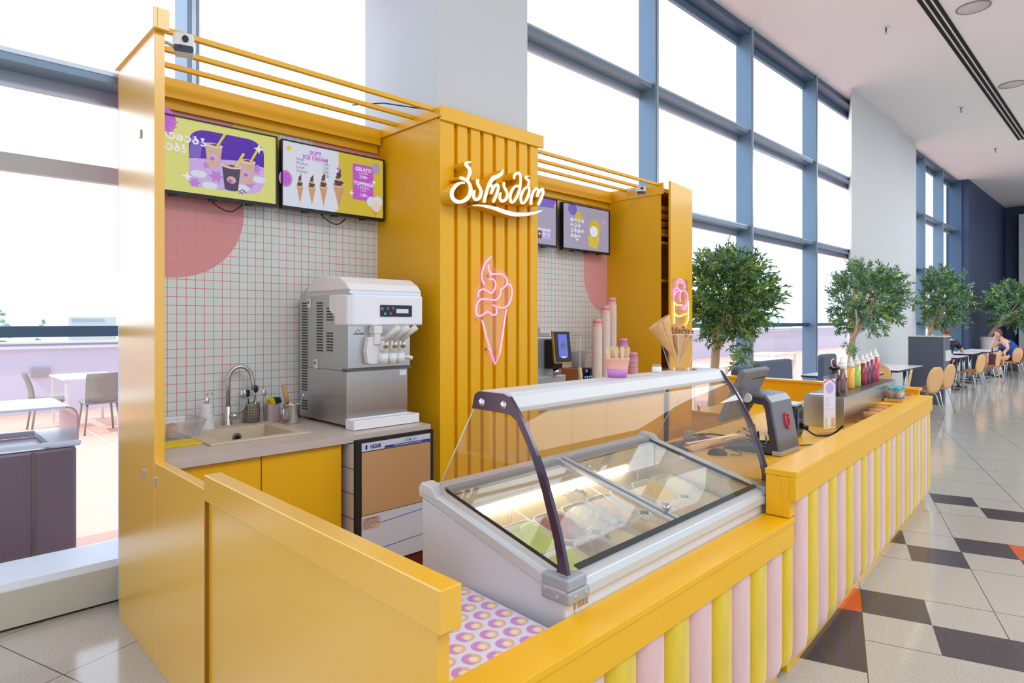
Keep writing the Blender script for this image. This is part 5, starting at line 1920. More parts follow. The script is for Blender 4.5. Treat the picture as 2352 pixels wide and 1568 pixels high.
# return counter by the end wall
o = thing('return_cabinet', (5.9, 2.6, 0), 'low yellow return cabinet inside the kiosk behind the glass', 'cabinet')
MB().box(5.45, 6.48, 2.12, 3.08, 0, 0.70).build('body', 'yellow', o, w=True, bevel=0.002)
MB().box(5.44, 6.49, 2.11, 3.09, 0.70, 0.72).build('top', 'yellow', o, w=True, bevel=0.002)
MB().cyl((5.50, 3.03, 0.72), (5.50, 3.03, 0.78), 0.012).build('hinge_pin', 'chrome', o, w=True)

# right bay base cabinets and worktop
b = MB().box(3.532, 5.408, 3.33, 4.046, 0.87, 0.90)
tag(b.build('worktop', 'worktop', bevel=0.002), 'beige worktop under the coffee machine in the right bay', 'worktop')
o = thing('base_cabinet', (4.45, 3.7, 0), 'row of plain yellow base cabinets seen through the freezer glass', 'cabinet')
MB().box(3.54, 5.40, 3.37, 4.04, 0.09, 0.868).build('carcass', 'yellow', o, w=True)
MB().box(3.54, 5.40, 3.40, 3.42, 0, 0.09).build('kick', 'yellow', o, w=True)
for i in range(4):
    a = 3.542 + i * 0.4645
    MB().box(a, a + 0.459, 3.348, 3.369, 0.09, 0.865).build('door', 'yellow', o, w=True, bevel=0.0015)

# --- coffee machine
o = thing('coffee_machine', (3.86, 3.72, 0.90), 'silver coffee machine with small tilted touch screen by the column', 'coffee machine')
MB().box(3.66, 4.02, 3.52, 3.98, 0.94, 1.44).build('body', 'pos_light', o, w=True, bevel=0.008)
MB().box(3.66, 4.06, 3.47, 3.52, 0.94, 1.12).build('front_panel', 'pos_light', o, w=True, bevel=0.004)
MB().box(3.84, 3.96, 3.42, 3.519, 1.18, 1.42).build('brew_head', 'black_matte', o, w=True, bevel=0.008)
MB().box(3.66, 4.14, 3.38, 3.98, 0.902, 0.94).build('drip_tray', 'black', o, w=True, bevel=0.006)
MB().cyl((3.91, 3.45, 1.125), (3.91, 3.45, 1.18), 0.026, seg=18).build('outlet', 'chrome', o, w=True)
sm = Matrix.Translation((3.915, 3.385, 1.36)) @ Euler((R(-8), 0, R(-12))).to_matrix().to_4x4()
b = MB()
b.obox((0, 0.012, 0), (0.172, 0.022, 0.265))
q = b.build('screen_frame', 'brass', o)
q.matrix_local = Matrix.Translation((-3.86, -3.72, -0.90)) @ sm
q2 = MB().obox((0.004, 0.0, 0), (0.158, 0.006, 0.25)).build('screen_glass', 'scr_navy', q)
q3 = MB().obox((0.004, -0.004, 0.01), (0.09, 0.002, 0.19)).build('screen_picture', 'scr_blue', q)
q4 = MB().cyl((0.004, -0.0065, 0.01), (0.004, -0.0055, 0.01), 0.026, seg=20).build('screen_cup', 'scr_ink', q)
q5 = MB().obox((0.004, -0.0065, -0.085), (0.05, 0.001, 0.014)).build('screen_caption', 'scr_white', q)
for (x, lb, s) in ((3.72, 'steel jug on top of the coffee machine next to the column', 1.0), (3.84, 'smaller steel cup on top of the coffee machine', 0.72)):
    q = thing('steel_jug', (x, 3.62, 1.44), lb, 'jug', 'steel jugs on the coffee machine')
    MB().lathe([(0.044 * s, 0), (0.046 * s, 0.01), (0.040 * s, 0.12 * s), (0.044 * s, 0.135 * s), (0.038 * s, 0.12 * s), (0.038 * s, 0.01)], seg=24).build('body', 'steel', q)
    MB().tube([(0.04 * s, 0, 0.11 * s), (0.07 * s, 0, 0.10 * s), (0.065 * s, 0, 0.04 * s), (0.044 * s, 0, 0.03 * s)], 0.004, 6).build('handle', 'steel', q)
for (x, y, lb) in ((3.99, 3.60, 'white paper bag pile on the coffee machine'), (4.2, 3.9, 'white box lid standing behind the touch screen')):
    t = MB().obox((x, y, 1.46), (0.14, 0.10, 0.036), (0, 0, R(12)))
    tag(t.build('paper_pile', 'plastic_white', bevel=0.004), lb, 'paper')
# grinder / hot plate behind
o = thing('blender_station', (4.52, 3.75, 0.90), 'black and brown blender base with clear cover and blue lit buttons', 'blender')
MB().box(4.42, 4.66, 3.62, 3.84, 0.902, 1.14).build('base', 'ice_brown', o, w=True, bevel=0.01)
MB().box(4.43, 4.65, 3.60, 3.622, 1.03, 1.145).build('control_face', 'black', o, w=True, bevel=0.008)
MB().cyl((4.50, 3.597, 1.12), (4.50, 3.602, 1.12), 0.016, seg=16).build('lit_logo', 'scr_blue', o, w=True)
for i in range(5):
    MB().box(4.475 + i * 0.028, 4.488 + i * 0.028, 3.597, 3.601, 1.058, 1.072).build('lit_button', 'scr_cyan', o, w=True)
MB().lathe([(0.06, 0), (0.085, 0.14), (0.078, 0.15), (0.055, 0.01)], (4.54 - 4.52, 3.73 - 3.75, 0.245), seg=20).build('jug', 'tub_clear', o)
MB().box(4.38, 4.70, 3.58, 3.90, 1.44, 1.445).build('cover_top', 'acrylic', o, w=True)
for (x, y) in ((4.38, 3.58), (4.695, 3.58), (4.38, 3.895), (4.695, 3.895)):
    MB().box(x, x + 0.005, y, y + 0.005, 0.902, 1.44).build('cover_edge', 'sill', o, w=True)
o = thing('picture_card', (4.30, 3.98, 0.90), 'dark printed card leaning by the wall behind the touch screen', 'card')
MB().box(4.16, 4.62, 3.99, 4.0, 1.06, 1.43).build('board', 'pink_cup', o, w=True)
MB().box(4.17, 4.36, 3.985, 3.99, 1.15, 1.42).build('photo', 'nozzle_wine', o, w=True)
MB().box(4.46, 4.57, 3.985, 3.99, 1.16, 1.40).build('photo', 'fin_dark', o, w=True)
MB().tube([(4.16, 3.96, 0.90), (4.16, 3.985, 1.06)], 0.006).build('easel', 'black', o, w=True)
MB().tube([(4.6, 3.96, 0.90), (4.6, 3.985, 1.06)], 0.006).build('easel', 'black', o, w=True)
o = thing('wooden_spatula', (4.24, 3.46, 0.90), 'upright wooden tamper stick with white cable beside coffee machine', 'stick')
MB().tube([(0, 0, 0), (0, 0, 0.20), (-0.01, 0, 0.27)], [0.022, 0.02, 0.016], 10).build('body', 'wood_spoon', o)
t = MB().tube(catmull([(4.16, 3.42, 0.945), (4.19, 3.42, 1.02), (4.24, 3.42, 0.99), (4.28, 3.40, 0.91)], 6), 0.005, 6)
tag(t.build('white_cable', 'plastic_white'), 'white cable loop in front of the coffee machine', 'cable')
t = MB().box(4.14, 4.40, 3.36, 3.55, 0.902, 0.912)
tag(t.build('yellow_mat', 'ice_mango'), 'yellow mat edge right of the coffee machine tray', 'mat')


# --- paper cup stacks: every cup a thing
def cup_mesh(r, h, mats):
    b = MB()
    # upside-down cup: base up
    b.mi = 1
    b.lathe([(r, 0.0), (r * 1.04, 0.002), (r * 1.04, 0.006), (r, 0.008)], seg=18)
    b.mi = 0
    b.lathe([(r, 0.008), (r * 0.90, h * 0.55)], seg=18, caps=False)
    b.mi = 2
    b.lathe([(r * 0.90, h * 0.55), (r * 0.82, h), (r * 0.76, h), (r * 0.76, h - 0.006), (0.001, h - 0.006)], seg=18)
    return b


def stack(x, y, z0, ztop, r, h, step, lb, grp, mats):
    n = max(1, int((ztop - z0 - h) / step) + 1)
    b = cup_mesh(r, h, mats)
    first = b.build('paper_cup', mats, origin=(0, 0, 0))
    for k in range(n):
        c = first if k == 0 else first.copy()
        if k:
            COL.objects.link(c)
        c.location = (x, y, z0 + 0.001 + k * step)
        tag(c, ('topmost paper cup of ' if k == n - 1 else 'paper cup within ') + lb, 'cup', grp)


mt = ['paper_peach', 'paper_white', 'paper_pink']
stack(4.565, 3.53, 0.90, 1.594, 0.045, 0.085, 0.0095, 'the shortest tall pink stack', 'cups in the shortest tall stack', mt)
stack(4.78, 3.60, 0.90, 1.725, 0.045, 0.085, 0.0095, 'the middle tall pink stack', 'cups in the middle tall stack', mt)
stack(5.02, 3.70, 0.90, 1.81, 0.045, 0.085, 0.0095, 'the tallest pink stack', 'cups in the tallest stack', mt)
mt2 = ['paper_purple', 'paper_peach', 'paper_pink']
stack(5.10, 3.62, 0.90, 1.405, 0.047, 0.075, 0.013, 'the small stack behind the wooden spoons', 'cups in the small rear stack', mt2)
stack(4.98, 3.42, 0.90, 1.283, 0.043, 0.065, 0.013, 'the small stack right of the wooden spoons', 'cups in the small right stack', mt2)

# --- things on the hood
o = thing('spoon_tub', (2.105, 1.525, 1.344), 'pink and purple paper tub full of wooden spoons on the hood', 'tub')
MB().lathe([(0.038, 0.0), (0.0436, 0.035)], seg=32).build('lower_band', 'paper_purple', o)
MB().lathe([(0.0436, 0.035), (0.050, 0.072), (0.052, 0.074), (0.052, 0.078), (0.048, 0.074), (0.036, 0.004)], seg=32, caps=False).build('upper_band', 'paper_peach', o)
sp_src = None
spots = [(-0.030, 0.004, -0.5), (-0.022, 0.02, -0.35), (-0.012, -0.014, -0.25), (-0.004, 0.012, -0.15), (0.006, -0.02, 0.05), (0.012, 0.016, 0.15), (0.02, -0.006, 0.2), (0.028, 0.01, 0.3), (0.032, -0.012, 0.45), (0.0, 0.03, 0.0)]
for k, (dx, dy, ti) in enumerate(spots):
    b = MB()
    pr = [(-0.005, 0), (0.005, 0), (0.0045, 0.055), (0.0085, 0.085), (0.009, 0.10), (0.006, 0.112), (0, 0.115), (-0.006, 0.112), (-0.009, 0.10), (-0.0085, 0.085), (-0.0045, 0.055)]
    b.prism(pr, 'y', -0.0008, 0.0008)
    q = b.build('wooden_spoon', 'wood_spoon', origin=(0, 0, 0))
    q.location = (2.105 + dx, 1.525 + dy, 1.352)
    q.rotation_euler = (0, ti * 0.35, R(-40 + 25 * math.sin(k * 2.1)))
    tag(q, 'flat wooden spoon in the pink paper tub', 'spoon', 'wooden spoons in the paper tub')
o = thing('glass_jar', (2.43, 1.545, 1.344), 'small glass jar with pale lid on the hood', 'jar')
MB().lathe([(0.021, 0), (0.022, 0.004), (0.022, 0.022), (0.018, 0.026)], seg=20).build('glass', 'tub_white', o)
MB().lathe([(0.019, 0.026), (0.019, 0.034)], seg=20).build('lid', 'tub_clear', o)

CH = (2.625, 1.55, 1.344)
o = thing('cone_holder', CH, 'clear acrylic cone holder on the freezer hood', 'holder')
b = MB().lathe([(0.042, 0.006), (0.092, 0.165)], seg=4, smooth=False, caps=False, mtx=Matrix.Rotation(R(30), 4, 'Z'))
b.build('funnel', 'acrylic', o)
MB().tube([(0.092 * math.cos(R(30 + 90 * k)), 0.092 * math.sin(R(30 + 90 * k)), 0.165) for k in range(4)], 0.0022, 6, True).build('rim', 'plastic_white', o)
for k in range(4):
    a = R(30 + 90 * k)
    MB().tube([(0.042 * math.cos(a), 0.042 * math.sin(a), 0.006), (0.092 * math.cos(a), 0.092 * math.sin(a), 0.165)], 0.0014, 6).build('edge', 'plastic_white', o)
MB().lathe([(0.085, 0), (0.085, 0.004)], seg=28).build('base', 'acrylic', o)
for k, (dx, dy, dz, tx, ty, s, nuts, lb) in enumerate(((-0.030, 0.0, 0.050, -0.42, 0.02, 1.0, False, 'large plain waffle cone leaning left in the acrylic holder'),
                                                     (0.004, 0.0, 0.045, 0.04, 0.10, 0.80, True, 'nut coated waffle cone in the middle of the holder'),
                                                     (0.030, 0.01, 0.035, 0.16, 0.05, 0.78, True, 'nut coated waffle cone at the right of the holder'))):
    q = thing('waffle_cone', (CH[0] + dx, CH[1] + dy, CH[2] + dz), lb, 'cone', 'waffle cones in the acrylic holder')
    ax = Vector((tx * 0.71, -tx * 0.70 + ty, 1)).normalized().to_track_quat('Z', 'Y').to_matrix().to_4x4()
    H = 0.190 * s
    prof = [(0.002, 0), (0.048 * s, H)]
    b = MB()
    P = []
    for i in range(9):
        t = i / 8
        row = []
        for j in range(25):
            a = 2 * PI * j / 24
            hh_ = H * (1 + 0.07 * math.sin(a))
            v = ax @ Vector((0.056 * s * t * math.cos(a), 0.056 * s * t * math.sin(a), hh_ * t))
            row.append(tuple(v))
        P.append(row)
    b.grid(P)
    b.build('wafer', 'waffle', q, solid=0.003)
    if nuts:
        b = MB()
        rr = random.Random(k)
        for i in range(70):
            a = rr.uniform(0, 2 * PI)
            t = rr.uniform(0.78, 1.02)
            v = ax @ Vector((0.058 * s * t * math.cos(a), 0.058 * s * t * math.sin(a), H * t))
            b.ball(tuple(v), 0.0045, 6, 4)
        b.build('nut_coating', 'nuts', q)


# --- POS terminal
def um(x, y):
    return (x, y)


o = thing('cash_terminal', (3.52, 1.56, 0.84), 'grey cash register terminal seen from behind with red emblem', 'cash register')
prof = [(1.415, 0.842), (1.405, 0.87), (1.455, 1.125), (1.475, 1.15), (1.58, 1.165), (1.60, 1.145), (1.585, 1.12), (1.50, 1.112), (1.482, 1.09), (1.455, 0.915), (1.475, 0.885), (1.56, 0.872), (1.68, 0.862), (1.70, 0.842)]
b = MB()


def poly_ext(b, prof, x0, x1):
    # concave outline split into a front upright, a top arm and a foot
    b.prism([(1.415, 0.842), (1.402, 0.875), (1.452, 1.125), (1.475, 1.152), (1.49, 1.112), (1.478, 1.09), (1.452, 0.915), (1.47, 0.885), (1.50, 0.842)], 'x', x0, x1)
    b.prism([(1.475, 1.152), (1.58, 1.166), (1.60, 1.145), (1.585, 1.12), (1.49, 1.112)], 'x', x0, x1)
    b.prism([(1.50, 0.842), (1.47, 0.885), (1.56, 0.872), (1.68, 0.862), (1.70, 0.842)], 'x', x0, x1)


poly_ext(b, prof, 3.40, 3.404)
b.build('side_cheek', 'pos_dark', o, w=True)
b = MB()
b.prism([(1.400, 0.842), (1.392, 0.868), (1.440, 1.13), (1.47, 1.165), (1.58, 1.172), (1.59, 1.158), (1.478, 1.148), (1.455, 1.12), (1.410, 0.88), (1.418, 0.842)], 'x', 3.398, 3.66)
b.build('shell', 'pos_grey', o, w=True, bevel=0.004)
b = MB()
poly_ext(b, prof, 3.656, 3.66)
b.build('side_cheek', 'pos_dark', o, w=True)
b = MB().box(3.396, 3.664, 1.388, 1.44, 0.841, 0.868)
b.build('foot_bumper', 'pos_light', o, w=True, bevel=0.006)
MB().box(3.40, 3.66, 1.44, 1.72, 0.841, 0.852).build('foot_plate', 'pos_dark', o, w=True, bevel=0.003)
MB().cyl((3.385, 1.575, 1.145), (3.67, 1.575, 1.145), 0.026, seg=20).build('hinge', 'plastic_white', o, w=True)
# red ring emblem on the shell, lying in the sloping face
em = []
for k in range(21):
    a = R(30 + 350 * k / 20)
    z = 1.02 + 0.040 * math.sin(a)
    em.append((3.54 + 0.024 * math.cos(a), 1.4165 + (z - 1.02) * 0.19 - 0.005, z))
MB().tube(em, 0.006, 8).build('emblem', 'red', o, w=True)
# monitor
mm = Matrix.Translation((3.41, 1.60, 1.165)) @ Euler((R(25), 0, R(4))).to_matrix().to_4x4()
b = MB()
b.obox((0, 0, 0), (0.375, 0.034, 0.315))
q = b.build('monitor', 'pos_grey', o, bevel=0.010, seg=3)
q.matrix_local = Matrix.Translation((-3.52, -1.56, -0.84)) @ mm
MB().obox((0.06, -0.0175, 0.105), (0.2, 0.002, 0.008)).build('vent_slot', 'black', q)
for (a, c, d, e) in ((-0.165, -0.09, -0.06, 0.02), (0.02, 0.13, -0.09, 0.0)):
    b = MB()
    for s in ((a, c, d, d + 0.002), (a, c, e - 0.002, e), (a, a + 0.002, d, e), (c - 0.002, c, d, e)):
        b.obox(((s[0] + s[1]) / 2, -0.0175, (s[2] + s[3]) / 2), (s[1] - s[0], 0.002, s[3] - s[2]))
    b.build('hatch_line', 'black', q)
MB().obox((0, 0.018, 0), (0.34, 0.002, 0.28)).build('display', 'black', q)
b = MB().obox((0.03, -0.03, -0.05), (0.10, 0.04, 0.05))
b.build('neck', 'pos_dark', q, bevel=0.008)
for k, (a, c, z, m) in enumerate(((3.44, 1.60, 0.93, 'black'), (3.48, 1.64, 0.96, 'fin'), (3.50, 1.58, 0.90, 'pos_light'))):
    MB().tube(catmull([(a, c, z), (a + 0.03, c - 0.05, z - 0.03), (a + 0.08, c - 0.03, z + 0.01)], 5), 0.006, 6).build('wire', m, o, w=True)

o = thing('computer_mouse', (3.215, 1.66, 0.84), 'black computer mouse on the yellow worktop behind the glass', 'mouse', rz=R(-60))
b = MB().ball((0, 0, 0.004), 0.034, 18, 10, (1.55, 0.9, 0.95))
b.build('shell', 'black_matte', o)
MB().ball((0.03, 0, 0.031), 0.006, 8, 6, (1.4, 0.6, 0.8)).build('wheel', 'ink', o)
t = MB().tube(catmull([(3.235, 1.60, 0.848), (3.27, 1.56, 0.846), (3.33, 1.58, 0.846), (3.38, 1.66, 0.846)], 6), 0.0025, 6)
tag(t.build('mouse_cable', 'black'), 'thin black mouse cable on the yellow worktop', 'cable')
o = thing('keyboard', (3.33, 1.86, 0.84), 'grey keyboard seen through the freezer side glass', 'keyboard', rz=R(-6))
MB().prism([(-0.07, 0.001), (0.07, 0.001), (0.07, 0.03), (-0.07, 0.014)], 'x', -0.18, 0.19).build('base', 'pos_dark', o, bevel=0.003)
b = MB()
for i in range(14):
    for j in range(5):
        x = -0.17 + i * 0.0255
        y = -0.058 + j * 0.025
        z = 0.0145 + (y + 0.07) * 0.114
        b.box(x, x + 0.021, y, y + 0.020, z, z + 0.006)
b.build('keys', 'pos_grey', o)
o = thing('power_adapter', (3.50, 2.0, 0.84), 'grey adapter block with cables on the worktop behind the glass', 'adapter')
MB().box(-0.03, 0.03, -0.02, 0.02, 0, 0.055).build('block', 'corner_grey', o, bevel=0.006)
MB().tube(catmull([(0.03, 0, 0.02), (0.10, -0.05, 0.03), (0.16, 0.02, 0.01), (0.05, 0.06, 0.01)], 6), 0.005, 6).build('cable', 'black', o)
for k, pts in enumerate(([(3.45, 1.95, 0.85), (3.55, 1.90, 0.88), (3.68, 1.82, 0.86), (3.72, 1.7, 0.85)], [(3.60, 1.80, 0.85), (3.66, 1.75, 0.90), (3.72, 1.78, 0.86)])):
    t = MB().tube(catmull(pts, 8), 0.006, 6)
    tag(t.build('loose_cable', 'black'), ['black cable arc behind the cash terminal', 'short black cable bump between keyboard and terminal'][k], 'cable')
o = thing('cork_roll', (3.42, 1.78, 0.84), 'tan wrapped light bar lying on the worktop behind the glass', 'light bar', rz=R(-8))
MB().cyl((-0.26, 0, 0.024), (0.30, 0, 0.024), 0.024, seg=16).build('tube', 'cork', o)
MB().box(-0.26, 0.22, -0.008, 0.008, 0.046, 0.05).build('lit_strip', 'led_strip', o)

# socket tower
o = thing('socket_tower', (4.06, 1.60, 0.84), 'black socket tower with two round sockets and plugged cable', 'power strip', rz=R(4))
MB().box(-0.075, 0.085, -0.05, 0.12, 0.001, 0.20).build('body', 'black', o, bevel=0.012, seg=3)
MB().box(-0.04, 0.082, -0.056, -0.05, 0.03, 0.185).build('face_plate', 'fin_dark', o, bevel=0.003)
MB().box(-0.09, 0.095, -0.06, 0.14, 0.200, 0.214).build('top_plate', 'pos_light', o, bevel=0.006)
for z in (0.145, 0.075):
    b = MB().cyl((0.022, -0.058, z), (0.022, -0.0555, z), 0.030, seg=24)
    b.build('socket', 'black', o)
    for s in (-1, 1):
        MB().cyl((0.022 + s * 0.01, -0.0595, z + 0.0), (0.022 + s * 0.01, -0.058, z), 0.003, seg=8).build('socket_hole', 'ink', o)
MB().cyl((0.05, -0.085, 0.055), (0.022, -0.056, 0.075), 0.016, seg=14).build('plug', 'black', o)
t = MB().tube(catmull([(4.11, 1.52, 0.89), (4.12, 1.48, 0.86), (4.16, 1.46, 0.85), (4.20, 1.40, 0.86), (4.19, 1.33, 0.925)], 6), 0.006, 8)
tag(t.build('power_cable', 'black'), 'thick black cable running from the socket tower over the ledge', 'cable')
t = MB().tube(catmull([(3.68, 1.50, 0.846), (3.80, 1.42, 0.846), (3.92, 1.36, 0.846), (4.0, 1.33, 0.86)], 6), 0.003, 6)
tag(t.build('thin_cable', 'black'), 'thin black cable on the worktop right of the terminal', 'cable')

# acrylic price stand
o = thing('acrylic_sign', (4.30, 1.45, 0.84), 'narrow upright acrylic menu sign in front of the steel box', 'sign', rz=R(-22))
MB().box(-0.10, 0.09, -0.055, 0.055, 0.0, 0.004).build('base', 'acrylic', o)
b = MB().prism([(-0.06, 0.005), (0.06, 0.005), (0.06, 0.395), (-0.048, 0.372), (-0.06, 0.36)], 'y', -0.004, 0.004)
b.build('sheet', 'acrylic', o)
b = MB()
b.mi = 0
b.box(-0.052, 0.052, -0.0046, -0.004, 0.11, 0.36)
b.mi = 1
b.box(-0.052, 0.052, -0.0046, -0.004, 0.04, 0.11)
b.mi = 2
b.prism(arc(0.0, 0.30, 0.034, 0, 360, 20)[:-1], 'y', -0.0052, -0.0046)
b.mi = 3
b.tube([(-0.05, -0.005, 0.338), (-0.02, -0.005, 0.355), (0.01, -0.005, 0.36), (0.05, -0.005, 0.33)], 0.003, 6)
b.mi = 4
b.box(-0.048, 0.048, -0.0052, -0.0046, 0.166, 0.169)
b.box(0.012, 0.045, -0.0052, -0.0046, 0.05, 0.11)
b.mi = 5
for k in range(5):
    b.box(-0.045, -0.02, -0.0052, -0.0046, 0.05 + k * 0.014, 0.053 + k * 0.014)
for k in range(4):
    b.box(-0.040, -0.005, -0.0052, -0.0046, 0.19 + k * 0.014, 0.192 + k * 0.014)
b.build('print', ['box_white', 'cream_print', 'scr_lilac', 'red', 'peach_print', 'ink_light'], o)

# stainless topping box in the counter
o = thing('steel_topping_box', (4.59, 1.45, 0.84), 'long brushed steel box on the counter carrying sauce bottles', 'steel box', rz=R(4.08))
b = MB()
b.box(0, 1.72, 0, 0.262, 0.0, 0.214)
b.build('case', 'steel', o, bevel=0.003)
MB().box(0.005, 1.715, 0.005, 0.257, 0.214, 0.217).build('top_plate', 'steel_dark', o)
BM = Matrix.Translation((4.59, 1.45, 0.84)) @ Matrix.Rotation(R(4.08), 4, 'Z')
t = MB().obox(tuple(BM @ Vector((0.07, 0.17, 0.2185))), (0.10, 0.14, 0.002), (0, 0, R(20)))
o2 = t.build('printed_napkin', 'plastic_white')
tag(o2, 'white napkin with round print at the left end of the steel box', 'napkin')
bx = [(4.70, 1.55, 'sauce_black', 0.036, 0.205, 'black sauce bottle with looped white cap strap, leftmost on the steel box', True),
      (4.97, 1.59, 'sauce_brown', 0.030, 0.205, 'brown sauce bottle, second from the left', False),
      (5.25, 1.612, 'sauce_orange', 0.026, 0.195, 'orange yellow sauce bottle, third from the left', False),
      (5.45, 1.632, 'sauce_green', 0.030, 0.200, 'light green sauce bottle, fourth from the left', False),
      (5.655, 1.648, 'sauce_red', 0.030, 0.195, 'dark red syrup bottle next to the green one', False),
      (5.80, 1.66, 'sauce_plum', 0.030, 0.200, 'plum syrup bottle, third from the right', False),
      (5.98, 1.68, 'sauce_plum', 0.031, 0.210, 'taller plum syrup bottle, second from the right', False),
      (6.15, 1.69, 'sauce_rose', 0.031, 0.225, 'bright rose syrup bottle, rightmost', False)]
for (x, y, m, r, h, lb, dk) in bx:
    q = thing('sauce_bottle', (x, y, 1.0575), lb, 'sauce bottle', 'sauce bottles on the steel box')
    fill = h * (0.80 if m in ('sauce_orange', 'sauce_brown', 'sauce_green') else 0.88)
    MB().lathe([(r * 0.94, 0), (r, 0.004), (r, fill)], seg=22).build('contents', m, q)
    if not dk:
        MB().lathe([(r * 0.99, fill), (r * 0.99, h * 0.93), (r * 0.75, h)], seg=22).build('shoulder', 'bottle_clear', q)
        MB().lathe([(r * 0.8, h), (r * 0.8, h + 0.006), (0.012, h + 0.012), (0.005, h + 0.045)], seg=16).build('nozzle', 'bottle_clear', q)
        MB().tube([(0.0, 0, h + 0.042), (0.018, 0.0, h + 0.052), (0.03, 0, h + 0.03), (0.026, 0, h + 0.006)], 0.0022, 6).build('cap_strap', 'plastic_white', q)
    else:
        MB().lathe([(r * 1.03, fill), (r * 1.03, fill + 0.016), (0.016, fill + 0.02)], seg=22).build('cap', 'black', q)
        MB().lathe([(0.016, fill + 0.018), (0.009, fill + 0.04), (0.003, fill + 0.062)], seg=14).build('nozzle', 'nozzle_wine', q)
        MB().tube(catmull([(-0.03, -0.01, fill + 0.008), (-0.06, -0.005, fill + 0.025), (-0.06, 0, fill + 0.055), (-0.03, 0, fill + 0.07), (0.002, 0, fill + 0.066)], 5), 0.003, 6).build('cap_strap', 'plastic_white', q)
    # wrapped white label
    P = []
    for i in range(9):
        a = R(-75 + 70 * i / 8)
        P.append([((r + 0.0006) * math.cos(a), (r + 0.0006) * math.sin(a), h * 0.42), ((r + 0.0006) * math.cos(a), (r + 0.0006) * math.sin(a), h * 0.72)])
    MB().grid(P).build('label_sticker', 'plastic_white', q)
for k, (x, y) in enumerate(((4.98, 1.40), (5.18, 1.42), (5.38, 1.44))):
    MB().box(x - 0.06, x + 0.06, y - 0.05, y + 0.05, 0.8405, 0.865).build('roll_rest', 'cork')['label'] = 'low brown pad under the %s paper roll' % ('nearest', 'middle', 'farthest')[k]
    bpy.data.objects[-1 if False else 'roll_rest' + ('' if k == 0 else '.%03d' % k)]['category'] = 'pad'
    bpy.data.objects['roll_rest' + ('' if k == 0 else '.%03d' % k)]['group'] = 'pads under the paper rolls'
    q = thing('cup_roll', (x, y, 0.865), ['nearest brown paper roll in the gap beside the steel box', 'middle brown paper roll in the gap beside the steel box', 'farthest brown paper roll in the gap beside the steel box'][k], 'paper roll', 'paper rolls beside the steel box', R(-62))
    MB().lathe([(0.014, 0.0), (0.030, 0.0), (0.030, 0.09), (0.014, 0.09), (0.014, 0.0)], mtx=Matrix.Translation((-0.045, 0, 0.031)) @ Matrix.Rotation(R(90), 4, 'Y'), seg=20, caps=False).build('roll', 'cork', q)
    MB().cyl((0.0455, 0, 0.031), (0.046, 0, 0.031), 0.013).build('core', 'black', q)
o = thing('wooden_tray', (6.02, 1.475, 0.918), 'wooden tray with small topping jars at the far end of the counter', 'tray', rz=R(4))
b = MB()
b.box(-0.24, 0.26, -0.065, 0.065, 0.0, 0.006)
b.box(-0.24, 0.26, -0.065, -0.057, 0.006, 0.022)
b.box(-0.24, 0.26, 0.057, 0.065, 0.006, 0.022)
b.box(-0.24, -0.232, -0.057, 0.057, 0.006, 0.022)
b.box(0.252, 0.26, -0.057, 0.057, 0.006, 0.022)
b.build('tray', 'wood_handle', o)
for k in range(6):
    x = 5.86 + (k // 2) * 0.085
    y = 1.445 + (k % 2) * 0.05 + (k // 2) * 0.006
    q = thing('topping_jar', (x, y, 0.9245), ['front left', 'rear left', 'front middle', 'rear middle', 'front right', 'rear right'][k] + ' small topping jar with turquoise lid on the wooden tray', 'jar', 'topping jars on the wooden tray')
    MB().lathe([(0.019, 0), (0.02, 0.003), (0.02, 0.085)], seg=16).build('glass', 'jar_glass', q)
    MB().lathe([(0.017, 0.003), (0.017, 0.055)], seg=14).build('filling', ['ice_brown', 'nuts', 'plastic_white', 'cork', 'plastic_cream', 'sauce_brown'][k], q)
    MB().lathe([(0.022, 0.085), (0.022, 0.105)], seg=16).build('lid', 'cyan_lid', q)
# ================================================================= FOOD COURT BEYOND, TREES, PEOPLE
def dining_table(x0, x1, y0, y1, lb):
    cx, cy = (x0 + x1) / 2, (y0 + y1) / 2
    o = thing('dining_table', (cx, cy, 0), lb, 'table', 'white food court tables')
    MB().box(x0, x1, y0, y1, 0.742, 0.752).build('tabletop', 'table_white', o, w=True)
    MB().box(x0, x1, y0, y1, 0.712, 0.742).build('edge_band', 'table_edge', o, w=True)
    for xx in (x0 + 0.25, x1 - 0.25):
        for yy in (cy - 0.12, cy + 0.12):
            MB().cyl((xx, yy, 0.02), (xx, yy, 0.712), 0.03, seg=12).build('leg', 'tube_metal', o, w=True)
        MB().box(xx - 0.05, xx + 0.05, cy - 0.28, cy + 0.28, 0.0, 0.025).build('foot', 'table_edge', o, w=True)
    return o


dining_table(9.95, 11.35, 3.0, 3.76, 'white table right behind the black sauce bottle')
dining_table(11.98, 13.6, 2.95, 3.65, 'white table beside the white pier, left of the grey divider')
dining_table(17.1, 18.4, 3.05, 3.6, 'nearest white table behind the grey divider')
dining_table(19.4, 20.7, 3.15, 3.8, 'second white table behind the grey divider')
dining_table(21.15, 23.0, 3.05, 3.75, 'white table the woman in blue leans on')
dining_table(24.9, 26.3, 3.0, 3.75, 'farthest white table by the dark blue wall')


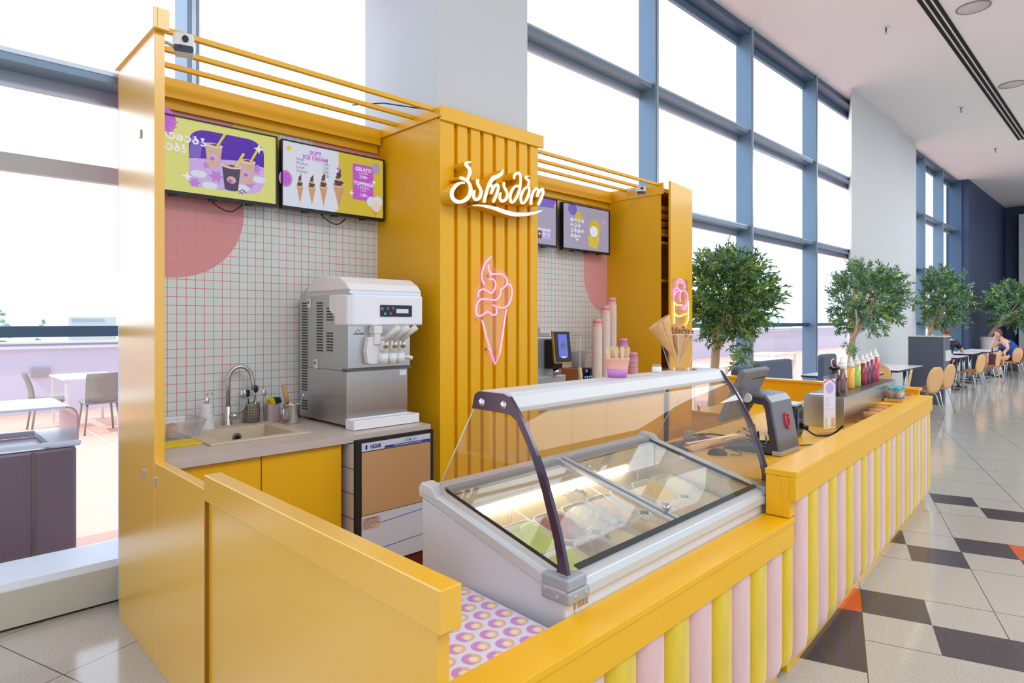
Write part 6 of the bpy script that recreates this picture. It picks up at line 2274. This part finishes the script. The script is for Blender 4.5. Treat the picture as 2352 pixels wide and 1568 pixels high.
def bench(x0, x1, y, h, lb):
    o = thing('bench', ((x0 + x1) / 2, y, 0), lb, 'bench', 'grey padded benches')
    b = MB()
    w = x1 - x0
    out = [(x0, 0.42), (x1 + 0.03, 0.42), (x1 - 0.03, h - 0.05)] + [(x1 - 0.05, h - 0.01), (x1 - 0.10, h)] + [(x0 + 0.04, h), (x0, h - 0.03)]
    b.prism(out, 'y', y, y + 0.09)
    b.build('backrest', 'grey_fabric', o, w=True, bevel=0.015)
    MB().box(x0, x1, y + 0.09, y + 0.5, 0.38, 0.48).build('seat', 'grey_fabric', o, w=True, bevel=0.02)
    MB().box(x0 + 0.02, x1 - 0.02, y + 0.02, y + 0.46, 0, 0.38).build('base', 'pos_dark', o, w=True)
    return o


bench(7.18, 7.62, 3.45, 1.02, 'grey bench back just right of the freezer hood')
bench(7.78, 8.85, 3.45, 1.06, 'grey bench back behind the cash terminal')
bench(9.35, 9.9, 3.22, 1.10, 'grey bench back behind the black sauce bottle')


def make_chair(loc, rz, lb):
    o = thing('shell_chair', loc, lb, 'chair', 'plywood shell chairs with metal legs', rz)
    # seat
    P = []
    for i in range(9):
        v = -1 + 2 * i / 8
        row = []
        for j in range(9):
            u = -1 + 2 * j / 8
            wd = 0.205 * (1 - 0.10 * v * v)
            row.append((u * wd, v * 0.20, 0.445 + 0.012 * u * u - 0.01 * max(0, v) ** 2))
        P.append(row)
    MB().grid(P).build('seat', 'plywood_seat', o, solid=0.012)
    # rounded shell back with a narrow waist
    P = []
    n = 12
    for i in range(n + 1):
        t = i / n
        z = 0.44 + 0.41 * t
        w = 0.062 + 0.163 * math.sin(PI * min(1, 0.12 + t * 0.80)) if t < 0.6 else 0.215 * math.sqrt(max(0.0, 1 - ((t - 0.6) / 0.43) ** 2))
        row = []
        for j in range(9):
            u = -1 + 2 * j / 8
            row.append((u * w, -0.20 - 0.06 * t - 0.02 * (1 - u * u), z))
        P.append(row)
    MB().grid(P).build('backrest', 'plywood', o, solid=0.012)
    for sx in (-1, 1):
        for sy, ty in ((-1, -0.25), (1, 0.2)):
            MB().tube([(0, sy * 0.10, 0.425), (sx * 0.13, sy * 0.13, 0.425), (sx * 0.17, sy * 0.16, 0.39), (sx * 0.215, ty, 0.005)], 0.011, 8).build('leg', 'tube_metal', o)
    return o


ch0 = make_chair((11.80, 2.60, 0), R(-16), 'nearer plywood chair with round back left of the grey divider')


def place_chair(x, y, rz, lb):
    c = copy_tree(ch0)
    c.location = (x, y, 0)
    c.rotation_euler = (0, 0, R(rz))
    c['label'] = lb


place_chair(12.72, 2.60, -10, 'plywood chair directly in front of the grey divider')
place_chair(10.75, 2.75, 12, 'plywood chair half hidden behind the last sauce bottles')
place_chair(11.62, 3.2, 100, 'plywood chair between the two nearest white tables')
place_chair(17.0, 2.82, -12, 'nearest plywood chair right of the grey divider')
place_chair(17.75, 2.85, 14, 'second plywood chair right of the grey divider')
place_chair(19.5, 2.85, -5, 'third plywood chair in the row right of the divider')
place_chair(20.3, 2.85, 5, 'fourth plywood chair, left of the wine coloured bag')
place_chair(21.75, 2.72, 35, 'plywood chair turned sideways in front of the woman in blue')
place_chair(22.72, 2.72, 15, 'plywood chair the woman in blue sits on')
place_chair(25.2, 2.68, 0, 'plywood chair at the right edge behind the woman')
place_chair(25.9, 2.9, 0, 'farthest plywood chair near the white wall')
place_chair(18.98, 3.62, 270, 'plywood chair the man behind the divider sits on')

# grey divider cabinet
o = thing('divider_cabinet', (14.3, 3.0, 0), 'tall dark grey planter divider beyond the counter end', 'divider')
MB().box(14.05, 14.55, 2.70, 3.29, 0.0, 1.27).build('body', 'divider_grey', o, w=True, bevel=0.004)
MB().box(14.04, 14.56, 2.69, 3.30, 1.27, 1.29).build('top', 'plinth', o, w=True, bevel=0.004)
MB().box(14.10, 14.56, 2.688, 2.70, 0.0, 0.55).build('white_kick', 'wall_white', o, w=True)
MB().box(14.10, 14.56, 2.686, 2.70, 0.82, 1.02).build('white_band', 'wall_white', o, w=True)
MB().box(14.04, 14.05, 2.70, 2.71, 0.0, 1.27).build('edge_strip', 'fin_light', o, w=True)

# bag and blue bin
o = thing('handbag', (20.3, 2.86, 0.458), 'wine coloured handbag on the chair beside the woman', 'bag')
MB().prism([(-0.19, 0), (0.19, 0), (0.15, 0.26), (-0.13, 0.28)], 'y', -0.06, 0.06).build('body', 'bag_wine', o, bevel=0.02, seg=3)
MB().tube(catmull([(-0.1, 0, 0.27), (0.0, 0, 0.42), (0.12, 0, 0.26)], 6), 0.009, 6).build('strap', 'bag_wine', o)
o = thing('shopping_bag', (23.3, 3.0, 0), 'small blue bag on the floor under the woman', 'bag')
MB().prism([(-0.14, 0), (0.14, 0), (0.13, 0.33), (-0.13, 0.33)], 'y', -0.07, 0.07).build('body', 'cloth_blue', o, bevel=0.01)


def skin_mesh(name, chains, material, parent, levels=2):
    vs, es, rs = [], [], []
    idx = {}
    for ch in chains:
        prev = None
        for (p, r) in ch:
            key = tuple(round(c, 4) for c in p)
            if key not in idx:
                idx[key] = len(vs)
                vs.append(p)
                rs.append(r)
            k = idx[key]
            if prev is not None and prev != k:
                es.append((prev, k))
            prev = k
    me = bpy.data.meshes.new(name)
    me.from_pydata(vs, es, [])
    me.materials.append(M[material])
    ob = bpy.data.objects.new(name, me)
    COL.objects.link(ob)
    ob.parent = parent
    md = ob.modifiers.new('skin', 'SKIN')
    md.use_smooth_shade = True
    if not me.skin_vertices:
        return ob
    for i, r in enumerate(rs):
        d = me.skin_vertices[0].data[i]
        d.radius = (r, r) if not isinstance(r, tuple) else r
        d.use_root = (i == 0)
    sb = ob.modifiers.new('sub', 'SUBSURF')
    sb.levels = sb.render_levels = levels
    return ob


def hand(wr, dirn, side, up):
    # palm and five bent fingers of unequal length from the wrist
    d = Vector(dirn).normalized()
    s = Vector(side).normalized()
    u = Vector(up).normalized()
    w = Vector(wr)
    palm = w + d * 0.05
    ch = [[(tuple(w), 0.026), (tuple(palm), 0.034), (tuple(w + d * 0.085), 0.032)]]
    for k, L in enumerate((0.070, 0.080, 0.075, 0.058)):
        off = s * (0.027 - 0.018 * k)
        b0 = w + d * 0.085 + off
        ch.append([(tuple(w + d * 0.085), 0.032), (tuple(b0), 0.0105), (tuple(b0 + d * L * 0.5), 0.0095), (tuple(b0 + d * L * 0.85 - u * 0.02), 0.0085), (tuple(b0 + d * L - u * 0.035), 0.0075)])
    ch.append([(tuple(palm), 0.034), (tuple(palm + s * 0.036), 0.012), (tuple(palm + s * 0.06 + d * 0.025), 0.0105), (tuple(palm + s * 0.066 + d * 0.055), 0.009)])
    return ch


def head(o, c, fwd, mat_hair, tilt=0.0, long_hair=False):
    # c = head centre, fwd = facing direction
    f = Vector(fwd).normalized()
    yaw = math.atan2(f.y, f.x)
    mtx = Matrix.Translation(c) @ Matrix.Rotation(yaw, 4, 'Z') @ Matrix.Rotation(tilt, 4, 'Y')
    P = []
    n, m = 16, 20
    for i in range(n + 1):
        a = PI * i / n
        row = []
        for j in range(m + 1):
            b = 2 * PI * j / m
            x, y, z = math.sin(a) * math.cos(b), math.sin(a) * math.sin(b), math.cos(a)
            X = x * 0.094
            Y = y * 0.074
            Z = z * 0.118
            if z < -0.1:   # jaw narrows
                k = 1 + (z + 0.1) * 0.42
                Y *= k
                X *= 1 + (z + 0.1) * 0.22 if x > 0 else 1 + (z + 0.1) * 0.5
            # nose, brow, eye sockets, lips
            if x > 0.3:
                X += 0.024 * math.exp(-((z + 0.13) / 0.13) ** 2 - (y / 0.16) ** 2)
                X += 0.006 * math.exp(-((z - 0.16) / 0.07) ** 2)
                X -= 0.008 * (math.exp(-((z - 0.02) / 0.09) ** 2 - ((y - 0.40) / 0.18) ** 2) + math.exp(-((z - 0.02) / 0.09) ** 2 - ((y + 0.40) / 0.18) ** 2))
                X += 0.006 * math.exp(-((z + 0.45) / 0.07) ** 2 - (y / 0.3) ** 2)
            row.append(tuple(mtx @ Vector((X, Y, Z))))
        P.append(row)
    hd = MB().grid(P)
    for s in (-1, 1):
        hd.ball(tuple(mtx @ Vector((-0.005, s * 0.076, -0.008))), 0.022, 8, 6, (0.5, 0.5, 1.3))
    h = hd.build('head', 'skin', o)
    for s in (-1, 1):
        MB().ball(tuple(mtx @ Vector((0.083, s * 0.031, 0.004))), 0.009, 8, 6).build('eye', 'black', h)
    MB().ball(tuple(mtx @ Vector((0.090, 0, -0.054))), 0.017, 8, 6, (0.4, 1.0, 0.35)).build('mouth', 'nozzle_wine', h)
    P = []
    for i in range(11):
        a = PI * 0.60 * i / 10
        row = []
        for j in range(21):
            b = 2 * PI * j / 20
            front = max(0, math.cos(b))
            aa = a * (1 - 0.42 * front)
            row.append(tuple(mtx @ Vector((math.sin(aa) * math.cos(b) * 0.103 - 0.006, math.sin(aa) * math.sin(b) * 0.084, math.cos(aa) * 0.128 + 0.002))))
        P.append(row)
    hb = MB().grid(P)
    hb.build('hair', mat_hair, o, solid=0.008)
    if long_hair:
        b = MB().tube([tuple(mtx @ Vector(q)) for q in ((-0.085, 0.0, 0.05), (-0.115, 0.0, 0.0), (-0.12, 0.0, -0.07), (-0.10, 0.01, -0.14))], [0.035, 0.042, 0.036, 0.015], 10)
        b.build('ponytail', mat_hair, o)


# woman: sits at the table, leaning on her right hand, looking toward the camera's left
o = thing('person', (22.72, 2.72, 0), 'person in a blue sleeveless top, seated and leaning head on hand', 'person')
hp = (0.0, -0.02, 0.56)
ch = [[(hp, 0.155), ((-0.02, 0.02, 0.70), 0.135), ((-0.04, 0.12, 0.86), 0.135), ((-0.06, 0.20, 1.0), 0.115), ((-0.07, 0.25, 1.07), 0.055), ((-0.08, 0.30, 1.13), 0.048)],
      # legs
      [(hp, 0.155), ((-0.10, 0.06, 0.53), 0.10), ((-0.22, 0.36, 0.50), 0.075), ((-0.30, 0.30, 0.28), 0.052), ((-0.34, 0.24, 0.09), 0.036), ((-0.40, 0.30, 0.035), 0.030), ((-0.45, 0.35, 0.03), 0.022)],
      [(hp, 0.155), ((0.10, 0.06, 0.53), 0.10), ((0.02, 0.38, 0.50), 0.075), ((-0.06, 0.30, 0.28), 0.052), ((-0.10, 0.24, 0.09), 0.036), ((-0.15, 0.31, 0.035), 0.030), ((-0.18, 0.37, 0.03), 0.022)],
      # left arm hangs beside, forearm to the lap
      [((-0.06, 0.20, 1.0), 0.115), ((-0.22, 0.14, 0.99), 0.058), ((-0.28, 0.08, 0.80), 0.045), ((-0.26, 0.20, 0.66), 0.036), ((-0.20, 0.30, 0.62), 0.028)],
      # right arm props the cheek, elbow on the table
      [((-0.06, 0.20, 1.0), 0.115), ((0.11, 0.26, 0.99), 0.056), ((0.06, 0.42, 0.87), 0.045), ((-0.04, 0.50, 0.80), 0.038), ((-0.09, 0.44, 0.97), 0.033), ((-0.10, 0.41, 1.06), 0.027)]]
ch += hand((-0.20, 0.30, 0.62), (0.6, 0.6, -0.2), (0.6, -0.6, 0), (0, 0, 1))
ch += hand((-0.10, 0.41, 1.06), (-0.02, -0.12, 1), (-0.6, -0.4, 0), (0.5, 0.8, 0))
skin_mesh('body', ch, 'skin', o)
head(o, (-0.12, 0.33, 1.235), (-0.85, 0.42, -0.1), 'hair_brown', 0.12, True)
skin_mesh('top', [[((0.0, -0.04, 0.60), 0.205), ((-0.02, 0.0, 0.70), 0.195), ((-0.04, 0.09, 0.86), 0.185), ((-0.055, 0.16, 0.965), 0.16), ((-0.06, 0.19, 1.02), 0.12)]], 'cloth_blue', o)
skin_mesh('skirt', [[((0.0, -0.04, 0.60), 0.165), ((-0.04, 0.05, 0.54), 0.16), ((-0.10, 0.22, 0.50), 0.13), ((-0.12, 0.36, 0.42), 0.11), ((-0.14, 0.38, 0.30), 0.10)]], 'cloth_black', o)
for s, (x, y) in enumerate(((-0.41, 0.31), (-0.155, 0.32))):
    MB().obox((x, y, 0.012), (0.10, 0.22, 0.02), (0, 0, R(45))).build('sandal', 'cloth_black', o, bevel=0.006)

# man: mostly behind the divider, forearm on the table
o = thing('person', (18.98, 3.62, 0), 'person in dark shirt behind the grey divider with forearm on table', 'person')
hp = (0.0, 0.0, 0.56)
ch = [[(hp, 0.15), ((-0.02, 0, 0.74), 0.14), ((0.02, 0, 0.92), 0.15), ((0.04, 0, 1.06), 0.11), ((0.05, 0, 1.12), 0.056), ((0.06, 0.0, 1.17), 0.052)],
      [(hp, 0.15), ((0.12, -0.10, 0.53), 0.095), ((0.45, -0.12, 0.52), 0.075), ((0.46, -0.12, 0.28), 0.055), ((0.44, -0.12, 0.09), 0.04), ((0.52, -0.12, 0.04), 0.035), ((0.60, -0.12, 0.03), 0.026)],
      [(hp, 0.15), ((0.12, 0.10, 0.53), 0.095), ((0.45, 0.10, 0.52), 0.075), ((0.46, 0.10, 0.28), 0.055), ((0.44, 0.10, 0.09), 0.04), ((0.52, 0.10, 0.04), 0.035), ((0.60, 0.10, 0.03), 0.026)],
      [((0.04, 0, 1.06), 0.11), ((0.06, -0.20, 1.04), 0.062), ((0.28, -0.28, 0.86), 0.05), ((0.52, -0.26, 0.80), 0.042), ((0.78, -0.22, 0.79), 0.030)],
      [((0.04, 0, 1.06), 0.11), ((0.06, 0.19, 1.04), 0.062), ((0.18, 0.22, 0.84), 0.05), ((0.42, 0.16, 0.80), 0.042), ((0.62, 0.10, 0.79), 0.030)]]
ch += hand((0.78, -0.22, 0.79), (1, 0.1, -0.05), (0, 1, 0), (0, 0, 1))
ch += hand((0.62, 0.10, 0.79), (1, -0.2, -0.05), (0, -1, 0), (0, 0, 1))
skin_mesh('body', ch, 'skin', o)
head(o, (0.10, 0.0, 1.285), (0.9, -0.5, 0), 'hair_brown', 0.05)
skin_mesh('shirt', [[((0.0, 0, 0.58), 0.168), ((-0.02, 0, 0.74), 0.165), ((0.02, 0, 0.92), 0.175), ((0.04, 0, 1.04), 0.135), ((0.045, 0, 1.10), 0.075)],
                    [((0.04, 0, 1.04), 0.135), ((0.06, -0.20, 1.03), 0.082), ((0.24, -0.27, 0.89), 0.068)],
                    [((0.04, 0, 1.04), 0.135), ((0.06, 0.19, 1.03), 0.082), ((0.16, 0.22, 0.87), 0.068)]], 'cloth_navy', o)
skin_mesh('trousers', [[((0.0, 0, 0.57), 0.165), ((0.12, -0.10, 0.53), 0.11), ((0.45, -0.12, 0.52), 0.09), ((0.46, -0.12, 0.28), 0.07), ((0.44, -0.12, 0.10), 0.055)],
                       [((0.0, 0, 0.57), 0.165), ((0.12, 0.10, 0.53), 0.11), ((0.45, 0.10, 0.52), 0.09), ((0.46, 0.10, 0.28), 0.07), ((0.44, 0.10, 0.10), 0.055)]], 'cloth_navy', o)
for y in (-0.12, 0.10):
    MB().obox((0.53, y, 0.022), (0.26, 0.10, 0.044)).build('shoe', 'black_matte', o, bevel=0.012)


# --- olive trees
def olive(loc, crown, rad, n_leaf, lb, seed, leafs, branches, leaf_len=0.06, pot=None, ymax=None, extra=()):
    rr = random.Random(seed)
    o = thing('olive_tree', loc, lb, 'tree', 'indoor olive trees')
    L = Vector(loc)
    c = Vector(crown) - L
    tr = MB()
    tips = []
    base = Vector((0, 0, pot[1] if pot else 0.0))
    fork = Vector((c.x * 0.25, c.y * 0.25, base.z + (c.z - rad[2] - base.z) * 0.85))
    tr.tube([tuple(base), tuple((base + fork) / 2 + Vector((0.02, 0.01, 0))), tuple(fork)], [0.06, 0.052, 0.05], 10)
    for k in range(branches):
        a = 2 * PI * k / branches + rr.uniform(-0.3, 0.3)
        e = rr.uniform(0.15, 0.95)
        tip = c + Vector((rad[0] * 0.72 * math.cos(a) * (1.1 - 0.5 * e), rad[1] * 0.72 * math.sin(a) * (1.1 - 0.5 * e), rad[2] * (e * 1.3 - 0.55)))
        mid = fork.lerp(tip, 0.5) + Vector((rr.uniform(-0.05, 0.05), rr.uniform(-0.05, 0.05), -0.03))
        pts = catmull([tuple(fork), tuple(mid), tuple(tip)], 4)
        tr.tube([tuple(p) for p in pts], [0.034 * (1 - 0.8 * i / (len(pts) - 1)) + 0.004 for i in range(len(pts))], 7)
        tips.append((mid, 0.6))
        tips.append((tip, 1.0))
    tr.build('trunk', 'bark', o)
    nclus = max(30, n_leaf // 26)
    fol = MB()
    cl = []
    for k in range(nclus):
        while True:
            v = Vector((rr.uniform(-1, 1), rr.uniform(-1, 1), rr.uniform(-1, 1)))
            if 0.15 < v.length < 1:
                break
        # ragged crown: lumpy radius
        lump = 0.80 + 0.24 * math.sin(3.1 * math.atan2(v.y, v.x) + seed) * math.cos(2.3 * v.z + seed)
        v = v.normalized() * (v.length ** 0.6) * lump
        p = c + Vector((v.x * rad[0], v.y * rad[1], v.z * rad[2]))
        cl.append((p, v.normalized()))
    for (ex, ey, ez) in extra:
        for q in range(5):
            cl.append((c + Vector((ex + rr.uniform(-.05, .05), ey + rr.uniform(-.05, .05), ez + rr.uniform(-.05, .05))), Vector((ex, ey, ez)).normalized()))
    for (p, d) in cl:
        tw = (d + Vector((rr.uniform(-.7, .7), rr.uniform(-.7, .7), rr.uniform(-.3, .8)))).normalized()
        tl = rr.uniform(0.10, 0.22) * leaf_len / 0.06
        mcl = rr.choices([0, 1, 2], leafs)[0]
        for q in range(26):
            t = q / 26
            s = p + tw * tl * t
            if ymax and s.y + L.y > ymax:
                continue
            ld = (tw * 0.9 + Vector((rr.uniform(-1, 1), rr.uniform(-1, 1), rr.uniform(-0.9, 0.9)))).normalized()
            side = ld.cross(Vector((rr.uniform(-1, 1), rr.uniform(-1, 1), rr.uniform(-1, 1)))).normalized()
            ll = leaf_len * rr.uniform(0.7, 1.25)
            w = ll * 0.13
            m1 = s + ld * ll * 0.45
            e = s + ld * ll
            fol.mi = mcl if rr.random() < 0.75 else rr.randrange(3)
            fol.add([tuple(s), tuple(m1 + side * w), tuple(e), tuple(m1 - side * w)], [(0, 1, 2, 3)], False)
    f = fol.build('foliage', ['leaf', 'leaf_light', 'leaf_blue'], o)
    if pot:
        MB().lathe([(pot[0] * 0.8, 0), (pot[0], pot[1]), (pot[0] * 0.9, pot[1]), (pot[0] * 0.88, pot[1] - 0.03), (0.001, pot[1] - 0.03)], seg=24).build('pot', 'pot', o)
    return o


olive((6.95, 3.66, 0), (6.93, 3.45, 1.88), (0.53, 0.42, 0.50), 15000, 'largest olive tree directly behind the yellow cupboard door', 3, (5, 3, 2), 9, 0.075, (0.2, 0.45), 4.05,
      ((0.45, -0.28, -0.02), (0.40, -0.2, -0.28), (-0.05, -0.2, -0.58), (0.10, -0.1, -0.68)))
olive((11.70, 3.62, 0), (11.72, 3.42, 1.95), (0.76, 0.62, 0.54), 12500, 'olive tree in front of the tall white pier', 11, (5, 2, 4), 9, 0.08, (0.2, 0.5), 3.80,
      ((0.9, -0.5, -0.05), (0.7, -0.3, -0.3), (-0.2, 0.1, -0.75)))
olive((18.05, 3.84, 0), (18.1, 3.55, 2.12), (0.62, 0.50, 0.70), 8500, 'olive tree partly behind the white pier above the grey divider', 23, (5, 1, 3), 8, 0.10, (0.18, 0.5), 3.88)
olive((23.95, 3.45, 0), (24.0, 2.85, 2.05), (0.95, 0.68, 0.62), 8600, 'farthest olive tree against the dark blue wall', 31, (5, 1, 4), 8, 0.11, (0.24, 1.1), 3.76, ((0.6, -0.8, -0.1), (0.0, -0.2, -0.6)))
